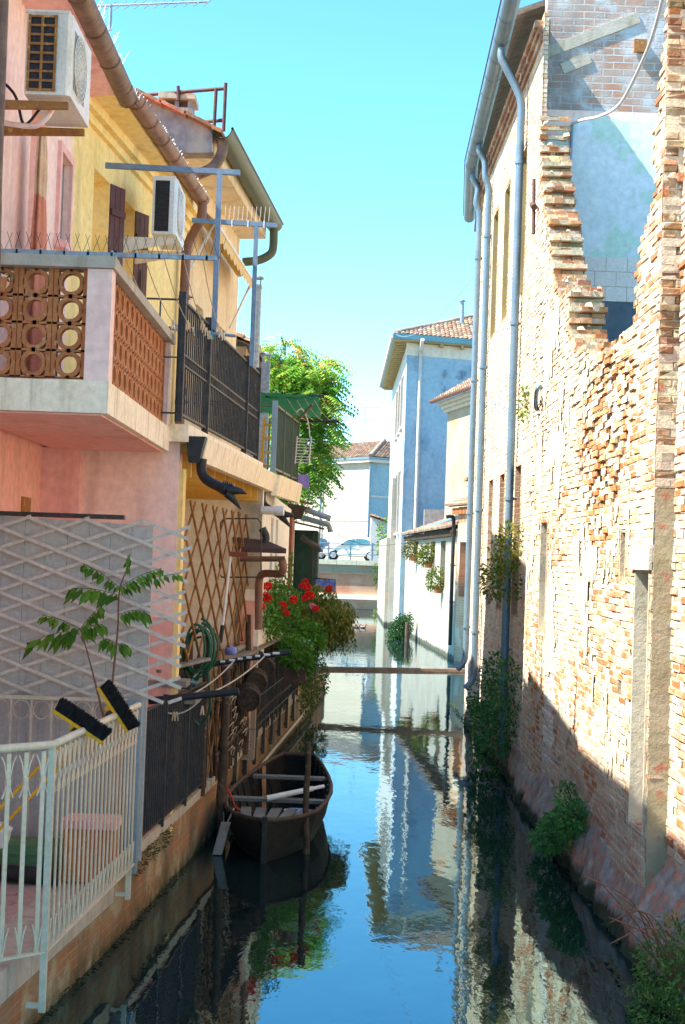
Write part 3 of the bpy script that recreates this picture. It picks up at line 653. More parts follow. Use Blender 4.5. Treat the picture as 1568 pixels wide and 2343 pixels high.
# ================================================================ RIGHT SIDE, farther along
hp = thing('brick_outhouse', 'small red brick outhouse with a tiled cap beside a black drainpipe', 'building', (3.78, 47, 0))
fH = line_fn((3.78, 47), (4.6, 43.7), -1)
mb = MB(); wall(mb, fH, 0, 3.2, -.4, 5.0, [(.25, 1.0, 2.1, 3.86)], .25)
mb.prism([fH(0, -.4, -.26), fH(3.2, -.4, -.26), (9, 44, -.4), (9, 48, -.4)], (0, 0, 5.4)); mb.build('wall', M['far_brick'], hp)
recess('window_opening', fH, (.25, 1.0, 2.1, 3.86), .2, M['rust'], hp)
mb = MB(); mb.prism([fH(.2, 3.86, .02), fH(1.1, 3.86, .02), fH(1.1, 3.86, -.1), fH(.2, 3.86, -.1)], (0, 0, .22)); mb.build('lintel', M['lintel_stone'], hp)
mb = MB(); tiles(mb, fH(-.4, 5.0, .3), fH(3.4, 5.0, .3)-fH(-.4, 5.0, .3), V((2.2, .5, .9)), 18, 8); rf = mb.build('roof', M['tile_roof'], hp)
mb = MB()
for k in range(24): a = k*.14; mb.prism([fH(a, 4.75, .02), fH(a+.07, 4.75, .02), fH(a+.07, 4.75, .22), fH(a, 4.75, .22)], (0, 0, .2))
mb.build('cornice', M['terracotta'], hp)
mb = MB(); c = V((4.3, 45.6, 5.2)); mb.box(c+V((-.3, -.3, 0)), c+V((.9, .5, .55))); mb.box(c+V((-.38, -.38, .42)), c+V((1, .6, .5))); ch = mb.build('chimney', M['far_brick'], rf)
mb = MB(); mb.box(c+V((-.45, -.45, .6)), c+V((1.1, .65, .68))); mb.build('chimney_cap', M['terracotta'], ch)
p = fH(-.1, 0, .12)
downpipe([p+V((-.25, -.1, 4.66)), p+V((-.1, -.05, 4.68)), p+V((0, 0, 4.5)), p+V((0, 0, 3)), p+V((0, 0, .5))], .062, hp, M['black_plastic'], clips=[p+V((0, 0, z)) for z in (4.2, 3.1, 1.9)])
gh = thing('plastered_cottage', 'low whitewashed cottage wall with narrow windows and flower pots on the canal', 'building', (3.3, 56, 0))
G0, G1 = (3.78, 47), (2.75, 67); fG = line_fn(G0, G1, 1); LG = (V(G1)-V(G0)).length if False else math.hypot(1.03, 20)
def aG(d): return (d-47)*LG/20
gw = [(aG(59.6), aG(60.9), 3.1, 3.97), (aG(53.2), aG(54.7), 2.95, 3.94), (aG(50.1), aG(51.5), 2.3, 3.94), (aG(65.0), aG(66.3), .9, 4.0)]
mb = MB(); wall(mb, fG, 0, LG, -.4, 4.3, gw, .3); mb.prism([fG(0, -.4, -.31), fG(LG, -.4, -.31), (9, 67, -.4), (9, 47.5, -.4)], (0, 0, 4.65)); mb.build('wall', M['far_pale'], gh)
for h in gw: o = recess('window_opening', fG, h, .26, M['wood_dark'], gh)
mb = MB(); o0 = fG(.3, 4.28, .3); o1 = fG(aG(63.6), 4.28, .3)
tiles(mb, o1, o0-o1, V((2.6, .2, .95)), 60, 9); mb.build('roof', M['tile_roof'], gh)
for k in range(70):
    a = .2+k*.235; mb = MB(); mb.prism([fG(a, 4.05, .02), fG(a+.1, 4.05, .02), fG(a+.1, 4.05, .2), fG(a, 4.05, .2)], (0, 0, .2)); mb.build('rafter_end', M['wood_dark'], gh)
mb = MB(); a = fG(aG(63.8), 4.2, -1.0); mb.box(a+V((-.3, -.2, 0)), a+V((6, .3, 1.3))); mb.build('parapet', M['grey_plaster'], gh)
mb = MB(); mb.tube([PD(942, 1222, 60.5), PD(1046, 1184, 51)], .10, 8); solo(mb, 'gutter_pipe', M['zinc'], 'pale metal pipe lying aslant on the tiled cottage roof', 'pipe')
for k, (px_, py_, d, nm, lab) in enumerate(((948, 1283, 59.5, 0, 'pot of reddish green leaves on the cottage window farthest down the canal'), (985, 1299, 53.9, 0, 'bushy yellow green pot plant on the middle cottage window'), (1013, 1357, 50.6, 0, 'yellow flowering pot plant under the tall cottage window near the black pipe'))):
    c = PD(px_, py_, d); c = fG(aG(d), c.z, .16)
    t = thing('potted_plant', lab, 'plant', c, 'pots on the cottage windows')
    mb = MB(); mb.lathe(c, [(.12, 0), (.16, .22), (.18, .24), (.14, .24)], 10); mb.build('pot', M['terracotta'], t)
    mb = MB(); r_ = random.Random(k)
    bush(mb, [(c+V((-.05, 0, .5)), (.34, .36, .40)), (c+V((-.15, .1, .35)), (.3, .3, .28))], 900, .10, ((.10, .15, .02), (.07, .13, .02), (.20, .18, .02) if k else (.17, .08, .02)), r_); mb.build('leaves', M['leaf'], t)
mb = MB(); a = fG(aG(55.8), 0, .1); b = fG(aG(55.9), 0, .16); mb.box(fG(aG(55.2), 3.68, .0), fG(aG(55.9), 3.8, .14)); mb.build('wall_lamp', M['wood_dark'], gh)
mb = MB(); mb.tube([fG(aG(57.6), -.5, .5), fG(aG(57.6), .75, .5)], .09); solo(mb, 'mooring_stake', M['wood_dark'], 'dark stake standing in the water before the whitewashed cottage', 'post')
# peeling cream house behind
pc = thing('cream_house', 'tall peeling cream house with tiled eaves behind the cottage', 'building', (4.2, 55, 0))
fD = line_fn((4.10, 58), (5.95, 49.2), -1)
mb = MB(); wall(mb, fD, 0, 9.2, 0, 9.3, [], .3); mb.prism([fD(0, 0, -.31), fD(9.2, 0, -.31), (12, 52, 0), (12, 60, 0)], (0, 0, 9.3)); mb.build('wall', M['peel_cream'], pc)
mb = MB()
for dz, o_ in ((0, .12), (.14, .22), (.28, .36)): mb.prism([fD(-.1-o_*.6, 9.2+dz, -.2), fD(9.2, 9.2+dz, -.2), fD(9.2, 9.2+dz, o_), fD(-.1-o_*.6, 9.2+dz, o_)], (0, 0, .138))
mb.build('cornice', M['concrete'], pc)
mb = MB(); mb.half([fD(-.6, 9.72, .52), fD(9.2, 9.72, .52)], .12, 8); mb.build('gutter', M['brown_gutter'], pc)
mb = MB(); o0, o1 = fD(-.4, 9.68, .44), fD(9.2, 9.68, .44); tiles(mb, o0, o1-o0, V((1.6, .3, 1.0)), 34, 7); mb.build('roof', M['tile_roof'], pc)
# ---------------------------------------------------------------- blue house
bh = thing('blue_house', 'tall house with blue front and white canal side under a tiled hip roof', 'building', (2.66, 64.5, 0))
fBf = line_fn((2.66, 64.5), (10.6, 67.12), -1); fBc = line_fn((2.66, 64.5), (2.6, 82), 1)
mb = MB(); wall(mb, fBf, 0, 8.3, 0, 12.42, [], .05); mb.build('front_wall', M['blue_wall'], bh)
mb = MB(); wall(mb, fBf, -.03, 8.3, 12.42, 12.98, [], .06); mb.build('frieze', M['cream_frieze'], bh)
cwn = [(a, a+1.5, 9.4, 11.9) for a in (2.4, 5.2, 8.2)]+[(a, a+1.5, 4.5, 7.4) for a in (2.4, 5.2)]
mb = MB(); wall(mb, fBc, .16, 17.5, 0, 12.98, cwn, .3); mb.box((3.2, 68, 0), (10.6, 82, 12.9)); mb.build('canal_wall', M['house_white'], bh)
for h in cwn:
    o = recess('window', fBc, h, .22, M['window_dark'], bh, frame=M['white_frame'], fw=.09, mullion=1)
    mb = MB(); mb.prism([fBc(h[0]-.12, h[2]-.1, -.1), fBc(h[1]+.12, h[2]-.1, -.1), fBc(h[1]+.12, h[2]-.1, .12), fBc(h[0]-.12, h[2]-.1, .12)], (0, 0, .1)); mb.build('sill', M['house_white'], o)
    mb = MB(); b0 = h[1]+.02; mb.prism([fBc(b0, h[2], 0), fBc(b0+.55, h[2], .03), fBc(b0+.55, h[2], .07), fBc(b0, h[2], .05)], (0, 0, h[3]-h[2])); mb.build('shutter', M['wood_grey'], o)
for x, y in ((1019, 855), (1060, 856), (1019, 893), (1062, 893)):
    p = PV(x, y, ((2.66, 64.42), (10.6, 67.04))); mb = MB(); mb.box(p+V((-.025, -.03, -.2)), p+V((.025, .03, .2))); mb.box(p+V((-.08, -.035, -.03)), p+V((.08, .035, .03))); mb.build('tie_plate', M['zinc_dark'], bh)
E = 13.0
mb = MB(); mb.prism([(2.08, 63.95, E), (11, 66.9, E), (11, 69, E), (3, 83, E), (2.02, 82.6, E)], (0, 0, .06)); mb.build('soffit', M['soffit_wood'], bh)
mb = MB()
for k in range(26): d = 64.6+k*.7; mb = MB(); mb.box((2.1, d, E-.1), (2.68, d+.16, E-.002)); mb.build('rafter_end', M['soffit_wood'], bh)
for k in range(8): x = 3.2+k*.95; y = 64.1+.33*(x-2.5); mb = MB(); mb.prism([(x, y, E-.002), (x+.14, y+.05, E-.002), (x+.14, y+.6, E-.002), (x, y+.55, E-.002)], (0, 0, -.14)); mb.build('rafter_end', M['soffit_wood'], bh)
mb = MB(); mb.prism([(2.0, 63.85, E+.06), (11, 66.8, E+.06), (11, 66.9, E+.06), (2.08, 63.95, E+.06)], (0, 0, .24)); mb.prism([(2.0, 63.86, E+.06), (2.09, 63.95, E+.06), (2.03, 82.6, E+.06), (1.94, 82.6, E+.06)], (0, 0, .24))
mb.build('fascia', M['teal_fascia'], bh)
mb = MB(); mb.prism([(1.9, 63.88, E+.08), (1.99, 63.88, E+.08), (1.93, 82.6, E+.08), (1.84, 82.6, E+.08)], (0, 0, .2)); mb.build('gutter', M['house_white'], bh)
mb = MB(); tiles(mb, (2.1, 63.95, E+.26), (9.2, 3.03, 0), (0, 5.4, 2.35), 44, 17, keep=lambda u, v: v < 1.762*u)
mb.add([(2.1, 63.95, E+.27), (2.1, 82.6, E+.27), (7.3, 76, E+2.6), (7.3, 71.04, E+2.6)], [(3, 2, 1, 0)], col=(.3, .2, .13))
rf = mb.build('roof', M['tile_roof'], bh)
mb = MB()
for k in range(26):
    t = k/25; p = V((2.1+5.2*t, 63.95+7.09*t, E+.32+2.34*t)); mb.tube([p, p+V((.24, .33, .1))], .13, 6, col=vary((.30, .24, .19), .3))
mb.build('ridge_tiles', M['tile_roof'], rf)
mb = MB(); p = PD(1057, 740, 67.5); q = PD(1058, 690, 67.5); mb.tube([p, q], .1); mb.lathe(q, [(.11, 0), (.2, .02), (.03, .12)], 10); mb.build('flue', M['galv'], rf)
w = lambda z: V((3.28+.0, 64.68, z))
downpipe([V((3.3, 63.9, 13.05)), V((3.28, 64.3, 12.7)), V((3.28, 64.66, 12.3)), w(10)-V((0, .08, 0)), w(7)-V((0, .08, 0)), w(4)-V((0, .08, 0)), w(1)-V((0, .08, 0))], .085, bh, M['house_white'], clips=[(3.28, 64.6, z) for z in (10, 8, 6)])
mb = MB(); mb.box((2.2, 70.5, 0), (2.75, 84, 4.3)); mb.box((2.38, 70.2, 0), (2.8, 70.5, 7.2)); mb.build('low_wing', M['far_pale'], bh)
# ================================================================ QUAY ACROSS THE END
qy = thing('quay_wall', 'old brick quay wall with stone coping across the end of the canal', 'wall', (0, 92, 0))
mb = MB(); mb.box((-9, 92.1, -.5), (6, 92.6, 2.25)); mb.build('brickwork', M['quay_brick'], qy)
mb = MB(); mb.box((-9, 91.95, .62), (6, 92.1, .92)); mb.build('ledge', M['white_concrete'], qy)
mb = MB(); mb.box((-9, 91.98, 2.25), (6, 92.1, 2.34)); mb.box((-9, 92.05, 2.34), (6, 92.6, 2.8)); mb.build('render_band', M['peel_cream'], qy)
mb = MB()
for k in range(12): mb.box((-9+k*1.25, 91.9, 2.8), (-9+k*1.25+1.23, 92.62, 3.1+.01*(k % 2)))
mb.build('coping', M['lintel_stone'], qy)
rl = thing('quay_railing', 'grey tubular railing along the quay in front of the parked cars', 'railing', (.6, 92.2, 3.1))
for k in range(-3, 4):
    mb = MB(); x = .6+k*1.4; mb.bar((x, 92.2, 3.1), (x, 92.2, 4.25), .10, .10); mb.build('post', M['zinc_dark'], rl)
for z in (3.48, 3.8, 4.15):
    mb = MB(); mb.tube([(-3.6, 92.2, z), (4.8, 92.2, z)], .026); mb.build('rail', M['zinc'], rl)
def car(loc, paint, label, rev=1, s=1.0, yaw=0):
    """hatchback, nose towards -X; profile lofted over the width with tumblehome"""
    t = thing('parked_car', label, 'car', loc, 'cars parked along the quay')
    cr, sr = math.cos(yaw), math.sin(yaw); L0 = V(loc)
    def P(x, y, z): x *= rev*s; y *= s; return L0+V((x*cr-y*sr, x*sr+y*cr, z*s))
    prof = [(-1.86, .42), (-1.84, .62), (-1.70, .80), (-1.05, .93), (-.92, .96), (-.35, 1.36), (-.10, 1.46), (.5, 1.53), (1.15, 1.50), (1.55, 1.40), (1.78, 1.0), (1.86, .80), (1.86, .45), (1.78, .26), (1.50, .22), (-1.5, .22), (-1.78, .28)]
    secs = [(-.80, .90, .05), (-.72, .985, .02), (0, 1.0, 0), (.72, .985, .02), (.80, .90, .05)]
    mb = MB(); vs = []
    for y, k, dz in secs:
        for x, z in prof:
            yy = y*(1-.22*max(0, (z-.95))/.55) ; zz = .9+(z-.9)*k if abs(y) > .75 else z
            vs.append(P(x*(1 if abs(y) < .75 else .985), yy, zz))
    n = len(prof); mb.add(vs, [(i*n+k, (i+1)*n+k, (i+1)*n+(k+1) % n, i*n+(k+1) % n) for i in range(4) for k in range(n)], True)
    mb.add(vs[:n], [tuple(range(n))]); mb.add(vs[-n:], [tuple(range(n-1, -1, -1))]); body = mb.build('body', paint, t)
    for sd in (-1, 1):
        for nm, pts in (('side_window', [(-.74, .99), (-.32, 1.30), (.18, 1.41), (.24, .98)]), ('side_window', [(.32, .98), (.26, 1.41), (.85, 1.41), (1.18, 1.30), (1.22, 1.02)])):
            mb = MB(); mb.prism([P(x, sd*(.80*(1-.22*max(0, z-.95)/.55)*1.0+.012), z) for x, z in pts], P(0, -sd*.02, 0)-P(0, 0, 0)); mb.build(nm, M['car_glass'], t)
        mb = MB(); mb.obox(P(-.62, sd*.88, 1.02), P(.06, 0, 0)-P(0, 0, 0), P(0, .09, 0)-P(0, 0, 0), P(0, 0, .06)-P(0, 0, 0)); mb.build('mirror', M['black_plastic'], t)
        for wx in (-1.2, 1.2):
            mb = MB(); c = P(wx, sd*.72, .29); ax = (P(0, sd, 0)-P(0, 0, 0)).normalized()
            mb.tube([c-ax*.09, c+ax*.03, c+ax*.11*s], [.30*s, .30*s, .27*s], 20); wh = mb.build('wheel', M['rubber'], t)
            mb = MB(); mb.tube([c+ax*.10*s, c+ax*.12*s], [.20*s, .19*s], 20)
            for q in range(7):
                w_ = 2*math.pi*q/7; e1 = (P(1, 0, 0)-P(0, 0, 0)).normalized(); mb.bar(c+ax*.125*s, c+ax*.125*s+(e1*math.cos(w_)+V((0, 0, 1))*math.sin(w_))*.19*s, .05*s, .02)
            mb.build('rim', M['alloy'], wh)
            mb = MB(); mb.tube([c-ax*.085*s, c+ax*.06*s], [.37*s, .37*s], 20); mb.build('wheel_arch', M['black_plastic'], t)
        mb = MB(); mb.prism([P(1.60, sd*.765, .72), P(1.80, sd*.74, .72), P(1.74, sd*.72, 1.06), P(1.64, sd*.735, 1.06)], P(0, sd*.05, 0)-P(0, 0, 0)); mb.build('tail_lamp', M['red_lamp'], t)
        mb = MB(); mb.prism([P(-1.80, sd*.55, .62), P(-1.66, sd*.80, .66), P(-1.5, sd*.80, .82), P(-1.74, sd*.55, .78)], P(0, sd*.02, .03)-P(0, 0, 0)); mb.build('headlight', M['alloy'], t)
        mb = MB(); mb.obox(P(.30, sd*.80, .80), P(.09, 0, 0)-P(0, 0, 0), P(0, .02, 0)-P(0, 0, 0), P(0, 0, .016)-P(0, 0, 0)); mb.build('door_handle', paint, t)
    mb = MB(); mb.prism([P(-.90, -.62, .985), P(-.90, .62, .985), P(-.38, .56, 1.36), P(-.38, -.56, 1.36)], P(-.015, 0, .012)-P(0, 0, 0)); mb.build('windscreen', M['car_glass'], t)
    mb = MB(); mb.prism([P(1.76, -.58, 1.06), P(1.76, .58, 1.06), P(1.58, .54, 1.37), P(1.58, -.54, 1.37)], P(.02, 0, .012)-P(0, 0, 0)); mb.build('rear_window', M['car_glass'], t)
    for x in (-1.85, 1.85):
        mb = MB(); mb.obox(P(x, 0, .48), P(.03, 0, 0)-P(0, 0, 0), P(0, .26, 0)-P(0, 0, 0), P(0, 0, .055)-P(0, 0, 0)); mb.build('number_plate', M['white_plastic'], t)
    return t
car((.72, 100.5, 3.11), M['car_cream'], 'cream three door hatchback parked behind the quay railing', 1, 1.05)
car((-2.75, 101.2, 3.11), M['car_navy'], 'dark blue hatchback half hidden left of the cream car', 1, 1.0, .25)
# cream end house
eh = thing('end_house', 'cream house with hipped tile roof closing the end of the canal', 'building', (1.9, 104, 3.1))
A_, B_, C_ = (1.9, 104), (-5.4, 113.4), (9, 109.4)
fE1 = line_fn(B_, A_, -1); fE2 = line_fn(A_, C_, -1); LE1 = math.hypot(7.3, 9.4); LE2 = math.hypot(7.1, 5.4)
mb = MB(); wall(mb, fE1, 0, LE1, 3.0, 10.4, [], .3); mb.build('lit_wall', M['far_cream'], eh)
mb = MB(); wall(mb, fE2, 0, LE2, 3.0, 10.4, [], .3); mb.build('side_wall', M['shaded_cream'], eh)
mb = MB()
for fn, L_ in ((fE1, LE1), (fE2, LE2)):
    for z, o_ in ((6.0, .06), (4.98, .02), (7.7, .02)): mb.prism([fn(-.02, z, -.05), fn(L_+.02, z, -.05), fn(L_+.02, z, o_), fn(-.02, z, o_)], (0, 0, .12))
mb.build('string_course', M['cream_frieze'], eh)
mb = MB()
for fn, L_ in ((fE1, LE1), (fE2, LE2)): mb.prism([fn(-.3, 10.2, -.1), fn(L_+.3, 10.2, -.1), fn(L_+.3, 10.2, .35), fn(-.3, 10.2, .35)], (0, 0, .22))
mb.build('cornice', M['cream_frieze'], eh)
mb = MB()
for fn, L_ in ((fE1, LE1), (fE2, LE2)): mb.prism([fn(-.4, 10.42, .3), fn(L_+.4, 10.42, .3), fn(L_+.4, 10.42, .45), fn(-.4, 10.42, .45)], (0, 0, .14))
mb.build('gutter', M['zinc_dark'], eh)
A3 = V((1.9, 103.5, 10.55)); P3 = V((3.0, 110, 12.2))
mb = MB(); tiles(mb, A3, V((B_[0]-1.9-.4, B_[1]-104, 0)), P3-A3, 44, 20); tiles(mb, A3, V((7.4, 5.4, 0)), P3-A3, 34, 20); rf = mb.build('roof', M['tile_roof'], eh)
mb = MB()
for k in range(18): mb.tube([lerp(A3, P3, k/18)+V((0, 0, .1)), lerp(A3, P3, (k+1.1)/18)+V((0, 0, .14))], .16, 6, col=vary((.26, .21, .17), .3))
mb.build('ridge_tiles', M['tile_roof'], rf)
mb = MB(); p = PD(737, 1065, 108.3); mb.tube([p, V((p.x, p.y, 3.1))], .08); mb.build('downpipe', M['zinc_dark'], eh); mb = MB(); mb.tube([V((A_[0], 103.85, 10)), V((A_[0], 103.85, 3.1))], .07); mb.build('downpipe', M['zinc_dark'], eh)
sh = thing('lean_to', 'small white lean-to with a sloping tile roof beside the end house', 'building', (2.9, 99, 3.1))
mb = MB(); mb.prism([(1.98, 99, 3.1), (5, 99, 3.1), (5, 99, 5.2), (1.98, 99, 6.1)], (0, 3, 0)); mb.build('wall', M['house_white'], sh)
mb = MB(); tiles(mb, (5, 98.7, 5.25), (0, 3.5, 0), (-3.1, 0, .95), 12, 10); mb.build('roof', M['tile_roof'], sh)
def antenna(p, h, lab, n=7, ang=0, arms=1, grp=None):
    t = thing('tv_antenna', lab, 'antenna', p); mb = MB(); p = V(p); mb.tube([p, p+V((0, 0, h))], .022, 6); mb.build('mast', M['galv'], t)
    for q in range(arms):
        mb = MB(); b = p+V((0, 0, h*(.97-.28*q))); L_ = 1.25 if q == 0 else .9; d = V((math.cos(ang+q*.2), math.sin(ang+q*.2)*.3, .06)); mb.tube([b-d*.25, b+d*L_], .014, 5)
        for k in range(n): c = b+d*(L_*k/(n-1)); mb.tube([c-V((.05, .16, .12)), c+V((.05, .16, .12))], .007, 4)
        mb.build('boom', M['galv'], t)
antenna(PD(832, 1030, 108), 3.3, 'slim rooftop aerial in front of open sky on the end house', 6, 0, 2)
antenna(PD(787, 1040, 109), 2.7, 'smaller rooftop aerial beside the tree on the end house', 6, 2.6, 2)
mb = MB(); r_ = random.Random(11); c = PD(881, 1225, 91.5)
bush(mb, [(c+V((0, 0, .3)), (.5, .5, .85)), (c+V((.25, .1, -.5)), (.55, .5, .6)), (c+V((-.2, 0, -.9)), (.4, .4, .5))], 900, .17, ((.16, .30, .03), (.22, .34, .04), (.10, .22, .03)), r_)
solo(mb, 'quay_bush', M['leaf'], 'bright green bush at the quay corner beside the cream car', 'bush')
mb = MB(); c = PD(864, 1310, 91.6); bush(mb, [(c, (.28, .2, .6)), (c+V((.05, 0, -.7)), (.2, .15, .35))], 260, .13, GREENS, r_); solo(mb, 'creeper', M['leaf'], 'green creeper hanging down the quay wall below the bush', 'creeper')
mb = MB(); c = PD(872, 1409, 83); bush(mb, [(c+V((-.1, -.6, .1)), (.45, .4, .3))], 160, .13, ((.20, .26, .05), (.14, .2, .04)), r_); solo(mb, 'water_weed', M['leaf'], 'pale green weed tuft at the water by the low wing', 'weed')
mb = MB(); c = PZ(914, 1462, 0); bush(mb, [(c+V((0, 0, .35)), (.42, .5, .5)), (c+V((.12, .1, .7)), (.3, .3, .35)), (c+V((-.1, 0, .12)), (.45, .5, .25)), (c+V((.33, -.1, .6)), (.22, .3, .5))], 5200, .085, ((.02, .07, .02), (.03, .10, .025), (.05, .13, .03)), r_, fill=.3)
solo(mb, 'canal_bush', M['leaf'], 'dark rounded bush growing from the water at the cottage wall', 'bush')
mb = MB(); c = PZ(1040, 1502, 0)+V((.1, 0, .1)); bush(mb, [(c, (.3, .4, .25)), (c+V((.2, -1, .15)), (.25, .4, .3))], 240, .1, GREENS, r_); solo(mb, 'water_weed', M['leaf'], 'small green weeds at the foot of the black drainpipe', 'weed')
# ducks
def duck(c, lab, flip):
    mb = MB(); c = V(c); s = .85
    path = [(-.20, .10), (-.15, .075), (-.08, .055), (0, .05), (.08, .055), (.125, .08), (.145, .125), (.15, .165), (.158, .195), (.185, .20), (.21, .196)]
    rad = [.008, .035, .062, .07, .062, .045, .03, .028, .036, .028, .012]
    mb.tube([c+V((flip*x*s, 0, z*s)) for x, z in path], [r*s for r in rad], 10, col=(.07, .06, .06))
    for i, f in enumerate(mb.f):
        zc = sum(mb.v[q][2] for q in f)/len(f)-c.z
        if zc > .15*s: mb.c[i] = (.16, .03, .02)
        elif zc > .075*s and flip*(mb.v[f[0]][0]-c.x) < .05: mb.c[i] = (.22, .20, .19)
    mb.tube([c+V((flip*.205*s, 0, .195*s)), c+V((flip*.25*s, 0, .183*s))], [.014*s, .009*s], 6, col=(.25, .16, .05))
    solo(mb, 'duck', M['duck'], lab, 'duck')
duck(PZ(817, 1437, -.01), 'pale backed duck swimming left of the darker one', 1); duck(PZ(831, 1437, -.01), 'darker duck with raised head swimming behind the paler one', 1)
def sag_(a, b, t): p = lerp(a, b, t); p.z -= .5*4*t*(1-t); return p
# beam across the canal
a, b = PD(706, 1531, 33), PD(1064, 1536, 33)
mb = MB(); mb.bar(a, b, .16, .13); mb.bar(a+V((0, -.083, .02)), b+V((0, -.083, .02)), .006, .05); solo(mb, 'beam', M['wood_beam'], 'weathered wooden beam spanning the canal from bank to bank', 'beam')
mb = MB(); mb.tube(smooth_path([PD(715, 1190, 62), PD(800, 1235, 62), PD(870, 1248, 62), PD(1045, 1222, 52)]), .012, 5); solo(mb, 'wire', M['black_iron'], 'thin overhead wire strung across the far canal', 'wire')
mb = MB(); mb.tube([sag_(PD(906, 765, 64), PD(1082, 635, 30), k/10) for k in range(11)], .010, 4); solo(mb, 'wire', M['galv'], 'thin wire rising against the sky from the blue house to the brick house', 'wire')
mb = MB(); r_ = random.Random(90)
for i in range(900):
    a = r_.uniform(9, 33); x = XA-.13 if a < 20.4 else XB-.06; leafq(mb, V((x+r_.uniform(-.05, .02)-(.22 if a < 12 else 0), a, r_.uniform(-.01, .06))), (r_.uniform(-.4, .2), 1, r_.uniform(-.4, .8)), (0, 0, 1), r_.uniform(.02, .06), .03, vary((.045, .06, .015), .4))
o = solo(mb, 'waterline_moss', M['leaf'], 'dark moss fringe along the waterline of the right-hand walls', 'moss'); o['kind'] = 'stuff'
# wall plants on the right
def wplant(name, lab, cl, n, L, pal, seed, W=.5):
    mb = MB(); r_ = random.Random(seed); bush(mb, cl, n, L, pal, r_, W)
    for c, rad in cl[:4]:
        for q in range(5): mb.tube(smooth_path([V((c[0]+rad[0]*.9, c[1], c[2]-rad[2]*.3)), V(c)+V((r_.uniform(-.5, .3)*rad[0], r_.uniform(-.6, .6)*rad[1], r_.uniform(-.2, .9)*rad[2]))], 2), .006, 4, col=(.10, .07, .03))
    return solo(mb, name, M['leaf'], lab, 'plant')
def W(x, y, d=None, off=.12): p = PV(x, y, pB if d is None else pA); return p+V((-off, 0, 0))
wplant('wall_shrub', 'yellow green shrub sprouting high on the brick wall beside the downpipe', [(W(1180, 1262), (.26, .55, .34)), (W(1165, 1310), (.3, .6, .32)), (W(1195, 1235), (.22, .35, .28)), (W(1148, 1340), (.22, .5, .25)), (W(1190, 1330), (.2, .4, .3))], 1900, .075, ((.11, .19, .025), (.17, .22, .03), (.07, .14, .025), (.26, .20, .03)), 3)
wplant('wall_shrub', 'dark ivy mass covering the foot of the brick wall by the water', [(W(1165, 1545), (.30, .8, .38)), (W(1150, 1610), (.42, .9, .42)), (W(1170, 1660), (.45, .8, .42)), (W(1160, 1725), (.45, .6, .34)), (W(1185, 1590), (.3, .5, .5)), (W(1130, 1650), (.35, .8, .3))], 6400, .07, ((.05, .16, .04), (.085, .22, .055), (.04, .11, .035), (.12, .25, .06)), 4)
wplant('wall_shrub', 'leafy green shrub growing from the ruin footing at the water', [(W(1325, 1905, 1, .22), (.2, .42, .2)), (W(1340, 1870, 1, .16), (.16, .35, .2)), (W(1305, 1925, 1, .28), (.16, .4, .12)), (W(1318, 1830, 1, .1), (.1, .22, .2))], 2400, .06, ((.05, .18, .05), (.08, .23, .06), (.11, .28, .07)), 5)
wplant('wall_shrub', 'tangled bush with dry stalks at the bottom right corner of the canal', [(V((2.44, 10.7, .24)), (.16, .45, .22)), (V((2.52, 10.6, .45)), (.14, .3, .24)), (V((2.36, 10.2, .10)), (.22, .6, .16)), (V((2.5, 10.1, .36)), (.16, .35, .3))], 4600, .042, ((.07, .18, .04), (.12, .24, .05), (.05, .13, .04), (.18, .24, .06)), 6, .4)
mb = MB(); r_ = random.Random(77)
for q in range(9):
    b = V((2.5, 10.8+r_.uniform(-.6, .3), .2)); mb.tube(smooth_path([b, b+V((-.2, -.1, .25+r_.uniform(0, .3))), b+V((-.45-r_.uniform(0, .2), -.2, .3+r_.uniform(0, .45)))], 4), [.0055]*8+[.002], 5)
solo(mb, 'dry_stalks', M['stem'], 'bare brown stalks poking out of the corner bush', 'plant')
wplant('wall_weed', 'small weed tuft growing out of the render above the long window', [(W(1206, 925, 1, .04), (.06, .2, .26))], 120, .08, ((.12, .2, .04), (.18, .26, .06)), 8)
wplant('wall_weed', 'thin mossy weeds along the waterline before the downpipe shoes', [(W(1095, 1685, None, .02), (.08, .9, .10)), (W(1080, 1660, None, .02), (.07, .8, .08))], 260, .07, ((.12, .2, .03), (.17, .24, .04)), 9)
# ================================================================ LEFT SIDE
def fL(a, z, off=0): return V((XL(a)+off, a, z))        # canal wall face
cwl = thing('canal_wall', 'low mossy brick canal wall carrying the left-hand houses', 'wall', (XL(12), 12, 0))
mb = MB(); n = 60
for i in range(n):
    a, b = 5+29*i/n, 5+29*(i+1)/n
    mb.quad(fL(a, -1.2), fL(b, -1.2), fL(b, .58), fL(a, .58)); mb.quad(fL(a, .58), fL(b, .58), fL(b, .58, -.34), fL(a, .58, -.34))
mb.build('brickwork', M['bank_brick'], cwl)
mb = MB()
for i in range(9):
    a = 5.2+i*.72; b = min(a+.715, 11.6)
    mb.prism([fL(a, .40, .05), fL(b, .40, .05), fL(b, .40, -.4), fL(a, .40, -.4)], (0, 0, .20+.004*(i % 2)))
for i in range(24):
    a = 12.35+i*.6; b = a+.59
    mb.prism([fL(a, .582, .03), fL(b, .582, .03), fL(b, .582, -.3), fL(a, .582, -.3)], (0, 0, .09+.01*rnd.random()))
mb.build('coping', M['concrete'], cwl)
mb = MB(); r_ = random.Random(3)
for i in range(700):
    a = r_.uniform(6, 33); z = r_.uniform(-.01, .05); leafq(mb, fL(a, z, .01), (1, r_.uniform(-1, 1), r_.uniform(-.5, .8)), (0, 0, 1), r_.uniform(.02, .06), .03, vary((.04, .055, .015), .4))
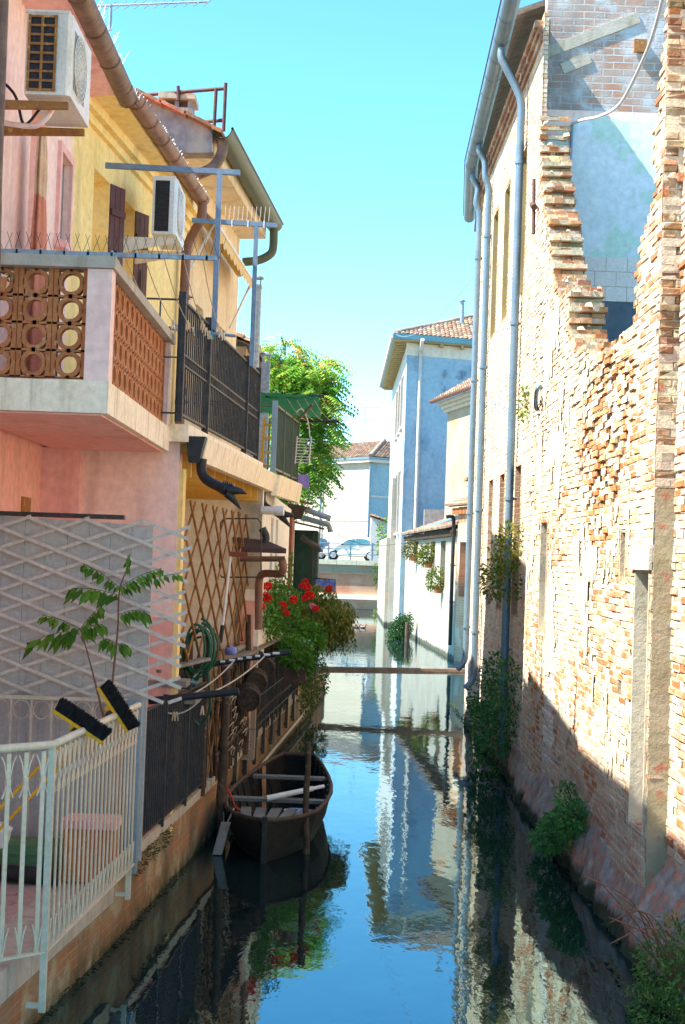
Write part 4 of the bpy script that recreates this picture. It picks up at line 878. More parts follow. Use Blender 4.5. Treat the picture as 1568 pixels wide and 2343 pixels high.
for i in range(260):
    a = r_.uniform(12.4, 14); z = .5+r_.uniform(-.08, .1); leafq(mb, fL(a, z, .03), (1, r_.uniform(-1, 1), r_.uniform(-.5, .8)), (0, 0, 1), r_.uniform(.02, .05), .03, vary((.06, .075, .02), .4))
mb.build('moss', M['leaf'], cwl)
mb = MB(); mb.tube([fL(17, .12, .05), fL(22, .16, .06), fL(30, .2, .05)], .025); mb.build('hose_line', M['rope'], cwl)
# brackets along the outer face
for k in range(9):
    mb = MB(); a = 17+k*1.1; mb.bar(fL(a, .28, .04), fL(a, .95, .04), .05, .05); mb.bar(fL(a, .35, -.02), fL(a, .35, .04), .04, .04); mb.build('bracket', M['black_iron'], cwl)
mb = MB(); mb.prism([(XL(5)-.3, 5, .56), (XL(12.3)-.3, 12.3, .56), (-5, 12.3, .56), (-5, 5, .56)], (0, 0, .055)); struct(mb.build('terrace_floor', M['floor_tiles']))
# ---------------------------------------------------------------- pink house
fP = lambda a, z, off=0: V((-2.8+off, a, z))
pk = thing('pink_house', 'pink plastered house with a tile-screened balcony and thick brown gutter', 'building', (-2.8, 11, .6))
hw = [(12.35, 12.97, 4.4, 7.04), (13.58, 14.08, 6.15, 6.97)]
mb = MB(); wall(mb, fP, 5, 14.2, 4.2, 7.75, hw, .22); mb.build('upper_wall', M['pale_pink'], pk)
mb = MB(); wall(mb, lambda a, z, off=0: fP(a, z, off-.1), 5, 14.0, .5, 4.2, [], .2); mb.box((-6, 5.1, .5), (-3.15, 14.1, 7.7)); mb.build('lower_wall', M['salmon_plaster'], pk)
mb = MB(); mb.box((-2.9, 13.82, .5), (-2.53, 14.08, 4.17)); mb.build('pilaster', M['pink_plaster'], pk)
mb = MB(); mb.box((-2.93, 13.0, 3.5), (-2.885, 13.35, 3.66)); mb.build('vent', M['rust'], pk)
o = recess('balcony_doorway', fP, (12.3, 13.0, 4.35, 7.1), .2, M['pink_plaster'], pk)
o = recess('window', fP, (13.54, 14.12, 6.1, 7.0), .05, M['grey_shutter'], pk)
mb = MB()
for (b0, b1, y0, y1) in ((13.50, 13.58, 6.1, 7.05), (14.08, 14.16, 6.1, 7.05), (13.58, 14.08, 6.97, 7.05)): mb.box((-2.8, b0, y0), (-2.765, b1, y1))
mb.build('frame', M['pink_plaster'], o)
mb = MB(); mb.box((-2.8, 13.45, 6.03), (-2.68, 14.2, 6.10)); mb.build('sill', M['pink_plaster'], o)
mb = MB(); mb.prism([(-2.8, 5, 7.72), (-2.4, 5, 7.78), (-2.4, 5, 7.9), (-2.8, 5, 8.05)], (0, 9.35, 0)); mb.build('eaves', M['pink_plaster'], pk)
mb = MB(); mb.half([(-2.36, 5, 7.86), (-2.36, 14.7, 7.86)], .11, 12); mb.half([(-2.36, 14.66, 7.86), (-2.36, 14.7, 7.86)], .11, 12, th=.108)
for k in range(12): mb.half([(-2.36, 5.5+k*.8, 7.86), (-2.36, 5.53+k*.8, 7.86)], .117, 12)
mb.build('gutter', M['old_gutter'], pk)
mb = MB(); mb.prism([(-2.5, 5, 7.9), (-2.5, 14.4, 7.9), (-6, 14.4, 9.3), (-6, 5, 9.3)], (0, 0, .1)); mb.build('roof', M['terracotta'], pk)
mb = MB(); r_ = random.Random(5)                    # bird spikes on the gutter
for k in range(330):
    p = V((-2.45, 8+6.6*k/330, 7.9)); mb.tube([p, p+V((r_.uniform(-.1, .16), r_.uniform(-.05, .05), r_.uniform(.15, .33)))], .0022, 3, cap=False)
mb.build('bird_spikes', M['wire_glint'], pk)
# balcony
bal = MB(); bal.box((-2.79, 10.2, 4.17), (-1.69, 13.86, 4.40)); balo = bal.build('balcony', M['white_concrete'], pk)
mb = MB(); mb.box((-2.79, 10.24, 4.155), (-1.74, 13.82, 4.168)); mb.build('soffit', M['salmon_plaster'], balo)
for lo_, hi_ in (((-1.87, 10.21, 4.40), (-1.695, 10.37, 5.2)), ((-1.85, 13.7, 4.40), (-1.70, 13.84, 5.2))): mb = MB(); mb.box(lo_, hi_); mb.build('pillar', M['pale_pink'], balo)
mb = MB(); mb.box((-4.0, 10.18, 5.2), (-1.67, 10.39, 5.285), jit=.006); mb.box((-1.87, 10.39, 5.2), (-1.67, 13.88, 5.285), jit=.006); mb.build('coping_rail', M['concrete'], balo)
def screen_tiles(mb, fn, a0, a1, z0, z1, ca, cz_, th):
    """openwork terracotta blocks: rings at the joints, bars and arcs between"""
    na = round((a1-a0)/ca); nz = round((z1-z0)/cz_); ca = (a1-a0)/na; cz_ = (z1-z0)/nz; w = .032
    def strip(pts, w):
        pts = [V((p[0], p[1], 0)) for p in pts]; vs = []
        for i, p in enumerate(pts):
            t = (pts[min(i+1, len(pts)-1)]-pts[max(i-1, 0)]).normalized(); nn = V((-t.y, t.x, 0))*w/2
            for q in (p+nn, p-nn):
                q.x = min(max(q.x, a0), a1); q.y = min(max(q.y, z0), z1); vs += [fn(q.x, q.y, 0), fn(q.x, q.y, -th)]
        fs = []
        for i in range(len(pts)-1):
            a, b = i*4, i*4+4; fs += [(a, a+2, b+2, b), (a+1, b+1, b+3, a+3), (a, b, b+1, a+1), (a+2, a+3, b+3, b+2)]
        mb.add(vs, fs, False)
    for i in range(na+1):
        for j in range(nz+1):
            cx, cy = a0+i*ca, z0+(j)*cz_
            r1, r2 = ca*.32, cz_*.42
            if i < na and j < nz:
                mx, my = cx+ca/2, cy+cz_/2
                strip([(mx+r1*math.cos(R(t)), my+r2*math.sin(R(t))) for t in range(0, 361, 24)], w)
                for s in (-1, 1):
                    strip([(mx+s*ca*.42, cy), (mx+s*ca*.42, cy+cz_)], w*1.1)
                strip([(mx, cy), (mx, my-r2)], w*.8); strip([(mx, my+r2), (mx, cy+cz_)], w*.8)
                strip([(cx, cy), (cx+ca, cy)], w*.5)
mb = MB(); screen_tiles(mb, lambda a, z, off=0: V((a, 10.26-off, z)), -3.12, -1.87, 4.42, 5.2, .25, .19, .07); mb.build('tile_screen', M['terracotta'], balo)
mb = MB(); screen_tiles(mb, lambda a, z, off=0: V((-1.74+off, a, z)), 10.37, 13.72, 4.42, 5.2, .25, .19, .07); mb.build('tile_screen', M['terracotta'], balo)
mb = MB()
for k in range(26):
    p = V((-2.7+k*.07, 10.28, 5.31)); 
    for s in (-1, 1): mb.tube([p, p+V((s*.05, rnd.uniform(-.03, .03), .15))], .002, 3, cap=False)
mb.build('bird_spikes', M['rust_iron'], balo)
# curtain hanging in the doorway, knotted at mid height
t = thing('curtain', 'salmon curtain with knotted cream top hanging in the balcony doorway', 'curtain', (-2.62, 12.6, 4.45))
def cloth(zs, ws, xo, yo, nf=7):
    mb = MB(); vs = []; m = 40
    for z, w in zip(zs, ws):
        for k in range(m):
            a = 2*math.pi*k/m; rr = 1+.22*math.cos(a*nf); vs.append((xo+.5*w*math.sin(a)*rr*.6, yo(z)+w*math.cos(a)*rr, z))
    mb.add(vs, [(i*m+k, i*m+(k+1) % m, (i+1)*m+(k+1) % m, (i+1)*m+k) for i in range(len(zs)-1) for k in range(m)], True); return mb
cloth([4.45, 5.0, 5.5, 5.9, 6.15], [.26, .22, .19, .15, .12], -2.64, lambda z: 12.12-.02*(z-4.4)).build('drape', M['curtain'], t)
cloth([6.15, 6.35, 6.55, 6.68, 6.74], [.12, .125, .11, .08, .03], -2.64, lambda z: 12.08).build('knot', M['curtain_top'], t)
# air conditioners
def aircon(name, lab, lo, hi, old):
    """box on a wall bracket; end with coil faces -Y, fan front faces +X"""
    x0, y0, z0 = lo; x1, y1, z1 = hi; mat = M['ac_white'] if old else M['ac_white_clean']
    t = thing(name, lab, 'air conditioner', (x0, y0, z0), 'air conditioners on the left-hand houses')
    mb = MB(); b = .03
    mb.prism([(x0, y0, z0), (x1-b, y0, z0), (x1, y0+b, z0), (x1, y1, z0), (x0, y1, z0)], (0, 0, z1-z0)); mb.box((x0-.01, y0-.008, z1-.0), (x1-.02, y1, z1+.02)); mb.build('case', mat, t)
    cx1 = x0+(x1-x0)*.66 if old else x0+(x1-x0)*.70
    mb = MB(); mb.box((x0+.03, y0-.004, z0+.03), (cx1, y0-.001, z1-.03)); co = mb.build('coil', M['ac_coil'], t)
    mb = MB(); H = z1-z0-.06
    if old:
        for k in range(9): z = z0+.03+H*k/8; mb.box((x0+.02, y0-.018, z-.008), (cx1+.01, y0-.006, z+.008))
        for x in (x0+.025, (x0+cx1)/2+.01, cx1): mb.box((x-.009, y0-.022, z0+.02), (x+.009, y0-.0065, z1-.02))
        mb.build('guard', M['rust'], co)
    else:
        for k in range(20): z = z0+.05+H*.94*k/19; mb.box((x0+.03, y0-.012, z-.003), (cx1, y0-.005, z+.003))
        mb.build('fins', M['black_plastic'], co)
    mb = MB()                                         # fan grille on the canal side
    cy = y0+(y1-y0)*.42; czz = (z0+z1)/2; r = (z1-z0)*.40
    for q in range(7):
        rr = r*(q+1)/7; mb.tube([V((x1+.012, cy+rr*math.cos(R(a)), czz+rr*math.sin(R(a)))) for a in range(0, 361, 20)], .004, 4, cap=False)
    for a in range(0, 180, 15): mb.bar((x1+.010, cy+r*math.cos(R(a)), czz+r*math.sin(R(a))), (x1+.010, cy-r*math.cos(R(a)), czz-r*math.sin(R(a))), .006, .006)
    if not old:
        for k in range(24): z = z0+.06+H*.92*k/23; mb.box((x1+.001, y0+.1, z-.004), (x1+.007, y0+.1+(y1-y0)*.62, z+.004))
    mb.build('fan_grille', mat, t)
    mb = MB(); mb.lathe((x1, cy, czz), [(.001, 0)], 3) if False else mb.box((x1+.001, cy-r*.9, czz-r*.9), (x1+.003, cy+r*.9, czz+r*.9)) if old else mb.box((x1+.0005, y0+.12, z0+.07), (x1+.001, y0+.1+(y1-y0)*.6, z1-.07)); mb.build('fan_recess', M['grey_shutter'], t)
    bm = M['rust'] if old else M['ac_white']
    for y in (y0+.06, y1-.08):
        mb = MB(); wx = x0-.42; mb.prism([(wx, y, z0-.03), (x1-.02, y, z0-.03), (x1-.02, y, z0-.08), (wx, y, z0-.10 if old else z0-.22)], (0, .04, 0)); mb.box((wx-.01, y-.01, z0-.25), (wx+.02, y+.05, z0+.3)); mb.build('bracket', bm, t)
    if old:
        mb = MB(); mb.tube(smooth_path([(x1-.15, y0+.2, z0-.02), (x1-.2, y0+.15, z0-.14), (x0, y0+.2, z0-.18), (x0-.42, y0+.3, z0-.1)]), .02, 8); mb.build('pipe', M['pale_pink'], t)
        mb = MB(); mb.tube(smooth_path([(x0+.05, y0+.3, z0-.02), (x0-.05, y0+.25, z0-.15), (x0-.15, y0+.3, z0+.1), (x0-.4, y0+.3, z0+.3)]), .012, 6); mb.build('cable', M['black_plastic'], t)
    return t
aircon('air_conditioner', 'weathered white air conditioner with rusty grille above the pink balcony', (-2.42, 10.4, 6.5), (-2.09, 11.2, 7.1), True)
aircon('air_conditioner', 'clean white air conditioner with dark coil on the yellow wall', (-2.24, 16.0, 6.75), (-1.97, 16.85, 7.38), False)
mb = MB(); mb.tube([PD(6, 0, 9.6)+V((0, 0, .6)), PD(-8, 420, 9.6), PD(-10, 700, 9.6)+V((0, 0, -.3))], .04); solo(mb, 'corner_pipe', M['old_gutter'], 'brown rainwater pipe at the left edge beside the old air conditioner', 'pipe')
# ---------------------------------------------------------------- yellow house with the annex
fY = line_fn((-2.8, 14.2), (-2.26, 19.6), -1); LY = math.hypot(.54, 5.4)
yh = thing('yellow_house', 'yellow plastered house with brown shutters and a railed roof terrace', 'building', (-2.5, 17, .6))
def aY(d): return (d-14.2)*LY/5.4
yw = [(aY(15.0), aY(15.62), 5.35, 7.2), (aY(16.2), aY(16.75), 5.35, 7.18)]
mb = MB(); wall(mb, fY, 0, LY, .5, 7.75, yw, .24); mb.prism([fY(.02, .5, -.25), fY(LY, .5, -.25), (-6, 19.6, .5), (-6, 14.25, .5)], (0, 0, 7.2)); mb.build('wall', M['yellow_plaster'], yh)
for k, h in enumerate(yw):
    o = recess('window', fY, h, .2, M['yellow_plaster'], yh)
    mb = MB(); mb.prism([fY(h[0]-.06, h[2]-.07, -.1), fY(h[1]+.06, h[2]-.07, -.1), fY(h[1]+.06, h[2]-.07, .06), fY(h[0]-.06, h[2]-.07, .06)], (0, 0, .07)); mb.build('sill', M['white_concrete'], o)
    hg = fY(h[1]+.01, 0, .01); d = V((.46, .88, 0)).normalized(); mb = MB(); wd = .27
    for q in range(3): mb.prism([hg+d*(wd*q/3+.003)+V((0, 0, h[2])), hg+d*(wd*(q+1)/3-.003)+V((0, 0, h[2])), hg+d*(wd*(q+1)/3-.003)+V((-.035, .02, h[2])), hg+d*(wd*q/3+.003)+V((-.035, .02, h[2]))], (0, 0, h[3]-h[2]))
    for z in (h[2]+.25, h[3]-.3): mb.bar(hg+d*.01+V((.012, -.008, z)), hg+d*(wd-.01)+V((.012, -.008, z)), .02, .07)
    so = mb.build('shutter', M['shutter_brown'], o)
    mb = MB(); mb.bar(hg+d*.15+V((0, -.03, h[2]+.8)), hg+d*.15+V((0, -.03, h[2]+1.15)), .015, .015); mb.build('bolt', M['black_iron'], so)
mb = MB()
for z, o_ in ((7.58, .05), (7.67, .12)): mb.prism([fY(.0, z, -.1), fY(LY, z, -.1), fY(LY, z, o_), fY(0, z, o_)], (0, 0, .108))
mb.prism([fY(0, 7.775, -.1), fY(LY, 7.775, -.1), V((-2.08, 19.6, 7.775)), V((-2.40, 14.2, 7.775))], (0, 0, .1)); mb.build('cornice', M['yellow_plaster'], yh)
ga, gb = V((-2.30, 14.66, 7.88)), V((-2.0, 19.0, 7.90))
mb = MB(); mb.half([ga, gb], .10, 12); mb.half([lerp(ga, gb, .997), gb], .10, 12, th=.098)
for k in range(7): p = lerp(ga, gb, .04+k*.155); d = (gb-ga).normalized()*.012; mb.half([p-d, p+d], .108, 12)
mb.build('gutter', M['brown_gutter'], yh)
mb = MB(); mb.prism([ga+V((-.1, 0, .03)), gb+V((-.1, .5, .03)), (-6, 19.5, 9.3), (-6, 14.6, 9.3)], (0, 0, .09)); mb.build('roof', M['terracotta'], yh)
mb = MB(); r_ = random.Random(8)
for k in range(170): p = lerp(ga, gb, k/170)+V((.02, 0, .02)); q = r_.uniform(.02, .07); mb.tube([p, p+V((r_.uniform(-.02, .06), r_.uniform(-.03, .03), q))], .006, 3)
mb.build('bird_spikes', M['wire_glint'], yh)
downpipe([V((-1.98, 18.85, 7.82)), V((-2.0, 18.9, 7.6)), V((-2.16, 19.1, 7.35)), V((-2.2, 19.1, 7.0)), V((-2.2, 19.1, 5.6)), V((-2.2, 19.1, 4.46))], .065, yh, M['brown_gutter'], clips=[(-2.2, 19.1, z) for z in (6.6, 5.2)])
# annex: terrace on the canal side
def XE(d): return -1.53+.078*(d-13.6)
an = MB(); an.box((-2.53, 14.0, 2.57), (-1.60, 14.25, 4.27)); ann = an.build('annex_wall', M['pale_pink'], yh)
mb = MB(); mb.box((-2.53, 14.0, .5), (-1.602, 14.25, 2.57)); mb.build('plinth', M['salmon_plaster'], ann)
mb = MB(); mb.box((-1.60, 14.01, .5), (-1.555, 14.24, 4.02)); mb.build('corner_strip', M['yellow_plaster'], ann)
mb = MB(); mb.prism([(-2.75, 13.86, 4.27), (XE(13.86), 13.86, 4.27), (XE(19.3), 19.3, 4.27), (-2.3, 19.3, 4.27)], (0, 0, .17)); mb.build('terrace_slab', M['white_concrete'], yh)
mb = MB(); mb.prism([(-2.70, 14.15, 4.2), (XE(14.15)-.03, 14.15, 4.2), (XE(19.1)-.03, 19.1, 4.2), (-2.3, 19.1, 4.2)], (0, 0, .065))
for k in range(7): d = 14.5+k*.72; mb.box((-2.6, d, 3.96), (XE(d)-.08, d+.08, 4.197))
mb.box((-2.5, 19.0, 3.92), (XE(19)-.02, 19.12, 4.197)); mb.build('terrace_beams', M['ochre_paint'], yh)
mb = MB()                                           # box gutter along the terrace edge
gp = [(0, .15), (.17, .15), (.12, -.08), (.03, -.08)]
mb.prism([(XE(14.0)+x, 14.0, 4.17+z) for x, z in gp], V((XE(19.5)-XE(14.0), 5.5, -.02))); mb.build('terrace_gutter', M['white_concrete'], yh)
mb = MB(); mb.prism([(XE(13.9)-.03+x*1.12, 13.9, 4.165+z*1.1) for x, z in gp], (.008, .1, 0)); mb.build('gutter_end_cap', M['black_plastic'], yh)
def spout(p, par):
    """downspout ending in an open-jawed dragon head"""
    p = V(p); mb = MB()
    pts = smooth_path([p, p+V((0, 0, -.12)), p+V((.05, -.02, -.20)), p+V((.16, -.05, -.26)), p+V((.26, -.07, -.30))], 5); mb.tube(pts, [.05]*(len(pts)-5)+[.05, .055, .06, .062, .055], 10); o = mb.build('spout', M['black_plastic'], par)
    h = pts[-1]; mb = MB()
    mb.tube([h, h+V((.06, 0, -.0)), h+V((.13, 0, -.005)), h+V((.19, 0, -.03))], [.05, .045, .03, .006], 8)
    mb.tube([h+V((0, 0, -.03)), h+V((.05, 0, -.075)), h+V((.10, 0, -.13)), h+V((.14, 0, -.18))], [.045, .036, .022, .005], 8)
    for k in range(5): mb.tube([h+V((.02*k-.03, 0, .04)), h+V((.02*k-.045, 0, .10-.006*k))], [.014, .003], 5)
    mb.build('dragon_head', M['black_plastic'], o)
spout((-1.38, 13.98, 4.12), yh)
def railing_run(mb, a, b, z0, z1, sp=.115, r=.008, rail=.03, mid=None, flat=None):
    a, b = V(a), V(b); n = max(2, int((b-a).length/sp))
    for k in range(n+1):
        p = lerp(a, b, k/n)
        if flat: mb.bar(p+V((0, 0, z0)), p+V((0, 0, z1)), flat[0], flat[1], up=(b-a))
        else: mb.bar(p+V((0, 0, z0)), p+V((0, 0, z1)), r*2, r*2)
    for z in (z0, z1): mb.bar(a+V((0, 0, z)), b+V((0, 0, z)), rail, rail*.6)
    if mid:
        for z in mid: mb.bar(a+V((0, 0, z)), b+V((0, 0, z)), rail*.7, rail*.5)
tr = thing('terrace_railing', 'black wrought iron railing round the yellow house roof terrace', 'railing', (XE(16)-.06, 16, 4.44))
ra, rb = V((XE(13.6)-.06, 13.62, 0)), V((XE(19)-.06, 19.0, 0))
mb = MB(); railing_run(mb, ra, rb, 4.52, 5.60, .105, .0078, .038, mid=(5.0, 5.1)); d = (rb-ra).normalized()
for k in range(54):
    p = lerp(ra, rb, (k+.5)/54)+V((0, 0, 5.05)); mb.tube([p+d*.04*math.cos(R(q))+V((0, 0, .045*math.sin(R(q)))) for q in range(0, 361, 60)], .006, 4, cap=False)
for k in range(9):
    for zz in (4.76, 5.36):
        p = lerp(ra, rb, (k+.5)/9)+V((0, 0, zz)); mb.tube([p+d*.05*math.cos(R(q))+V((0, 0, .07*math.sin(R(q)))) for q in range(0, 361, 60)], .007, 4, cap=False)
mb.build('bar_panel', M['black_iron'], tr)
mb = MB(); railing_run(mb, (-2.2, 13.62, 0), ra, 4.52, 5.60, .16, .007, .025, mid=(5.05,)); mb.build('bar_panel', M['black_iron'], tr)
for d_ in (13.65, 15.1, 17.9, 19.0):
    mb = MB(); x = XE(d_)-.06; mb.bar((x, d_, 4.44), (x, d_, 5.68), .07, .05); mb.build('post', M['black_iron'], tr)
# clothes-line gallows
def gallows(lab, x, y, z0, z1, xa, xb, spikes):
    t = thing('clothes_post', lab, 'clothes post', (x, y, z0), 'clothes posts on the roof terrace')
    mb = MB(); mb.bar((x, y, z0), (x, y, z1), .055, .055); mb.build('post', M['blue_steel'], t)
    mb = MB(); mb.bar((xa, y-.002, z1+.03), (xb, y-.002, z1+.0), .05, .055); mb.build('crossbar', M['blue_steel'], t)
    if spikes:
        mb = MB()
        for k in range(12): p = V((xa+.35+(xb-xa-.4)*k/12, y, z1+.05)); mb.tube([p, p+V((.012, 0, .18))], .0035, 4)
        mb.build('bird_spikes', M['wire_glint'], t)
        mb = MB()
        for k in range(3): p = V((xa+.5+k*.2, y-.03, z1)); mb.box(p-V((.008, 0, .04)), p+V((.008, .06, .05)))
        mb.build('hooks', M['white_plastic'], t)
gallows('nearer tall steel clothes post with a long bare crossbar against the yellow wall', XE(15.1)-.0, 15.08, 5.55, 7.22, -2.62, -1.20, False)
gallows('farther tall steel clothes post with spikes along its crossbar', XE(17.9)-.0, 17.88, 5.55, 7.32, -2.0, -.94, True)
t = thing('clothes_line', 'washing lines with many pegs strung between the balcony bar and the terrace', 'clothes line', (-1.3, 12.5, 5.2))
mb = MB(); mb.bar((-2.9, 10.27, 5.315), (-.96, 10.27, 5.315), .03, .03)
for k in range(9): mb.box((-2.4+k*.17, 10.255, 5.30), (-2.385+k*.17, 10.285, 5.345))
mb.build('near_bar', M['galv'], t)
mb = MB(); mb.tube([(-1.95, 15.06, 5.55), (-1.18, 15.06, 5.49)], .016); mb.build('far_bar', M['galv'], t)
lines = [(V((-1.62+.14*k, 10.27, 5.31)), V((-1.86+.14*k, 15.06, 5.54-.01*k))) for k in range(5)]
mb = MB()
def sag(a, b, t_, s=.12): p = lerp(a, b, t_); p.z -= s*4*t_*(1-t_); return p
for a, b in lines: mb.tube([sag(a, b, k/12) for k in range(13)], .004, 5)
mb.build('cord', M['rope'], t)
pegc = [(.62, .45, .24), (.66, .50, .30), (.58, .40, .22), (.70, .60, .48)]
def peg(p, col, grp, lab):
    mb = MB(); p = V(p); a = rnd.uniform(-.5, .5); d = V((math.cos(a), math.sin(a), 0)); s = V((-d.y, d.x, 0))
    for k in (-1, 1): mb.obox(p+d*.006*k-V((0, 0, .022))+d*k*.003, d*.004, s*.006, V((d.x*k*.006, d.y*k*.006, -.042)))
    mb.tube([p-s*.007-V((0, 0, .012)), p+s*.007-V((0, 0, .012))], .004, 5)
    mb.c = [col]*len(mb.f); solo(mb, 'clothes_peg', M['attr'], lab, 'clothes peg', grp)
r_ = random.Random(21); PW = 'pale wooden clothes peg clipped on the washing lines of the roof terrace'
for k in range(26):
    a, b = lines[k % 5]; p = sag(a, b, r_.uniform(.60, .99)); peg(p, r_.choice(pegc), 'wooden pegs on the terrace washing lines', PW)
for k, (col, q, nm) in enumerate((((.03, .06, .45), .80, 'deep blue'), ((.05, .35, .50), .94, 'light blue'), ((.5, .02, .02), .90, 'red'), ((.05, .30, .42), .97, 'teal'))):
    a, b = lines[(k*2+1) % 5]; peg(sag(a, b, q)+V((.02, 0, 0)), col, None, nm+' plastic peg among the wooden pegs on the washing line')
peg(sag(*lines[0], .55), (.5, .05, .03), None, 'lone rust red peg on the line nearest the yellow wall')
# ---------------------------------------------------------------- beige house with the green gutter
bg = thing('beige_house', 'beige house with a bulky green gutter and grey plaster gable', 'building', (-2.2, 22, .6))
fG3 = line_fn((-2.42, 19.6), (-1.95, 25), -1); L3 = math.hypot(.47, 5.4)
w3 = [(1.7, 2.3, 5.4, 6.9), (3.6, 4.3, 5.3, 6.9)]
mb = MB(); wall(mb, fG3, 0, L3, .5, 8.75, w3, .22); mb.prism([fG3(.02, .5, -.23), fG3(L3, .5, -.23), (-6, 25, .5), (-6, 19.7, .5)], (0, 0, 8.2)); mb.build('wall', M['beige_plaster'], bg)
for h in w3: o = recess('window', fG3, h, .18, M['window_grey'], bg, frame=M['white_frame'])
mb = MB(); hg = fG3(4.35, 0, .02); mb.prism([hg+V((0, 0, 5.2)), hg+V((.30, .06, 5.2)), hg+V((.30, .10, 5.2)), hg+V((0, .04, 5.2))], (0, 0, .85)); mb.build('shutter', M['shutter_red'], bg)
mb = MB(); mb.prism([(-6, 19.62, 10.55), (-3.05, 19.62, 9.47), (-1.96, 19.62, 9.02), (-1.96, 19.62, 8.7), (-2.45, 19.62, 8.68), (-2.45, 19.62, 6), (-6, 19.62, 6)], (0, .3, 0)); mb.build('gable', M['grey_plaster'], bg)
mb = MB(); mb.prism([(-2.42, 19.64, 8.70), (-1.95, 19.64, 8.72), (-1.50, 25, 8.72), (-1.97, 25, 8.70)], (0, 0, .12))
mb.prism([(-1.99, 19.9, 8.84), (-1.95, 19.9, 8.84), (-1.50, 25, 8.84), (-1.54, 25, 8.84)], (0, 0, .14)); mb.build('soffit', M['beige_plaster'], bg)
mb = MB(); ga, gb = V((-1.83, 19.55, 9.02)), V((-1.36, 25.05, 9.0)); mb.half([ga, gb], .15, 12, th=.012); mb.half([lerp(ga, gb, .998), gb], .15, 12, th=.147)
mb.half([ga+V((.147, 0, .0)), gb+V((.147, 0, .0))], .02, 6, a0=0, a1=360); mb.build('gutter', M['green_gutter'], bg)
mb = MB(); mb.prism([(-1.85, 19.7, 9.0), (-1.42, 25.2, 9.0), (-6, 25.2, 10.72), (-6, 19.7, 10.72)], (0, 0, .06)); mb.build('roof', M['terracotta'], bg)
mb = MB(); r_ = random.Random(2)
for k in range(11):
    x = -1.98-k*.34; z = 8.96+(-1.98-x)*.42; mb.prism([(x, 19.45, z+.05), (x-.36, 19.45, z+.22), (x-.36, 19.45, z+.27), (x, 19.45, z+.10)], (0, .4, 0), col=vary((.36, .15, .08), .35))
mb.build('verge_tiles', M['tile_roof'], bg)
downpipe([ga+V((.0, .15, -.1)), ga+V((.0, .15, -.3)), ga+V((-.12, .12, -.52)), ga+V((-.42, .1, -.68)), ga+V((-.55, .1, -.85)), ga+V((-.57, .1, -1.3)), ga+V((-.57, .1, -4.4))], .075, bg, M['old_gutter'])
downpipe([gb+V((0, -.15, -.1)), gb+V((.0, -.15, -.45)), gb+V((-.06, -.15, -.58)), gb+V((-.25, -.15, -.68)), gb+V((-.52, -.15, -.72))], .075, bg, M['green_gutter'])
t = thing('chimney', 'squat brick chimney with a concrete slab cap on the beige house roof', 'chimney', PD(408, 270, 21.2))
c = PD(408, 262, 21.2); mb = MB(); mb.box(c+V((-.22, -.22, -.5)), c+V((.22, .25, .04))); mb.build('stack', M['concrete'], t)
mb = MB()
for x in (-.22, -.03, .16): mb.box(c+V((x, -.2, .04)), c+V((x+.06, .22, .16)))
mb.build('vent_piers', M['grey_plaster'], t)
mb = MB(); mb.box(c+V((-.27, -.27, .16)), c+V((.27, .3, .24))); mb.build('cap_slab', M['concrete'], t)
t = thing('roof_rail', 'rusty pipe guard rail standing on the beige house roof edge', 'railing', PD(515, 300, 20.6))
q = lambda x, y, d=20.6: PD(x, y, d)
for pts in ([q(517, 190), q(512, 300)], [q(495, 203), q(490, 298)], [q(408, 197, 20.9), q(409, 230, 20.9)], [q(320, 218, 21.2), q(518, 202)], [q(470, 278, 20.8), q(514, 275)]):
    mb = MB(); mb.tube(pts, .028, 6); mb.build('rail', M['rust_iron'], t)
antenna(PD(252, 70, 18)-V((0, 0, .0)), .33, 'comb shaped television aerial above the pink and yellow roofs', 11, -.12, 1)
t = thing('awning', 'half rolled yellow awning with scalloped edge on the beige house', 'awning', (-1.9, 22, 7.6))
a0, a1 = PD(487, 470, 20.3), PD(577, 618, 24.2)
mb = MB(); mb.tube([a0+V((-.2, 0, -.05)), a1+V((-.2, 0, -.05))], .075, 10); mb.build('roll', M['awning_cloth'], t)
mb = MB(); vs = []; n = 36; b0, b1 = a0+V((.03, 0, -.2)), a1+V((.03, 0, -.2))
for k in range(n+1):
    p = lerp(a0+V((-.2, 0, .0)), a1+V((-.2, 0, .0)), k/n); r0 = lerp(b0, b1, k/n); vs += [p, r0, r0+V((.02, 0, -.16-.07*abs(math.sin(k*math.pi/3))))]
mb.add(vs, [(i*3+k, i*3+3+k, i*3+4+k, i*3+1+k) for i in range(n) for k in (0, 1)], False); mb.build('cloth', M['awning_cloth'], t)
mb = MB(); mb.bar(b0, b1, .04, .04); mb.bar(b0+V((0, .2, 0)), fG3(.9, 7.2, .02), .03, .03); mb.bar(b1-V((0, .2, 0)), fG3(4.6, 7.0, .02), .03, .03); mb.build('front_bar', M['white_frame'], t)
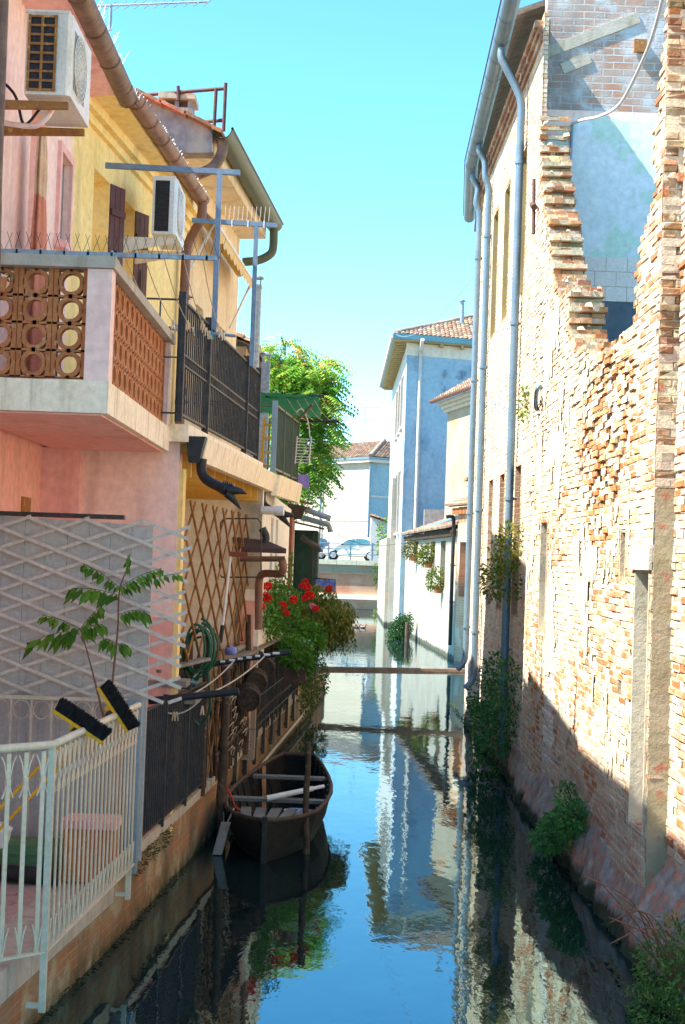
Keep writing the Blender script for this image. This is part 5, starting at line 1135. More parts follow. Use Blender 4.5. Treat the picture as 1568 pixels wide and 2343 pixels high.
# low brick building and flues behind
bb = thing('back_building', 'low brick building with a tiled roof edge behind the beige house', 'building', (-2.4, 27, .6))
mb = MB(); mb.box((-5, 26.2, .5), (-1.86, 30, 7.0)); mb.build('wall', M['far_brick'], bb)
mb = MB(); tiles(mb, (-1.7, 26.0, 7.0), (0, 4, 0), (-2.4, 0, .9), 16, 10); mb.build('roof', M['tile_roof'], bb)
def flue(lab, p, q, r, box):
    t = thing('metal_flue', lab, 'flue', q, 'flues behind the terrace'); p, q = V(p), V(q); mb = MB()
    if box: mb.box(V((q.x-r, q.y-r, q.z)), V((p.x+r, p.y+r, p.z-.15)))
    else: mb.tube([q, V((q.x, q.y, p.z-.12))], r, 12); [mb.tube([V((q.x, q.y, z-.03)), V((q.x, q.y, z+.03))], r*1.15, 12) for z in (p.z-.15, (p.z+q.z)/2, p.z-1.3)]
    mb.build('pipe', M['galv'], t); mb = MB()
    for a in range(4): d = V((math.cos(R(45+90*a)), math.sin(R(45+90*a)), 0))*r; mb.bar(V((q.x, q.y, p.z-.2))+d, V((q.x, q.y, p.z))+d, .02, .02)
    mb.lathe(V((q.x, q.y, p.z-.01)), [(r*1.4, 0), (r*1.4, .03), (r*.3, .07)], 12); mb.build('cowl', M['galv'], t)
p = PD(592, 637, 26); flue('tall galvanised flue pipe with a capped top behind the black railing', p, (p.x-.02, 26, 4.5), .085, False)
p = PD(609, 812, 27); flue('short square sheet metal flue beside the tall one', p, (p.x, 27, 4.5), .085, True)
# ---------------------------------------------------------------- ground floor behind the courtyard
lh = thing('courtyard_house', 'pale ground floor house behind the courtyard with a small concrete balcony', 'building', (-1.3, 20, .6))
mb = MB(); mb.box((-2.35, 19.13, .5), (-1.38, 19.4, 4.2)); mb.build('front_wall', M['white_plaster'], lh)
mb = MB(); mb.box((-1.38, 19.1, 2.75), (-1.06, 19.4, 4.1)); mb.build('grey_panel', M['concrete'], lh)
mb = MB(); mb.box((-1.38, 19.12, .5), (-1.06, 19.4, 2.75)); dr = mb.build('door', M['peel_cream'], lh)
mb = MB(); mb.box((-1.30, 19.08, .6), (-1.12, 19.119, 2.6)); mb.build('door_panel', M['salmon_plaster'], dr)
fH4 = line_fn((-1.06, 19.1), (-.96, 29.4), -1); HW = ((2.0, 2.7, 2.3, 3.85), (3.3, 4.0, 2.3, 3.85))
mb = MB(); wall(mb, fH4, 0, 10.3, 2.0, 4.1, HW, .2); mb.box((-2.3, 19.5, .5), (-1.5, 29.4, 4.0)); mb.build('canal_wall', M['white_plaster'], lh)
for h in HW: recess('window', fH4, h, .06, M['window_dark'], lh, frame=M['white_frame'], fw=.08, mullion=1)
mb = MB(); mb.prism([fH4(7.9, 2.6, .0), fH4(8.8, 2.6, .0), fH4(8.8, 2.6, .05), fH4(7.9, 2.6, .05)], (0, 0, 1.4)); mb.build('shutter', M['shutter_red'], lh)
b2 = MB(); b2.prism([(-2.2, 19.42, 4.1), (-.95, 19.42, 4.1), (-.70, 21.95, 4.1), (-2.0, 21.95, 4.1)], (0, 0, .2)); b2o = b2.build('balcony', M['concrete'], lh)
mb = MB(); mb.prism([(-.98, 19.5, 4.02), (-.93, 19.5, 4.3), (-.86, 19.5, 4.3), (-.90, 19.5, 4.02)], (.24, 2.4, 0)); mb.build('edge_beam', M['white_concrete'], b2o)
spout((-1.08, 19.36, 4.06), b2o)
br = thing('balcony_railing', 'grey green steel railing of the small concrete balcony', 'railing', (-.9, 20.5, 4.3))
mb = MB(); railing_run(mb, (-.96, 19.46, 0), (-.73, 21.9, 0), 4.38, 5.24, .13, .011, .05); railing_run(mb, (-1.9, 19.46, 0), (-.96, 19.46, 0), 5.22, 5.26, .9, .008, .03); mb.build('bar_panel', M['green_gutter'], br)
for x, y in ((-.96, 19.46), (-.885, 20.3), (-.80, 21.15), (-.73, 21.9)): mb = MB(); mb.bar((x, y, 4.3), (x, y, 5.30), .075, .05); mb.build('post', M['bluegrey_paint'] if y < 20 else M['green_gutter'], br)
mb = MB(); r_ = random.Random(4); n = 14; vs = []
for i in range(n+1):
    for j in range(7): vs.append((-1.60+.085*i, 21.0+.52*j, 5.60-.10*math.sin(i/n*math.pi)*math.sin(j/6*math.pi)-.05*i/n+.02*r_.uniform(-1, 1)))
mb.add(vs, [(i*7+j, i*7+j+1, (i+1)*7+j+1, (i+1)*7+j) for i in range(n) for j in range(6)], True); solo(mb, 'shade_net', M['green_mesh'], 'green shade net stretched over the small balcony', 'shade net')
t = thing('clothes_airer', 'black clothes airer arms with cords jutting out from the small balcony', 'clothes airer', (-.7, 21.5, 5.2))
a0, a1, b0, b1 = PD(607, 906, 21.3), PD(742, 906, 21.3), PD(682, 962, 22.3), PD(777, 963, 22.3)
for p, q_ in ((a0, a1), (b0, b1)): mb = MB(); mb.tube([p, q_], .025, 8); mb.build('arm', M['black_iron'], t)
mb = MB()
for k in range(5): mb.tube([sag(lerp(a0, a1, .35+.15*k), lerp(b0, b1, .2+.2*k), i/6, .05) for i in range(7)], .005, 4)
mb.build('cord', M['rope'], t)
mb = MB(); mb.bar(PD(680, 963, 21.8), PD(716, 925, 21.2), .03, .03); mb.build('strut', M['wood_grey'], t)
t = thing('drying_rack', 'small white wire drying rack hooked on the balcony railing', 'drying rack', (-.55, 21.8, 4.5))
mb = MB()
for k in range(9):
    z = 4.62+.045*k; w_ = .22+.008*k; mb.tube([(-.74, 21.7, z), (-.74+w_, 21.75, z)], .006, 5)
for x in (-.74, -.53): mb.tube([(x, 21.74, 4.60), (x+.02, 21.74, 5.02)], .009, 5)
mb.build('wires', M['white_plastic'], t); mb = MB(); mb.tube(smooth_path([(-.53, 21.74, 5.0), (-.57, 21.7, 5.25), (-.66, 21.6, 5.42), (-.74, 21.5, 5.36)]), .010, 6); mb.build('hook', M['white_plastic'], t)
t = thing('step_ladder', 'yellow folding step ladder standing on the small balcony', 'ladder', (-1.05, 20.3, 4.3))
for x in (-1.17, -.99): mb = MB(); mb.bar((x, 20.2, 4.3), (x+.02, 20.45, 5.15), .04, .03); mb.build('rail', M['yellow_plastic'], t)
for k in range(4): mb = MB(); mb.box((-1.16, 20.22+.06*k, 4.45+.2*k), (-.98, 20.32+.06*k, 4.475+.2*k)); mb.build('step', M['yellow_plastic'], t)
mb = MB(); mb.bar((-1.1, 20.75, 4.3), (-1.08, 20.45, 5.15), .03, .03); mb.build('back_leg', M['galv'], t)
mb = MB(); r_ = random.Random(1); c = V((-.62, 21.9, 4.45)); vs = [c+V((.1*math.cos(a/8*6.28), .02*math.sin(a), z)) for z in (0, -.1, -.2) for a in range(8)]
mb.add(vs, [(i*8+k, i*8+(k+1) % 8, i*8+8+(k+1) % 8, i*8+8+k) for i in range(2) for k in range(8)], True, (.28, .20, .5)); solo(mb, 'cloth', M['attr'], 'small purple cloth dangling below the wire drying rack', 'cloth')
# porch roof over the door
t = thing('porch_roof', 'little rusty porch roof with a sagging gutter over the courtyard door', 'porch roof', (-1.1, 18.6, 3.2))
mb = MB(); mb.prism([PD(532, 1238, 18.9), PD(610, 1246, 18.9), PD(655, 1266, 18.2), PD(540, 1262, 18.2)], (0, 0, .06)); mb.build('sheet', M['rust_iron'], t)
mb = MB(); a = PD(545, 1272, 18.2); b = PD(652, 1272, 18.2); mb.half([a, b], .07, 8); mb.half([lerp(a, b, .99), b], .07, 8, th=.068); mb.build('gutter', M['old_gutter'], t)
mb = MB(); mb.tube(smooth_path([PD(646, 1280, 18.2), PD(648, 1300, 18.2), PD(640, 1312, 18.3), PD(605, 1312, 18.5), PD(594, 1325, 18.6), PD(592, 1370, 18.6), PD(592, 1440, 18.6)]), .05, 8); mb.build('downpipe', M['brown_gutter'], t)
mb = MB(); mb.tube(smooth_path([PD(590, 1252, 18.7), PD(604, 1244, 18.7), PD(609, 1228, 18.7), PD(600, 1208, 18.7)]), .05, 8); solo(mb, 'stove_pipe', M['black_iron'], 'curved black stove pipe end above the little porch roof', 'pipe')
mb = MB(); a = PD(598, 1167, 19.0); mb.tube([a, a+V((.21, -.02, .0))], .055, 12); mb.tube([a+V((.20, -.02, 0)), a+V((.30, -.03, 0))], .065, 12); solo(mb, 'vent_pipe', M['white_plastic'], 'white vent pipe stub sticking out under the balcony', 'pipe')
# ---------------------------------------------------------------- green shed and tin roofs
sd = thing('green_shed', 'dark green shed with tin roofs leaning over the canal', 'shed', (-.9, 30, .6))
mb = MB(); mb.box((-2.4, 29.5, .55), (-.50, 33, 3.75)); mb.build('wall', M['shed_green'], sd)
mb = MB()
for k in range(17): mb.box((-2.38+k*.111, 29.485, .6), (-2.36+k*.111, 29.499, 3.7))
mb.build('boards', M['shed_green'], sd)
mb = MB(); mb.prism([PD(672, 1196, 29), PD(741, 1212, 29), PD(741, 1212, 33)+V((.02, 0, 0)), PD(672, 1196, 33)], (0, 0, .04)); mb.build('tin_roof', M['rust_iron'], sd)
mb = MB(); mb.prism([PD(652, 1142, 27.6), PD(716, 1156, 27.6), PD(716, 1156, 29.4), PD(652, 1142, 29.4)], (0, 0, .05)); mb.build('upper_roof', M['old_gutter'], sd)
mb = MB(); mb.prism([PD(658, 1150, 27.62), PD(700, 1158, 27.62), PD(690, 1185, 27.62), PD(665, 1190, 27.62)], (0, .3, 0)); mb.build('eaves_box', M['wood_dark'], sd)
for pts, mt in (([PD(690, 1162, 28), PD(757, 1186, 28)], 'galv'), ([PD(672, 1178, 28.2), PD(722, 1192, 28.2), PD(752, 1200, 28.2), PD(757, 1217, 28.2)], 'bluegrey_paint'), ([PD(690, 1228, 29), PD(727, 1252, 29), PD(733, 1262, 29)], 'black_iron')):
    mb = MB(); mb.tube(pts, .055, 8); mb.build('rain_pipe', M[mt], sd)
for x in (718, 727): mb = MB(); mb.bar(PD(x, 1215, 29.2), PD(x-6, 1570, 29.2), .03, .03); mb.build('post', M['black_iron'], sd)
t = thing('towel_rail', 'black bar holding blue and white towels behind the geraniums', 'clothes line', PD(748, 1326, 27))
mb = MB(); mb.tube([PD(715, 1322, 27), PD(768, 1327, 27)], .02, 6); mb.build('bar', M['black_iron'], t)
mb = MB()
for x, w_ in ((735, 10), (752, 9), (763, 6)):
    a = PD(x-w_, 1325, 27); b = PD(x+w_, 1325, 27); mb.add([a, b, b+V((.01, -.03, -.24)), a+V((-.01, -.02, -.24)), lerp(a, b, .5)+V((0, -.05, 0)), lerp(a, b, .5)+V((0, .03, -.24))], [(0, 4, 5, 3), (4, 1, 2, 5)], True)
mb.build('towel', M['blue_cloth'], t)
# ================================================================ NEAR TERRACE
sc = thing('board_screen', 'tall grey board screen closing off the end of the terrace', 'fence', (-2.3, 12.15, .6))
mb = MB()
for k in range(9): x = -3.2+k*.18; mb.box((x, 12.12+.004*(k % 2), .62), (x+.178, 12.15, 3.47-.006*k))
mb.build('boards', M['screen_grey'], sc)
mb = MB(); mb.box((-3.2, 12.09, 3.462), (-1.83, 12.18, 3.50)); mb.build('cap_strip', M['black_iron'], sc)
mb = MB(); mb.box((-1.715, 11.86, .57), (-1.59, 11.98, 1.98)); mb.build('post', M['bluegrey_paint'], sc)
def lattice(mb, fn, a0, a1, z0, z1, sp, slope, w, th, off2, rnd_end=0, rodr=None):
    """two crossing families of slats clipped to a rectangle"""
    for fam in (0, 1):
        s = slope if fam == 0 else -slope; k = -200
        c = z0-abs(slope)*(a1-a0)*1.2
        while c < z1+abs(slope)*(a1-a0)*1.2:
            pts = []
            for a, z in ((a0, c+0), (a1, c+s*(a1-a0))): pts.append((a, z))
            (A, Z), (B, Y) = pts
            t0, t1 = 0., 1.
            for lo, hi in ((z0, z1),):
                if abs(Y-Z) < 1e-9: continue
                ta, tb = (lo-Z)/(Y-Z), (hi-Z)/(Y-Z)
                if ta > tb: ta, tb = tb, ta
                t0, t1 = max(t0, ta), min(t1, tb)
            if t1-t0 > .03:
                e = rnd_end*rnd.uniform(-1, 1)
                p = fn(A+(B-A)*t0, Z+(Y-Z)*t0, off2*fam); q = fn(A+(B-A)*t1+e, Z+(Y-Z)*t1+e*s, off2*fam)
                if rodr: mb.tube([p, lerp(p, q, .33)+V((0, 0, rnd.uniform(-.006, .006))), lerp(p, q, .66)+V((rnd.uniform(-.006, .006), 0, 0)), q], rodr, 6)
                else: mb.bar(p, q, th, w, up=(0, 0, 1))
            c += sp
mb = MB(); lattice(mb, lambda a, z, off=0: V((a, 12.06-off, z)), -3.1, -1.28, 1.95, 3.46, .178, .37, .028, .012, .016, .035)
solo(mb, 'lattice_trellis', M['lattice_white'], 'pale expanding lattice trellis fixed on the grey board screen', 'trellis')
t = thing('back_railing', 'grey railing topped with iron rings in front of the board screen', 'railing', (-2.3, 11.9, .62))
mb = MB(); mb.bar((-3.2, 11.92, 1.97), (-1.72, 11.92, 1.97), .035, .03); mb.bar((-3.2, 11.92, .75), (-1.72, 11.92, .75), .03, .02); mb.build('rail', M['grey_paint'], t)
mb = MB()
for k in range(9):
    x = -1.83-.168*k; mb.bar((x, 11.92, .75), (x, 11.92, 1.96), .018, .012); mb.box((x-.016, 11.90, 1.80), (x+.016, 11.94, 1.83))
    mb.tube([V((x-.084+.07*math.cos(R(q)), 11.92, 1.87+.075*math.sin(R(q)))) for q in range(0, 361, 24)], .006, 5, cap=False)
mb.build('ring_bars', M['grey_paint'], t)
# scrolled near railing
nr = thing('canal_railing', 'cream grey wrought iron railing with scrolled bar ends along the terrace edge', 'railing', (-1.75, 10.4, .6))
c0, c1, c2 = V((-2.85, 8.12, 0)), V((-1.775, 9.13, 0)), V((-1.60, 11.75, 0))
def scroll_bars(a, b, n, s0=0):
    mb = MB(); d = (b-a).normalized(); nn = V((d.y, -d.x, 0))
    for k in range(n):
        p = lerp(a, b, (k+.5+s0)/n); mb.bar(p+V((0, 0, .68)), p+V((0, 0, 1.93)), .009, .03, up=d)
        for s in (-1, 1):                             # paired scrolls under the top rail, tulip at the foot
            mb.tube([p+d*s*x+V((0, 0, z)) for x, z in ((.008, 1.70), (.012, 1.78), (.028, 1.86), (.052, 1.915))], .0065, 4, cap=False)
            mb.tube([p+d*s*x+V((0, 0, z)) for x, z in ((.008, 1.76), (.02, 1.70), (.04, 1.655))], .0065, 4, cap=False)
            mb.tube([p+d*s*x+nn*.006+V((0, 0, z)) for x, z in ((.040, .86), (.022, .80), (.012, .74), (.004, .69))], .0075, 4, cap=False)
        mb.obox(p+V((0, 0, 1.755)), d*.016, nn*.012, V((0, 0, .02)))
    return mb
scroll_bars(c1, c2, 21).build('bar_panel', M['grey_paint'], nr)
scroll_bars(c0, c1, 12).build('bar_panel', M['grey_paint'], nr)
mb = MB(); mb.tube([c0+V((0, 0, 1.96)), c1+V((0, 0, 1.965)), c2+V((0, 0, 1.955))], .027, 8); mb.build('top_rail', M['grey_paint'], nr)
mb = MB(); mb.bar(c0+V((0, 0, .675)), c1+V((0, 0, .675)), .04, .014); mb.bar(c1+V((0, 0, .675)), c2+V((0, 0, .675)), .04, .014); mb.build('bottom_rail', M['grey_paint'], nr)
for p in (c1, c2-V((.012, .12, 0))):
    mb = MB(); low = .30 if p is c1 else .42; mb.bar(p+V((0, 0, low)), p+V((0, 0, 1.95 if p is c1 else .66)), .04, .04); mb.bar(p+V((-.1, 0, low+.04)), p+V((0, 0, low+.04)), .035, .03); mb.build('post', M['grey_paint'], nr)
# brooms leaning with heads up on the rail
def broom(lab, head, foot, axis):
    head, foot, axis = V(head), V(foot), V(axis).normalized(); h = (head-foot).normalized()
    t = thing('broom', lab, 'broom', foot, 'brooms propped on the terrace railing')
    bx = (axis-h*axis.dot(h)*.2).normalized(); out = bx.cross(V((0, -1, 0))).normalized(); out = out if out.z > 0 else -out
    mb = MB(); mb.tube([foot, lerp(foot, head, .94)], .013, 8); mb.build('handle', M['yellow_plastic'], t)
    mb = MB(); mb.tube([lerp(foot, head, .93), head-out*.02], [.02, .024], 8); mb.build('socket', M['black_plastic'], t)
    mb = MB(); mb.obox(head-out*.005, bx*.20, V((0, .035, 0)), out*.012); mb.obox(head-out*.03, bx*.05, V((0, .026, 0)), out*.02); mb.build('head_block', M['yellow_plastic'], t)
    mb = MB(); r_ = random.Random(5); n0 = V((0, 1, 0))
    for k in range(900):
        u, v_ = r_.uniform(-.195, .195), r_.uniform(-.036, .036); p = head+bx*u+n0*v_+out*.008
        q = p+out*(.085+r_.uniform(-.008, .012))+bx*(u*.06+r_.uniform(-.008, .008))+n0*(v_*.35+r_.uniform(-.006, .006)); mb.tube([p, q], [.0032, .0022], 3, cap=True)
    mb.obox(head+out*.045, bx*.188, n0*.033, out*.036); mb.build('bristles', M['bristle'], t)
broom('yellow broom with black bristles propped lower on the railing', PD(181, 1660, 9.93), PD(-40, 1890, 9.3), PD(219, 1690, 9.93)-PD(130, 1634, 9.93))
broom('yellow broom with black bristles propped near the grey post end of the railing', PD(261, 1622, 10.9), PD(-8, 1905, 10.2), PD(283, 1660, 10.9)-PD(238, 1585, 10.9))
# sapling
t = thing('sapling', 'young tree of heaven sapling with drooping leaves rising behind the brooms', 'plant', PD(240, 1640, 11.3))
D0 = 11.3
s1 = smooth_path([PD(x, y, D0) for x, y in ((240, 1650), (228, 1600), (208, 1520), (190, 1455), (182, 1436))], 5)
s2 = smooth_path([PD(x, y, D0+.1) for x, y in ((252, 1650), (258, 1560), (270, 1440), (274, 1350), (292, 1300), (298, 1266))], 5)
mb = MB(); mb.tube(s1, [.011-.0004*k for k in range(len(s1))], 6); mb.tube(s2, [.011-.0003*k for k in range(len(s2))], 6); mb.build('stem', M['stem'], t)
mb = MB(); r_ = random.Random(12)
def frond(p, q, n, L, dep, up=.02):
    pts = smooth_path([p, lerp(p, q, .5)+V((0, dep*.5, up)), q+V((0, dep, 0))], max(3, n)); mb.tube(pts, .0028, 4, col=(.14, .20, .04))
    for k in range(n+3):
        c = pts[int((k+1.2)/(n+3.5)*(len(pts)-1))]; ax = (pts[-1]-pts[0]).normalized()
        for s in (-1, 1):
            d = V((ax.x*.5+r_.uniform(-.3, .3), s*.6, -.8+r_.uniform(-.35, .4))); leafq(mb, c, d, V((r_.uniform(-.4, .4), s*.5, .6)), L*r_.uniform(.75, 1.6), L*r_.uniform(.4, .62), vary(r_.choice(((.10, .22, .02), (.14, .28, .03), (.07, .17, .02))), .2, r_), .1)
for (x, y), (x2, y2), n, L in (((275, 1345), (192, 1290), 8, .075), ((276, 1342), (368, 1300), 8, .08), ((276, 1345), (408, 1312), 7, .07), ((274, 1362), (166, 1345), 6, .12), ((273, 1405), (335, 1398), 4, .10), ((269, 1475), (300, 1480), 3, .09), ((268, 1478), (230, 1462), 3, .09), ((290, 1300), (298, 1268), 3, .06),
        ((184, 1440), (92, 1408), 7, .08), ((186, 1436), (238, 1385), 6, .08), ((187, 1446), (236, 1428), 5, .10), ((182, 1440), (68, 1470), 4, .13), ((183, 1450), (132, 1462), 3, .11)):
    frond(PD(x, y, D0+.05), PD(x2, y2, D0+.05), n, L, r_.uniform(-.12, .12))
mb.build('leaves', M['leaf'], t)
# terrace clutter
mb = MB(); a = PD(-30, 1920, 11.6); mb.box((-3.0, 11.45, .62), (-2.06, 11.75, .83)); mb.box((-3.0, 11.42, .79), (-2.04, 11.78, .86)); solo(mb, 'planter', M['green_box'], 'low green planter box standing against the screen behind the railing', 'planter')
t = thing('flower_tub', 'rectangular terracotta tub behind the railing bars', 'planter', (-1.95, 11.45, .62))
mb = MB(); mb.prism([(-2.08, 11.3, .62), (-1.70, 11.3, .62), (-1.70, 11.6, .62), (-2.08, 11.6, .62)], (0, 0, .44)); mb.build('tub', M['terracotta'], t)
mb = MB(); mb.box((-2.11, 11.27, 1.03), (-1.67, 11.63, 1.09)); mb.build('rim', M['pink_plaster'], t)
mb = MB(); mb.tube(smooth_path([V((-2.9, 11.25, .69)), V((-2.4, 11.2, .69)), V((-2.08, 11.16, .68))]), .065, 12); solo(mb, 'rolled_mat', M['black_plastic'], 'black rolled mat tied with wire lying on the terrace tiles', 'mat')
mb = MB(); c = PD(-6, 1900, 11.0); mb.lathe(c-V((0, 0, .12)), [(.08, 0), (.1, .06), (.11, .12), (.12, .14), (.05, .18)], 14); solo(mb, 'lamp', M['white_plastic'], 'round white garden lamp half cut by the left edge', 'lamp')
t = thing('hanging_pot', 'terracotta pot of trailing green on the balcony screen at the left edge', 'plant', PD(2, 655, 10.1))
c = PD(-2, 648, 10.12); mb = MB(); mb.lathe(c-V((0, 0, .06)), [(.045, 0), (.06, .09), (.065, .1)], 10); mb.build('pot', M['terracotta'], t)
mb = MB(); bush(mb, [(c+V((0, 0, .06)), (.06, .05, .05))], 40, .04, GREENS, random.Random(2)); mb.build('leaves', M['leaf'], t)
# ---------------------------------------------------------------- courtyard edge: fences, trellis, clutter
bf = thing('black_fence', 'black iron bar fence on the canal wall before the courtyard', 'fence', (XL(14), 14, .68))
p, q = V((XL(12.3)+.03, 12.3, 0)), V((XL(15.75)+.03, 15.75, 0))
mb = MB(); railing_run(mb, p, q, .74, 1.82, .085, .008, .03); mb.build('bar_panel', M['black_iron'], bf)
for k in (0, .34, .67, 1): mb = MB(); s = lerp(p, q, k); mb.bar(s+V((0, 0, .66)), s+V((0, 0, 1.88)), .045, .045); mb.build('post', M['black_iron'], bf)
mb = MB(); mb.box((-2.0, 14.16, .66), (-1.9, 19, 2.05)); solo(mb, 'board_fence', M['wood_dark'], 'dark board fence panel behind the black bars of the courtyard', 'fence')
def fT(a, z, off=0): return V((XL(a)+.0+off, a, z))
mb = MB(); lattice(mb, fT, 14.25, 19.0, 2.1, 3.72, .49, .73, .02, .02, .02, .0, rodr=.0135); solo(mb, 'bamboo_trellis', M['bamboo'], 'tall brown bamboo lattice trellis standing over the courtyard edge', 'trellis')
mb = MB(); lattice(mb, fT, 15.7, 17.0, .75, 2.1, .49, 1.35, .02, .02, .02, .0, rodr=.011); solo(mb, 'bamboo_trellis', M['bamboo'], 'lower folded bamboo lattice between the black fence and the dark stake', 'trellis')
mb = MB(); mb.box((XL(16)-.10, 16.05, .7), (XL(16)-.03, 16.5, 1.75)); solo(mb, 'board', M['wood_grey'], 'grey plank upright behind the lower bamboo lattice', 'board')
# stakes and slat fence
def stake(lab, x, y, z0, z1, r, lean=(0, 0), grp=None, nm='wooden_stake'):
    mb = MB(); n = 7; pts = [V((x+lean[0]*k/n+rnd.uniform(-.3, .3)*r, y+lean[1]*k/n, z0+(z1-z0)*k/n)) for k in range(n+1)]
    mb.tube(pts, [r*(1.08-.25*k/n)*rnd.uniform(.93, 1.07) for k in range(n+1)], 8); return solo(mb, nm, M['wood_dark'], lab, 'post', grp)
stake('thick dark stake driven into the canal before the black fence', -1.235, 16.2, -.6, 1.95, .052)
stake('slim mooring pole standing in the water beside the rowing boat', -.265, 15.7, -.6, 1.2, .036, (-.02, .0), nm='mooring_pole')
stake('thin dark stake next to the green hose coil', XL(15.6)+.03, 15.6, .6, 2.35, .035)
stake('rough dark stake standing up through the plank shelf', XL(19)+.05, 19.0, .6, 2.42, .04)
r_ = random.Random(31)
sf = thing('slat_fence', 'ramshackle fence of dark sticks along the canal wall behind the boat', 'fence', (XL(18), 18, .66))
mb = MB()
for k in range(62):
    a = 16.4+k*.135+r_.uniform(-.03, .03); z1 = 1.75+r_.uniform(-.2, .15); mb.tube([fL(a, .62, r_.uniform(-.03, .05)), fL(a+r_.uniform(-.06, .06), (z1+.6)/2, r_.uniform(-.03, .05)), fL(a+r_.uniform(-.1, .1), z1, r_.uniform(-.03, .05))], [r_.uniform(.012, .026)]*3, 5)
stk_mb = mb
mb = MB()
for z in (.95, 1.5): mb.tube([fL(16.3+1.1*k, z+r_.uniform(-.04, .04), .05) for k in range(9)], .018, 6)
mb.build('cross_sticks', M['wood_dark'], sf)
mb = MB()
for k in range(24):
    a = 16.5+r_.uniform(0, 3); z = .75+r_.uniform(0, .8); mb.tube(smooth_path([fL(a, z, .06), fL(a+.1, z+.05, .1), fL(a+.16, z-.06, .07)], 3), .006, 4)
mb.build('twine', M['rope'], sf)
mb = stk_mb
for k in range(150):
    a = 16.4+r_.uniform(0, 3.6); z = .66+r_.uniform(0, .7); c = fL(a, z, .07); d = rvec(r_); mb.tube([c, c+d*.05, c+d*.11+rvec(r_)*.04], .004, 3, col=None)
mb.build('sticks', M['wood_dark'], sf)
mfn = thing('iron_fence', 'low dark iron railing on the canal wall beyond the fish traps', 'fence', (XL(23), 23, .67))
mb = MB(); railing_run(mb, fL(19.8, 0, .03), fL(26.5, 0, .03), .80, 1.62, .14, .010, .03, mid=(1.2,)); mb.build('bar_panel', M['black_iron'], mfn)
for k in range(5): mb = MB(); mb.bar(fL(19.8+k*1.67, .66, .03), fL(19.8+k*1.67, 1.7, .03), .045, .045); mb.build('post', M['black_iron'], mfn)
t = thing('plank_shelf', 'long grey plank shelf on posts over the canal wall', 'shelf', (XL(20), 20, .6))
mb = MB()
for k, o_ in enumerate((-.32, -.2, -.08, .03)): mb.prism([fL(16.5, 1.93, o_), fL(23.8, 1.90, o_), fL(23.8, 1.90, o_+.112), fL(16.5, 1.93, o_+.112)], (0, 0, .03))
mb.build('planks', M['wood_grey'], t)
for a in (17, 19.5, 22, 23.6): mb = MB(); mb.bar(fL(a, .6, .0), fL(a, 1.9, .0), .06, .06); mb.build('post', M['wood_dark'], t)
mb = MB(); mb.tube([fL(18.2, 2.0, -.02), fL(21.5, 2.0, .0)], .04, 8); mb.build('edge_pole', M['wood_grey'], t)
mb = MB(); c = fL(18.0, 1.965, -.05); mb.lathe(c, [(.07, 0), (.085, .03), (.07, .08), (.02, .1)], 10); solo(mb, 'blue_bowl', M['blue_cloth'], 'small blue bowl turned over on the plank shelf', 'bowl')
# projecting clothes arms with rope
t = thing('line_arms', 'two black arms over the canal with slack white rope between them', 'clothes line', (-1.4, 14.5, 1.8))
b0, b1 = PD(341, 1603, 13.5), PD(547, 1581, 13.5); a0, a1 = PD(443, 1526, 15.5), PD(664, 1491, 15.5)
mb = MB(); mb.tube([b0, b1], .034, 8); mb.build('near_arm', M['black_plastic'], t)
mb = MB(); mb.tube([a0, a1], .03, 8); mb.build('far_arm', M['black_plastic'], t)
mb = MB()
for k in range(7): s = lerp(a0, a1, .3+.09*k); mb.tube([s+V((-.02, -.025, .012)), s+V((.03+rnd.uniform(0, .03), -.025, .014))], .014, 5)
mb.build('flaked_paint', M['white_plastic'], t)
mb = MB()
for k, (u, w_) in enumerate(((.40, .42), (.62, .74))): mb.tube([sag(lerp(a0, a1, w_), lerp(b0, b1, u), i/10, .05) for i in range(11)], .008, 6)
mb.tube([sag(b0+V((.05, 0, -.03)), lerp(b0, b1, .62), i/10, .13) for i in range(11)], .008, 6)
mb.build('rope', M['rope'], t)
for k, u in enumerate((.40, .46)):
    peg(sag(b0+V((.05, 0, -.03)), lerp(b0, b1, .62), u, .13), pegc[0], 'wooden pegs on the slack rope', 'wooden peg clipped on the slack rope below the near black arm')
peg(lerp(b0, b1, .6)-V((0, 0, .12)), pegc[1], 'wooden pegs on the slack rope', 'wooden peg clipped on the slack rope below the near black arm')
mb = MB(); mb.box((-1.95, 13.98, 1.9), (-1.45, 14.35, 1.96)); mb.box((-1.9, 14.4, 1.7), (-1.4, 15.4, 1.75)); mb.bar((-1.75, 14.0, 2.05), (-1.35, 14.9, 2.12), .1, .03); solo(mb, 'loose_boards', M['wood_grey'], 'loose grey boards laid across the courtyard fence corner', 'board')
# hose coil
t = thing('garden_hose', 'dark green garden hose coiled on the bamboo trellis', 'hose', fT(15.0, 1.9, .05))
c = fT(15.0, 2.22, .05); mb = MB(); r_ = random.Random(9)
for k in range(8):
    rx, rz = .10+.009*k+r_.uniform(-.02, .02), .27+r_.uniform(-.05, .04); dx = r_.uniform(-.04, .04)
    mb.tube([c+V((dx+rx*math.sin(R(q)), .02*k-.08, .0+rz*math.cos(R(q))-.05*k*(1 if q > 180 else 0)*.4)) for q in range(0, 361, 20)], .014, 6)
mb.tube(smooth_path([c+V((.1, 0, -.25)), c+V((.14, .02, -.6)), c+V((.05, .05, -.8)), c+V((-.02, .02, -.75))]), .014, 6)
mb.tube(smooth_path([c+V((-.12, 0, -.2)), c+V((-.2, .0, -.4)), c+V((-.26, .02, -.2)), c+V((-.3, .02, .05))]), .012, 6); mb.build('coil', M['green_hose'], t)
mb = MB(); mb.tube([c+V((-.1, -.05, -.34)), c+V((.0, -.05, -.36))], .022, 8); mb.build('nozzle', M['teal_fascia'], t)
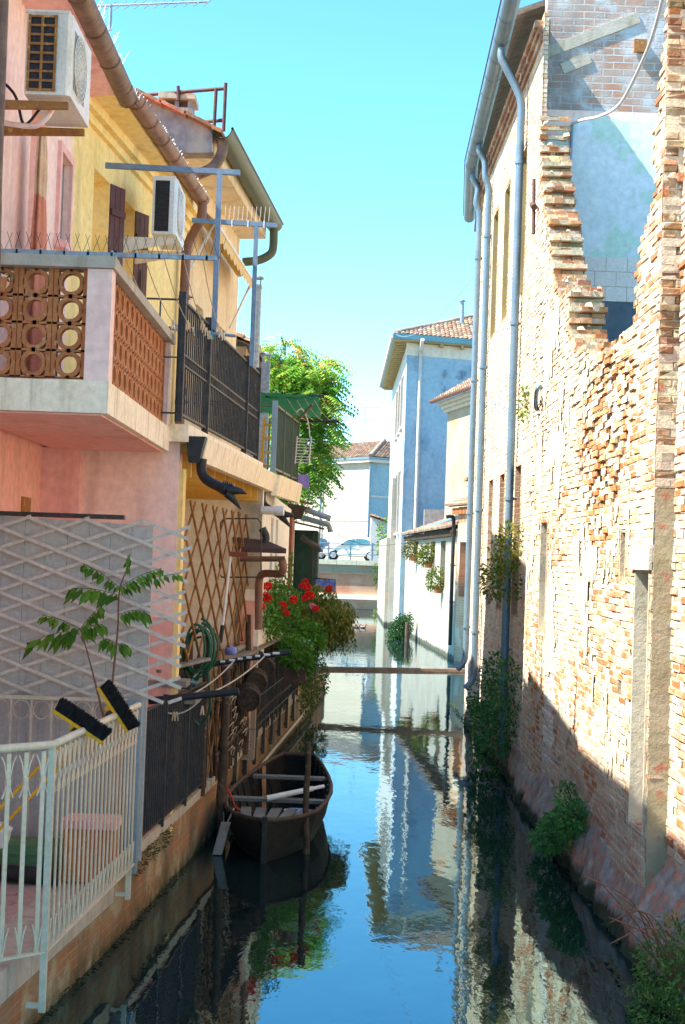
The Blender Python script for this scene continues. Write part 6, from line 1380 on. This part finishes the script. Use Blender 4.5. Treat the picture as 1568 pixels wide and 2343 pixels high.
t = thing('squeegee', 'white handled squeegee leaning upside down on the bamboo trellis', 'brush', PD(505, 1450, 17))
p, q = PD(510, 1430, 16.6), PD(528, 1268, 16.8); mb = MB(); mb.tube([p, q], .016, 8); mb.build('handle', M['white_plastic'], t)
mb = MB(); mb.tube([PD(504, 1470, 16.6), p], .024, 8); mb.build('grip', M['black_plastic'], t)
mb = MB(); mb.obox(q+V((.09, 0, .0)), (.11, 0, -.005), (0, .02, 0), (0, 0, .03)); mb.build('head', M['shutter_red'], t)
t = thing('wire_grid', 'thin rectangular wire frame hanging on the bamboo trellis', 'wire grid', PD(550, 1320, 17.6))
mb = MB(); mb.tube([PD(x, y, 17.6) for x, y in ((505, 1196), (512, 1186), (590, 1186), (598, 1196), (598, 1312), (590, 1320), (508, 1320), (503, 1312), (505, 1196))], .010, 6, cap=False); mb.build('wire', M['black_iron'], t)
# fish traps
def trap(lab, c, r, L_):
    t = thing('fish_trap', lab, 'fish trap', c, 'wicker fish traps hanging on the bank'); c = V(c); mb = MB(); d = V((.10, -1, -.05)).normalized()
    pr = []
    n = 22
    for k in range(n+1): pr.append((c+d*L_*(k/n-.5), r*(.86+.14*math.sin(math.pi*k/n))*(1+.03*(k % 2))))
    mb.tube([p for p, _ in pr], [q for _, q in pr], 18); o = mb.build('basket', M['wicker'], t)
    mb = MB()
    for k in (0, 7, 14, 22): mb.tube([pr[k][0]+(V((1, 0, 0))*math.cos(R(a))+V((0, 0, 1))*math.sin(R(a)))*pr[k][1]*1.03 for a in range(0, 361, 24)], .011, 5, cap=False)
    mb.build('hoops', M['wood_dark'], t)
trap('roundish wicker fish trap, the lowest one nearest the boat', fL(18.2, 1.42, .16), .155, .50)
trap('wicker fish trap in the middle of the hanging row', fL(19.0, 1.55, .16), .155, .50)
trap('wicker fish trap farthest back under the plank shelf', fL(19.9, 1.68, .16), .155, .50)
# flowers
pl = thing('geranium_planter', 'long concrete planter of red geraniums at the canal edge', 'planter', (-1.0, 21.5, 2.0))
mb = MB(); mb.prism([fL(19.6, 1.94, -.30), fL(23.6, 1.94, -.30), fL(23.6, 1.94, .06), fL(19.6, 1.94, .06)], (0, 0, .26)); mb.build('trough', M['white_concrete'], pl)
r_ = random.Random(41); mb = MB(); cl = [(fL(19.9+.42*k, 2.36+.12*math.sin(k*1.7), .02+.05*math.sin(k)), (.30, .34, .28)) for k in range(10)]
bush(mb, cl, 5200, .062, ((.07, .19, .03), (.10, .25, .035), (.05, .14, .025), (.14, .29, .05)), r_, .85)
cl2 = [(fL(20.6+.6*k, 2.72, -.05), (.14, .2, .26)) for k in range(5)]; bush(mb, cl2, 520, .06, ((.10, .22, .04), (.16, .28, .05)), r_, .7); mb.build('leaves', M['leaf'], pl)
mb = MB()
for k, (x, y, d, s) in enumerate([(612, 1340, 20.2, 1), (606, 1365, 20.1, 1.15), (613, 1372, 20.2, 1), (645, 1385, 20.6, 1.1), (655, 1402, 20.5, .8), (672, 1372, 21, 1), (690, 1340, 21.6, .7), (699, 1330, 22, .8), (703, 1342, 21.8, 1), (708, 1362, 21.4, 1.1), (698, 1368, 21.3, .8), (716, 1387, 21.4, .8), (722, 1392, 21.3, .8), (601, 1388, 19.8, .7), (576, 1428, 19.5, .6), (753, 1346, 23.5, 1), (568, 1432, 19.3, .5)]):
    c = PD(x, y, d-.25); mb.tube(smooth_path([c-V((rnd.uniform(-.05, .05), -.15, .35)), c-V((0, -.04, .12)), c], 3), .004, 4, col=(.10, .20, .04))
    for q in range(120):
        v = rvec(r_); leafq(mb, c+V((v.x*.05, v.y*.045, v.z*.042))*s*r_.uniform(.6, 1), v+rvec(r_)*.7, rvec(r_), .032*s, .034*s, vary(r_.choice(((.75, .015, .012), (.62, .01, .012), (.85, .04, .03))) if k != 11 else (.80, .38, .42), .12), 0)
mb.build('blossoms', M['petal'], pl)
hs = thing('trailing_shrub', 'bushy shrub with yellowing leaves trailing over the canal past the geraniums', 'plant', (-.1, 24.5, 1.3))
r_ = random.Random(51); mb = MB(); cs = [PD(x, y, d) for x, y, d in ((735, 1362, 24.6), (752, 1390, 24.4), (763, 1420, 24.3), (733, 1410, 24.3), (772, 1440, 24.5), (748, 1450, 24.2), (722, 1440, 24.2), (776, 1398, 24.9), (716, 1385, 24.6))]
for c in cs:
    for k in range(60):
        v = rvec(r_); b = c+V((v.x*.15, v.y*.26, v.z*.16)); out = V((v.x*.16+.02, v.y*.12, .02)); tip = b+out+V((0, 0, -.20-r_.uniform(0, .14)))
        pts = smooth_path([b, b+out*.7+V((0, 0, .02)), tip], 5); col0 = r_.choice(((.09, .17, .03), (.14, .20, .04), (.30, .25, .05), (.34, .28, .06), (.12, .18, .04)))
        for q in range(9):
            p = pts[min(len(pts)-1, 1+q)]; leafq(mb, p, V((r_.uniform(-1, 1), r_.uniform(-1, 1), -.9)), rvec(r_), .085, .026, vary(col0, .25, r_), .1)
for x, y in ((770, 1478), (790, 1470), (742, 1465), (757, 1480), (796, 1440), (802, 1420), (730, 1470)):
    c = PD(x, y-14, 24.3)
    for k in range(26): leafq(mb, c+V((r_.uniform(-.07, .07), r_.uniform(-.1, .1), r_.uniform(-.12, .12))), V((r_.uniform(-.5, .5), r_.uniform(-.5, .5), -1)), rvec(r_), .10, .028, vary((.20, .18, .04) if k % 3 else (.12, .15, .03), .25, r_), .1)
mb.build('leaves', M['leaf'], hs)
mb = MB()
for c in cs: mb.tube(smooth_path([V((-.75, 24.6, 1.3)), lerp(V((-.75, 24.6, 1.5)), c, .6), c], 4), .011, 5)
mb.build('branches', M['bark'], hs)
def potplant(lab, c, rad, n, L, pal, seed, pot=True):
    c = V(c); t = thing('potted_plant', lab, 'plant', c, 'potted plants along the left bank'); r_ = random.Random(seed)
    mb = MB()
    if pot: mb.box(c+V((-.16, -.3, 0)), c+V((.16, .3, .20)), jit=.01); mb.box(c+V((-.18, -.32, .17)), c+V((.18, .32, .21)))
    if pot: mb.build('pot', M['rust_iron'], t)
    mb = MB(); bush(mb, [(c+V((0, 0, .22+rad[2]*.6)), rad), (c+V((rad[0]*.4, -rad[1]*.4, .18+rad[2]*.3)), tuple(.7*q for q in rad)), (c+V((-rad[0]*.4, rad[1]*.3, .3+rad[2]*.8)), tuple(.65*q for q in rad))], n, L, pal, r_, .8); mb.build('leaves', M['leaf'], t)
LG2 = ((.09, .24, .03), (.13, .31, .04), (.07, .19, .025))
potplant('fresh green leafy pot plant in a brown trough just above the beam end', V((PD(677, 1540, 22).x, 21.6, 1.36)), (.26, .42, .26), 1300, .07, LG2, 61)
potplant('fresh green pot plant on the wall just below the geraniums', V((PD(706, 1500, 23.5).x, 23.2, 1.55)), (.24, .4, .26), 1100, .07, LG2, 62)
mb = MB(); c = PD(694, 1470, 22.4); mb.lathe(c-V((0, 0, .06)), [(.05, 0), (.11, .06), (.12, .10)], 12); solo(mb, 'light_blue_bowl', M['enamel_blue'], 'light blue bowl among the green pot plants', 'bowl')
wplant('wall_creeper', 'olive creeper trailing down the canal wall under the beam end', [(fL(26.8, .75, .12), (.16, .6, .28)), (fL(27.6, .45, .12), (.14, .6, .3)), (fL(28.6, .55, .12), (.16, .7, .34)), (fL(25.9, 1.15, .1), (.14, .4, .2)), (fL(30, .7, .14), (.2, .8, .4))], 1900, .07, ((.06, .12, .025), (.09, .16, .03), (.13, .15, .03), (.05, .10, .03)), 63)
mb = MB(); r_ = random.Random(66)
for k in range(5):
    b = PD(612+5*k, 1400, 20.8); pts = smooth_path([b, PD(625+6*k, 1350, 20.8), PD(638+4*k, 1290+14*(k % 3), 20.8)], 6); mb.tube(pts, .005, 4, col=(.10, .2, .05))
    for p in pts[3:]: leafq(mb, p, rvec(r_), rvec(r_), .07, .045, vary((.12, .26, .05), .25, r_)); leafq(mb, p, rvec(r_), rvec(r_), .06, .04, vary((.10, .22, .04), .25, r_))
b = PD(655, 1390, 21.6)
pts = smooth_path([b, PD(665, 1330, 21.6), PD(668, 1270, 21.6)], 6); mb.tube(pts, .006, 4, col=(.10, .2, .05))
for p in pts[2:]: [leafq(mb, p, rvec(r_), rvec(r_), .08, .05, vary((.12, .26, .05), .25, r_)) for _ in range(4)]
solo(mb, 'climbing_plant', M['leaf'], 'sparse climbing plant reaching up the pale wall behind the geraniums', 'plant')
# ================================================================ BOAT
bt = thing('rowing_boat', 'old tarred black wooden rowing boat moored beside the left bank', 'boat', (-.6, 17, 0))
bs, be = V((-.70, 15.15, 0)), V((-.50, 20.1, 0)); bd = (be-bs); BLn = bd.length; bd.normalize(); bn = V((bd.y, -bd.x, 0))
ST = [(0, .02, .43, .0), (.035, .20, .42, .05), (.08, .36, .415, .14), (.16, .50, .41, .28), (.28, .575, .42, .38), (.42, .59, .405, .41), (.56, .56, .40, .40), (.70, .49, .405, .35), (.84, .39, .42, .28), (.94, .29, .44, .2), (1, .21, .455, .14)]
def bpt(t, x, z): return bs+bd*BLn*t+bn*x+V((0, 0, z))
def hullsec(t, hw, gz, bw, ins=0):
    z0 = -.12+.10*max(0, (.06-t)/.06)+ins
    h, b = hw-ins*.7, max(bw-ins, .004); rake = -.035*max(0, 1-t/.05)
    return [bpt(t+rake*0, s*x, z) for s, x, z in ((-1, h, gz), (-1, h*.72+b*.28-.0, gz*.55+z0*.45), (-1, b, z0), (1, b, z0), (1, h*.72+b*.28, gz*.55+z0*.45), (1, h, gz))]
mb = MB(); out = [hullsec(*s) for s in ST]; inn = [hullsec(*s, ins=.035) for s in ST]
fl = [p for s in out for p in s]; m = 6
mb.add(fl, [(i*m+k, (i+1)*m+k, (i+1)*m+k+1, i*m+k+1) for i in range(len(ST)-1) for k in range(5)], False)
fi = [p for s in inn for p in s]
mb.add(fi, [(i*m+k, i*m+k+1, (i+1)*m+k+1, (i+1)*m+k) for i in range(len(ST)-1) for k in range(5)], False)
mb.add(out[-1], [(0, 1, 2, 3, 4, 5)]); mb.add(inn[-1], [(5, 4, 3, 2, 1, 0)]); mb.build('hull', M['boat_wood'], bt)
mb = MB()
for s in (0, 5): mb.tube([out[i][s]+V((0, 0, .012)) for i in range(len(ST))], [.026]*len(ST), 6)
mb.tube([out[-1][0]+V((0, 0, .01)), out[-1][5]+V((0, 0, .01))], .03, 6); mb.build('gunwale', M['wood_dark'], bt)
mb = MB(); mb.bar(bpt(-.004, 0, -.05), bpt(.002, 0, .48), .05, .07); mb.build('stem_post', M['boat_wood'], bt)
mb = MB(); mb.prism([bpt(.012, -.10, .40), bpt(.04, -.2, .395), bpt(.045, .0, .40), bpt(.04, .2, .395), bpt(.012, .10, .40)], (0, 0, .025)); mb.build('fore_deck', M['boat_wood'], bt)
for t_ in (.33, .68):
    k = [s for s in ST if s[0] >= t_][0]; mb = MB(); mb.bar(bpt(t_, -k[1]+.03, .385), bpt(t_, k[1]-.03, .385), .16, .035); mb.build('thwart', M['boat_board'], bt)
for t_ in (.12, .2, .28, .37, .46, .55, .64, .74, .84, .92):
    mb = MB(); j = max(i for i in range(len(ST)) if ST[i][0] <= t_); u = (t_-ST[j][0])/(ST[j+1][0]-ST[j][0]); sec = [lerp(a, b, u) for a, b in zip(inn[j], inn[j+1])]
    for a, b in ((0, 1), (1, 2), (3, 4), (4, 5)): mb.bar(sec[a]+V((0, 0, .0)), sec[b]+V((0, 0, .01)), .045, .05)
    mb.bar(sec[2]+V((0, 0, .02)), sec[3]+V((0, 0, .02)), .045, .05)
    mb.build('rib', M['boat_wood'], bt)
for k in range(5):
    x = -.30+k*.15; mb = MB(); mb.bar(bpt(.085, x*.80, .34), bpt(.31, x*1.05+.02*k-.04, .30), .12, .022); mb.build('floor_board', M['boat_board'], bt)
for k in range(3):
    x = -.2+k*.2; mb = MB(); mb.bar(bpt(.40, x, -.03), bpt(.66, x, -.03), .14, .02); mb.build('floor_board', M['boat_wood'], bt)
mb = MB(); mb.tube([bpt(.30, -.12, .42), bpt(.345, .40, .52)], [.035, .03], 8); mb.tube([bpt(.345, .40, .52), bpt(.36, .52, .54)], .022, 8); solo(mb, 'oar_handle', M['white_plastic'], 'whitish pole lying across the rowing boat', 'pole')
mb = MB(); c = bpt(.50, .16, .0); mb.lathe(c, [(.07, 0), (.12, .05), (.15, .12), (.155, .13), (.145, .13), (.11, .05), (.06, .02)], 16); solo(mb, 'basin', M['enamel_blue'], 'light blue basin lying in the bottom of the boat', 'bowl')
mb = MB(); mb.bar(bpt(.62, -.28, .0), bpt(.80, -.38, .42), .05, .03); solo(mb, 'stick', M['bamboo'], 'yellowish stick propped inside the boat near its stern', 'stick')
mb = MB(); mb.tube(smooth_path([bpt(.22, -.42, .22), bpt(.26, -.36, .28), bpt(.24, -.44, .36), bpt(.27, -.5, .44), bpt(.3, -.62, .62), bpt(.32, -.66, .85), V((XL(17)+.05, 17, 1.15)), V((XL(17)+.04, 17, 1.3))], 6), .011, 6)
mb.tube(smooth_path([bpt(.2, -.35, .2), bpt(.23, -.3, .24), bpt(.2, -.42, .26), bpt(.25, -.44, .2), bpt(.22, -.36, .29)], 5), .011, 6); solo(mb, 'mooring_rope', M['rope_red'], 'orange red mooring rope hanging from the fence into the boat', 'rope')
mb = MB(); mb.tube(smooth_path([bpt(.10, -.38, .47), bpt(.1, -.5, .2), V((-1.2, 16.1, .25)), V((-1.23, 16.2, .5))], 5), .008, 5); solo(mb, 'mooring_line', M['rope'], 'thin pale line tying the boat to the thick stake', 'rope')
mb = MB(); mb.obox(bpt(.06, -.48, .18), bn*.05, bd*.03, V((0, 0, .17))+bn*.04); solo(mb, 'fender_block', M['wood_grey'], 'worn wooden block hanging between the boat and the stake', 'block')
# ================================================================ TREE
def crown_tree(lab, base, clumps, n, seed):
    t = thing('tree', lab, 'tree', base); b = V(base); r_ = random.Random(seed)
    mb = MB(); top = V(clumps[0][0]); mid = lerp(b, top, .55)
    mb.tube(smooth_path([b, lerp(b, mid, .5)+V((.1, 0, 0)), mid], 5), [.24-.008*k for k in range(11)], 9)
    for c, rad in clumps: mb.tube(smooth_path([lerp(b, mid, .8), lerp(mid, V(c), .5)+V((0, 0, .15)), V(c)], 4), [.11-.01*k for k in range(9)], 6)
    mb.build('trunk', M['bark'], t)
    mb = MB(); tot = sum(r[0]*r[1]*r[2] for _, r in clumps)
    for c, rad in clumps:
        sh_ = r_.uniform(.8, 1.2)
        for _ in range(int(n*rad[0]*rad[1]*rad[2]/tot)):
            v = rvec(r_); f = r_.uniform(.5, 1.05)
            if noise.noise(V(c)+v*1.6) < -.18: continue
            p = V(c)+V((v.x*rad[0], v.y*rad[1], v.z*rad[2]))*f
            d = (V((v.x, v.y, -.15))+rvec(r_)*.4).normalized(); L_ = r_.uniform(.45, .75)
            seed_ = v.z > .15 and r_.random() < .30
            col0 = r_.choice(((.10, .28, .03), (.15, .36, .04), (.22, .44, .05), (.33, .47, .07)))
            if seed_: col0 = r_.choice(((.62, .36, .07), (.58, .26, .08), (.55, .42, .09)))
            col0 = shade(col0, sh_)
            for k in range(7):                         # pinnate, drooping
                q = p+d*L_*k/7+V((0, 0, -L_*.5*(k/7)**2))
                for s in (-1, 1): leafq(mb, q, V((d.x*.4-d.y*s, d.y*.4+d.x*s, -.55)), (0, 0, 1), .17*(1 if not seed_ else .6), .06, vary(col0, .22, r_), .1)
    mb.build('crown', M['leaf'], t)
tc = [PD(x, y, d) for x, y, d in ((668, 880, 45), (640, 815, 45), (715, 850, 44.5), (728, 930, 44), (680, 960, 44), (742, 985, 43.8), (640, 920, 46), (690, 1040, 44), (718, 1075, 43.6), (670, 1090, 45), (610, 850, 46))]
rr = ((1.15, 1.2, 1.0), (.7, .9, .75), (.75, .9, .7), (.75, .9, .75), (.95, 1, .9), (.45, .7, .6), (.9, 1, .9), (.8, .9, .7), (.5, .6, .55), (.9, .9, .8), (.6, .9, .6))
crown_tree('green tree of heaven with orange seed clusters rising above the far houses', (-2.1, 46, .56), [(tuple(c), r) for c, r in zip(tc, rr)], 3300, 71)
# ================================================================ LIGHT, SKY, CAMERA
SUN_EL, SUN_AZ = 53, math.atan2(-.98, -.20)           # direction towards the sun: mostly -X
el = R(SUN_EL); sd_ = V((math.sin(SUN_AZ)*math.cos(el), math.cos(SUN_AZ)*math.cos(el), math.sin(el)))
lt = bpy.data.lights.new('sun', 'SUN'); lt.energy = 3.8; lt.angle = R(.53); lt.color = (1, .93, .82)
so = bpy.data.objects.new('sun', lt); COL.objects.link(so); so.rotation_euler = (-sd_).to_track_quat('-Z', 'Y').to_euler(); so.location = (-20, 0, 40)
w = bpy.data.worlds.new('World'); S.world = w; w.use_nodes = True; nt = w.node_tree
bgd = nt.nodes['Background']; sky = nt.nodes.new('ShaderNodeTexSky'); sky.sky_type = 'NISHITA'; sky.sun_disc = False
sky.sun_elevation = el; sky.sun_rotation = SUN_AZ; sky.air_density = 1.0; sky.dust_density = .08; sky.ozone_density = 2.2
hs_ = nt.nodes.new('ShaderNodeMix'); hs_.data_type = 'RGBA'; hs_.blend_type = 'MULTIPLY'; hs_.inputs[0].default_value = 1; hs_.inputs[7].default_value = (.78, 1.0, 1.0, 1)
nt.links.new(sky.outputs[0], hs_.inputs[6]); sat = nt.nodes.new('ShaderNodeHueSaturation'); sat.inputs['Saturation'].default_value = 1.15; sat.inputs['Value'].default_value = .88; nt.links.new(hs_.outputs[2], sat.inputs['Color']); nt.links.new(sat.outputs[0], bgd.inputs['Color']); bgd.inputs['Strength'].default_value = .104
cam = bpy.data.cameras.new('camera'); co = bpy.data.objects.new('camera', cam); COL.objects.link(co)
cam.sensor_fit = 'VERTICAL'; cam.sensor_height = 36; cam.lens = 36*F/2342; cam.clip_end = 4000; cam.clip_start = .1
co.matrix_world = Matrix.Translation((0, 0, HC)) @ Matrix.Rotation(math.pi/2+TH, 4, 'X') @ Matrix.Rotation(RO, 4, 'Z')
S.camera = co
S.view_settings.view_transform = 'Standard'; S.view_settings.look = 'None'; S.view_settings.gamma = 1; S.view_settings.exposure = 2.22
S.render.engine = 'CYCLES'; S.cycles.max_bounces = 8; S.cycles.diffuse_bounces = 5; S.cycles.glossy_bounces = 4
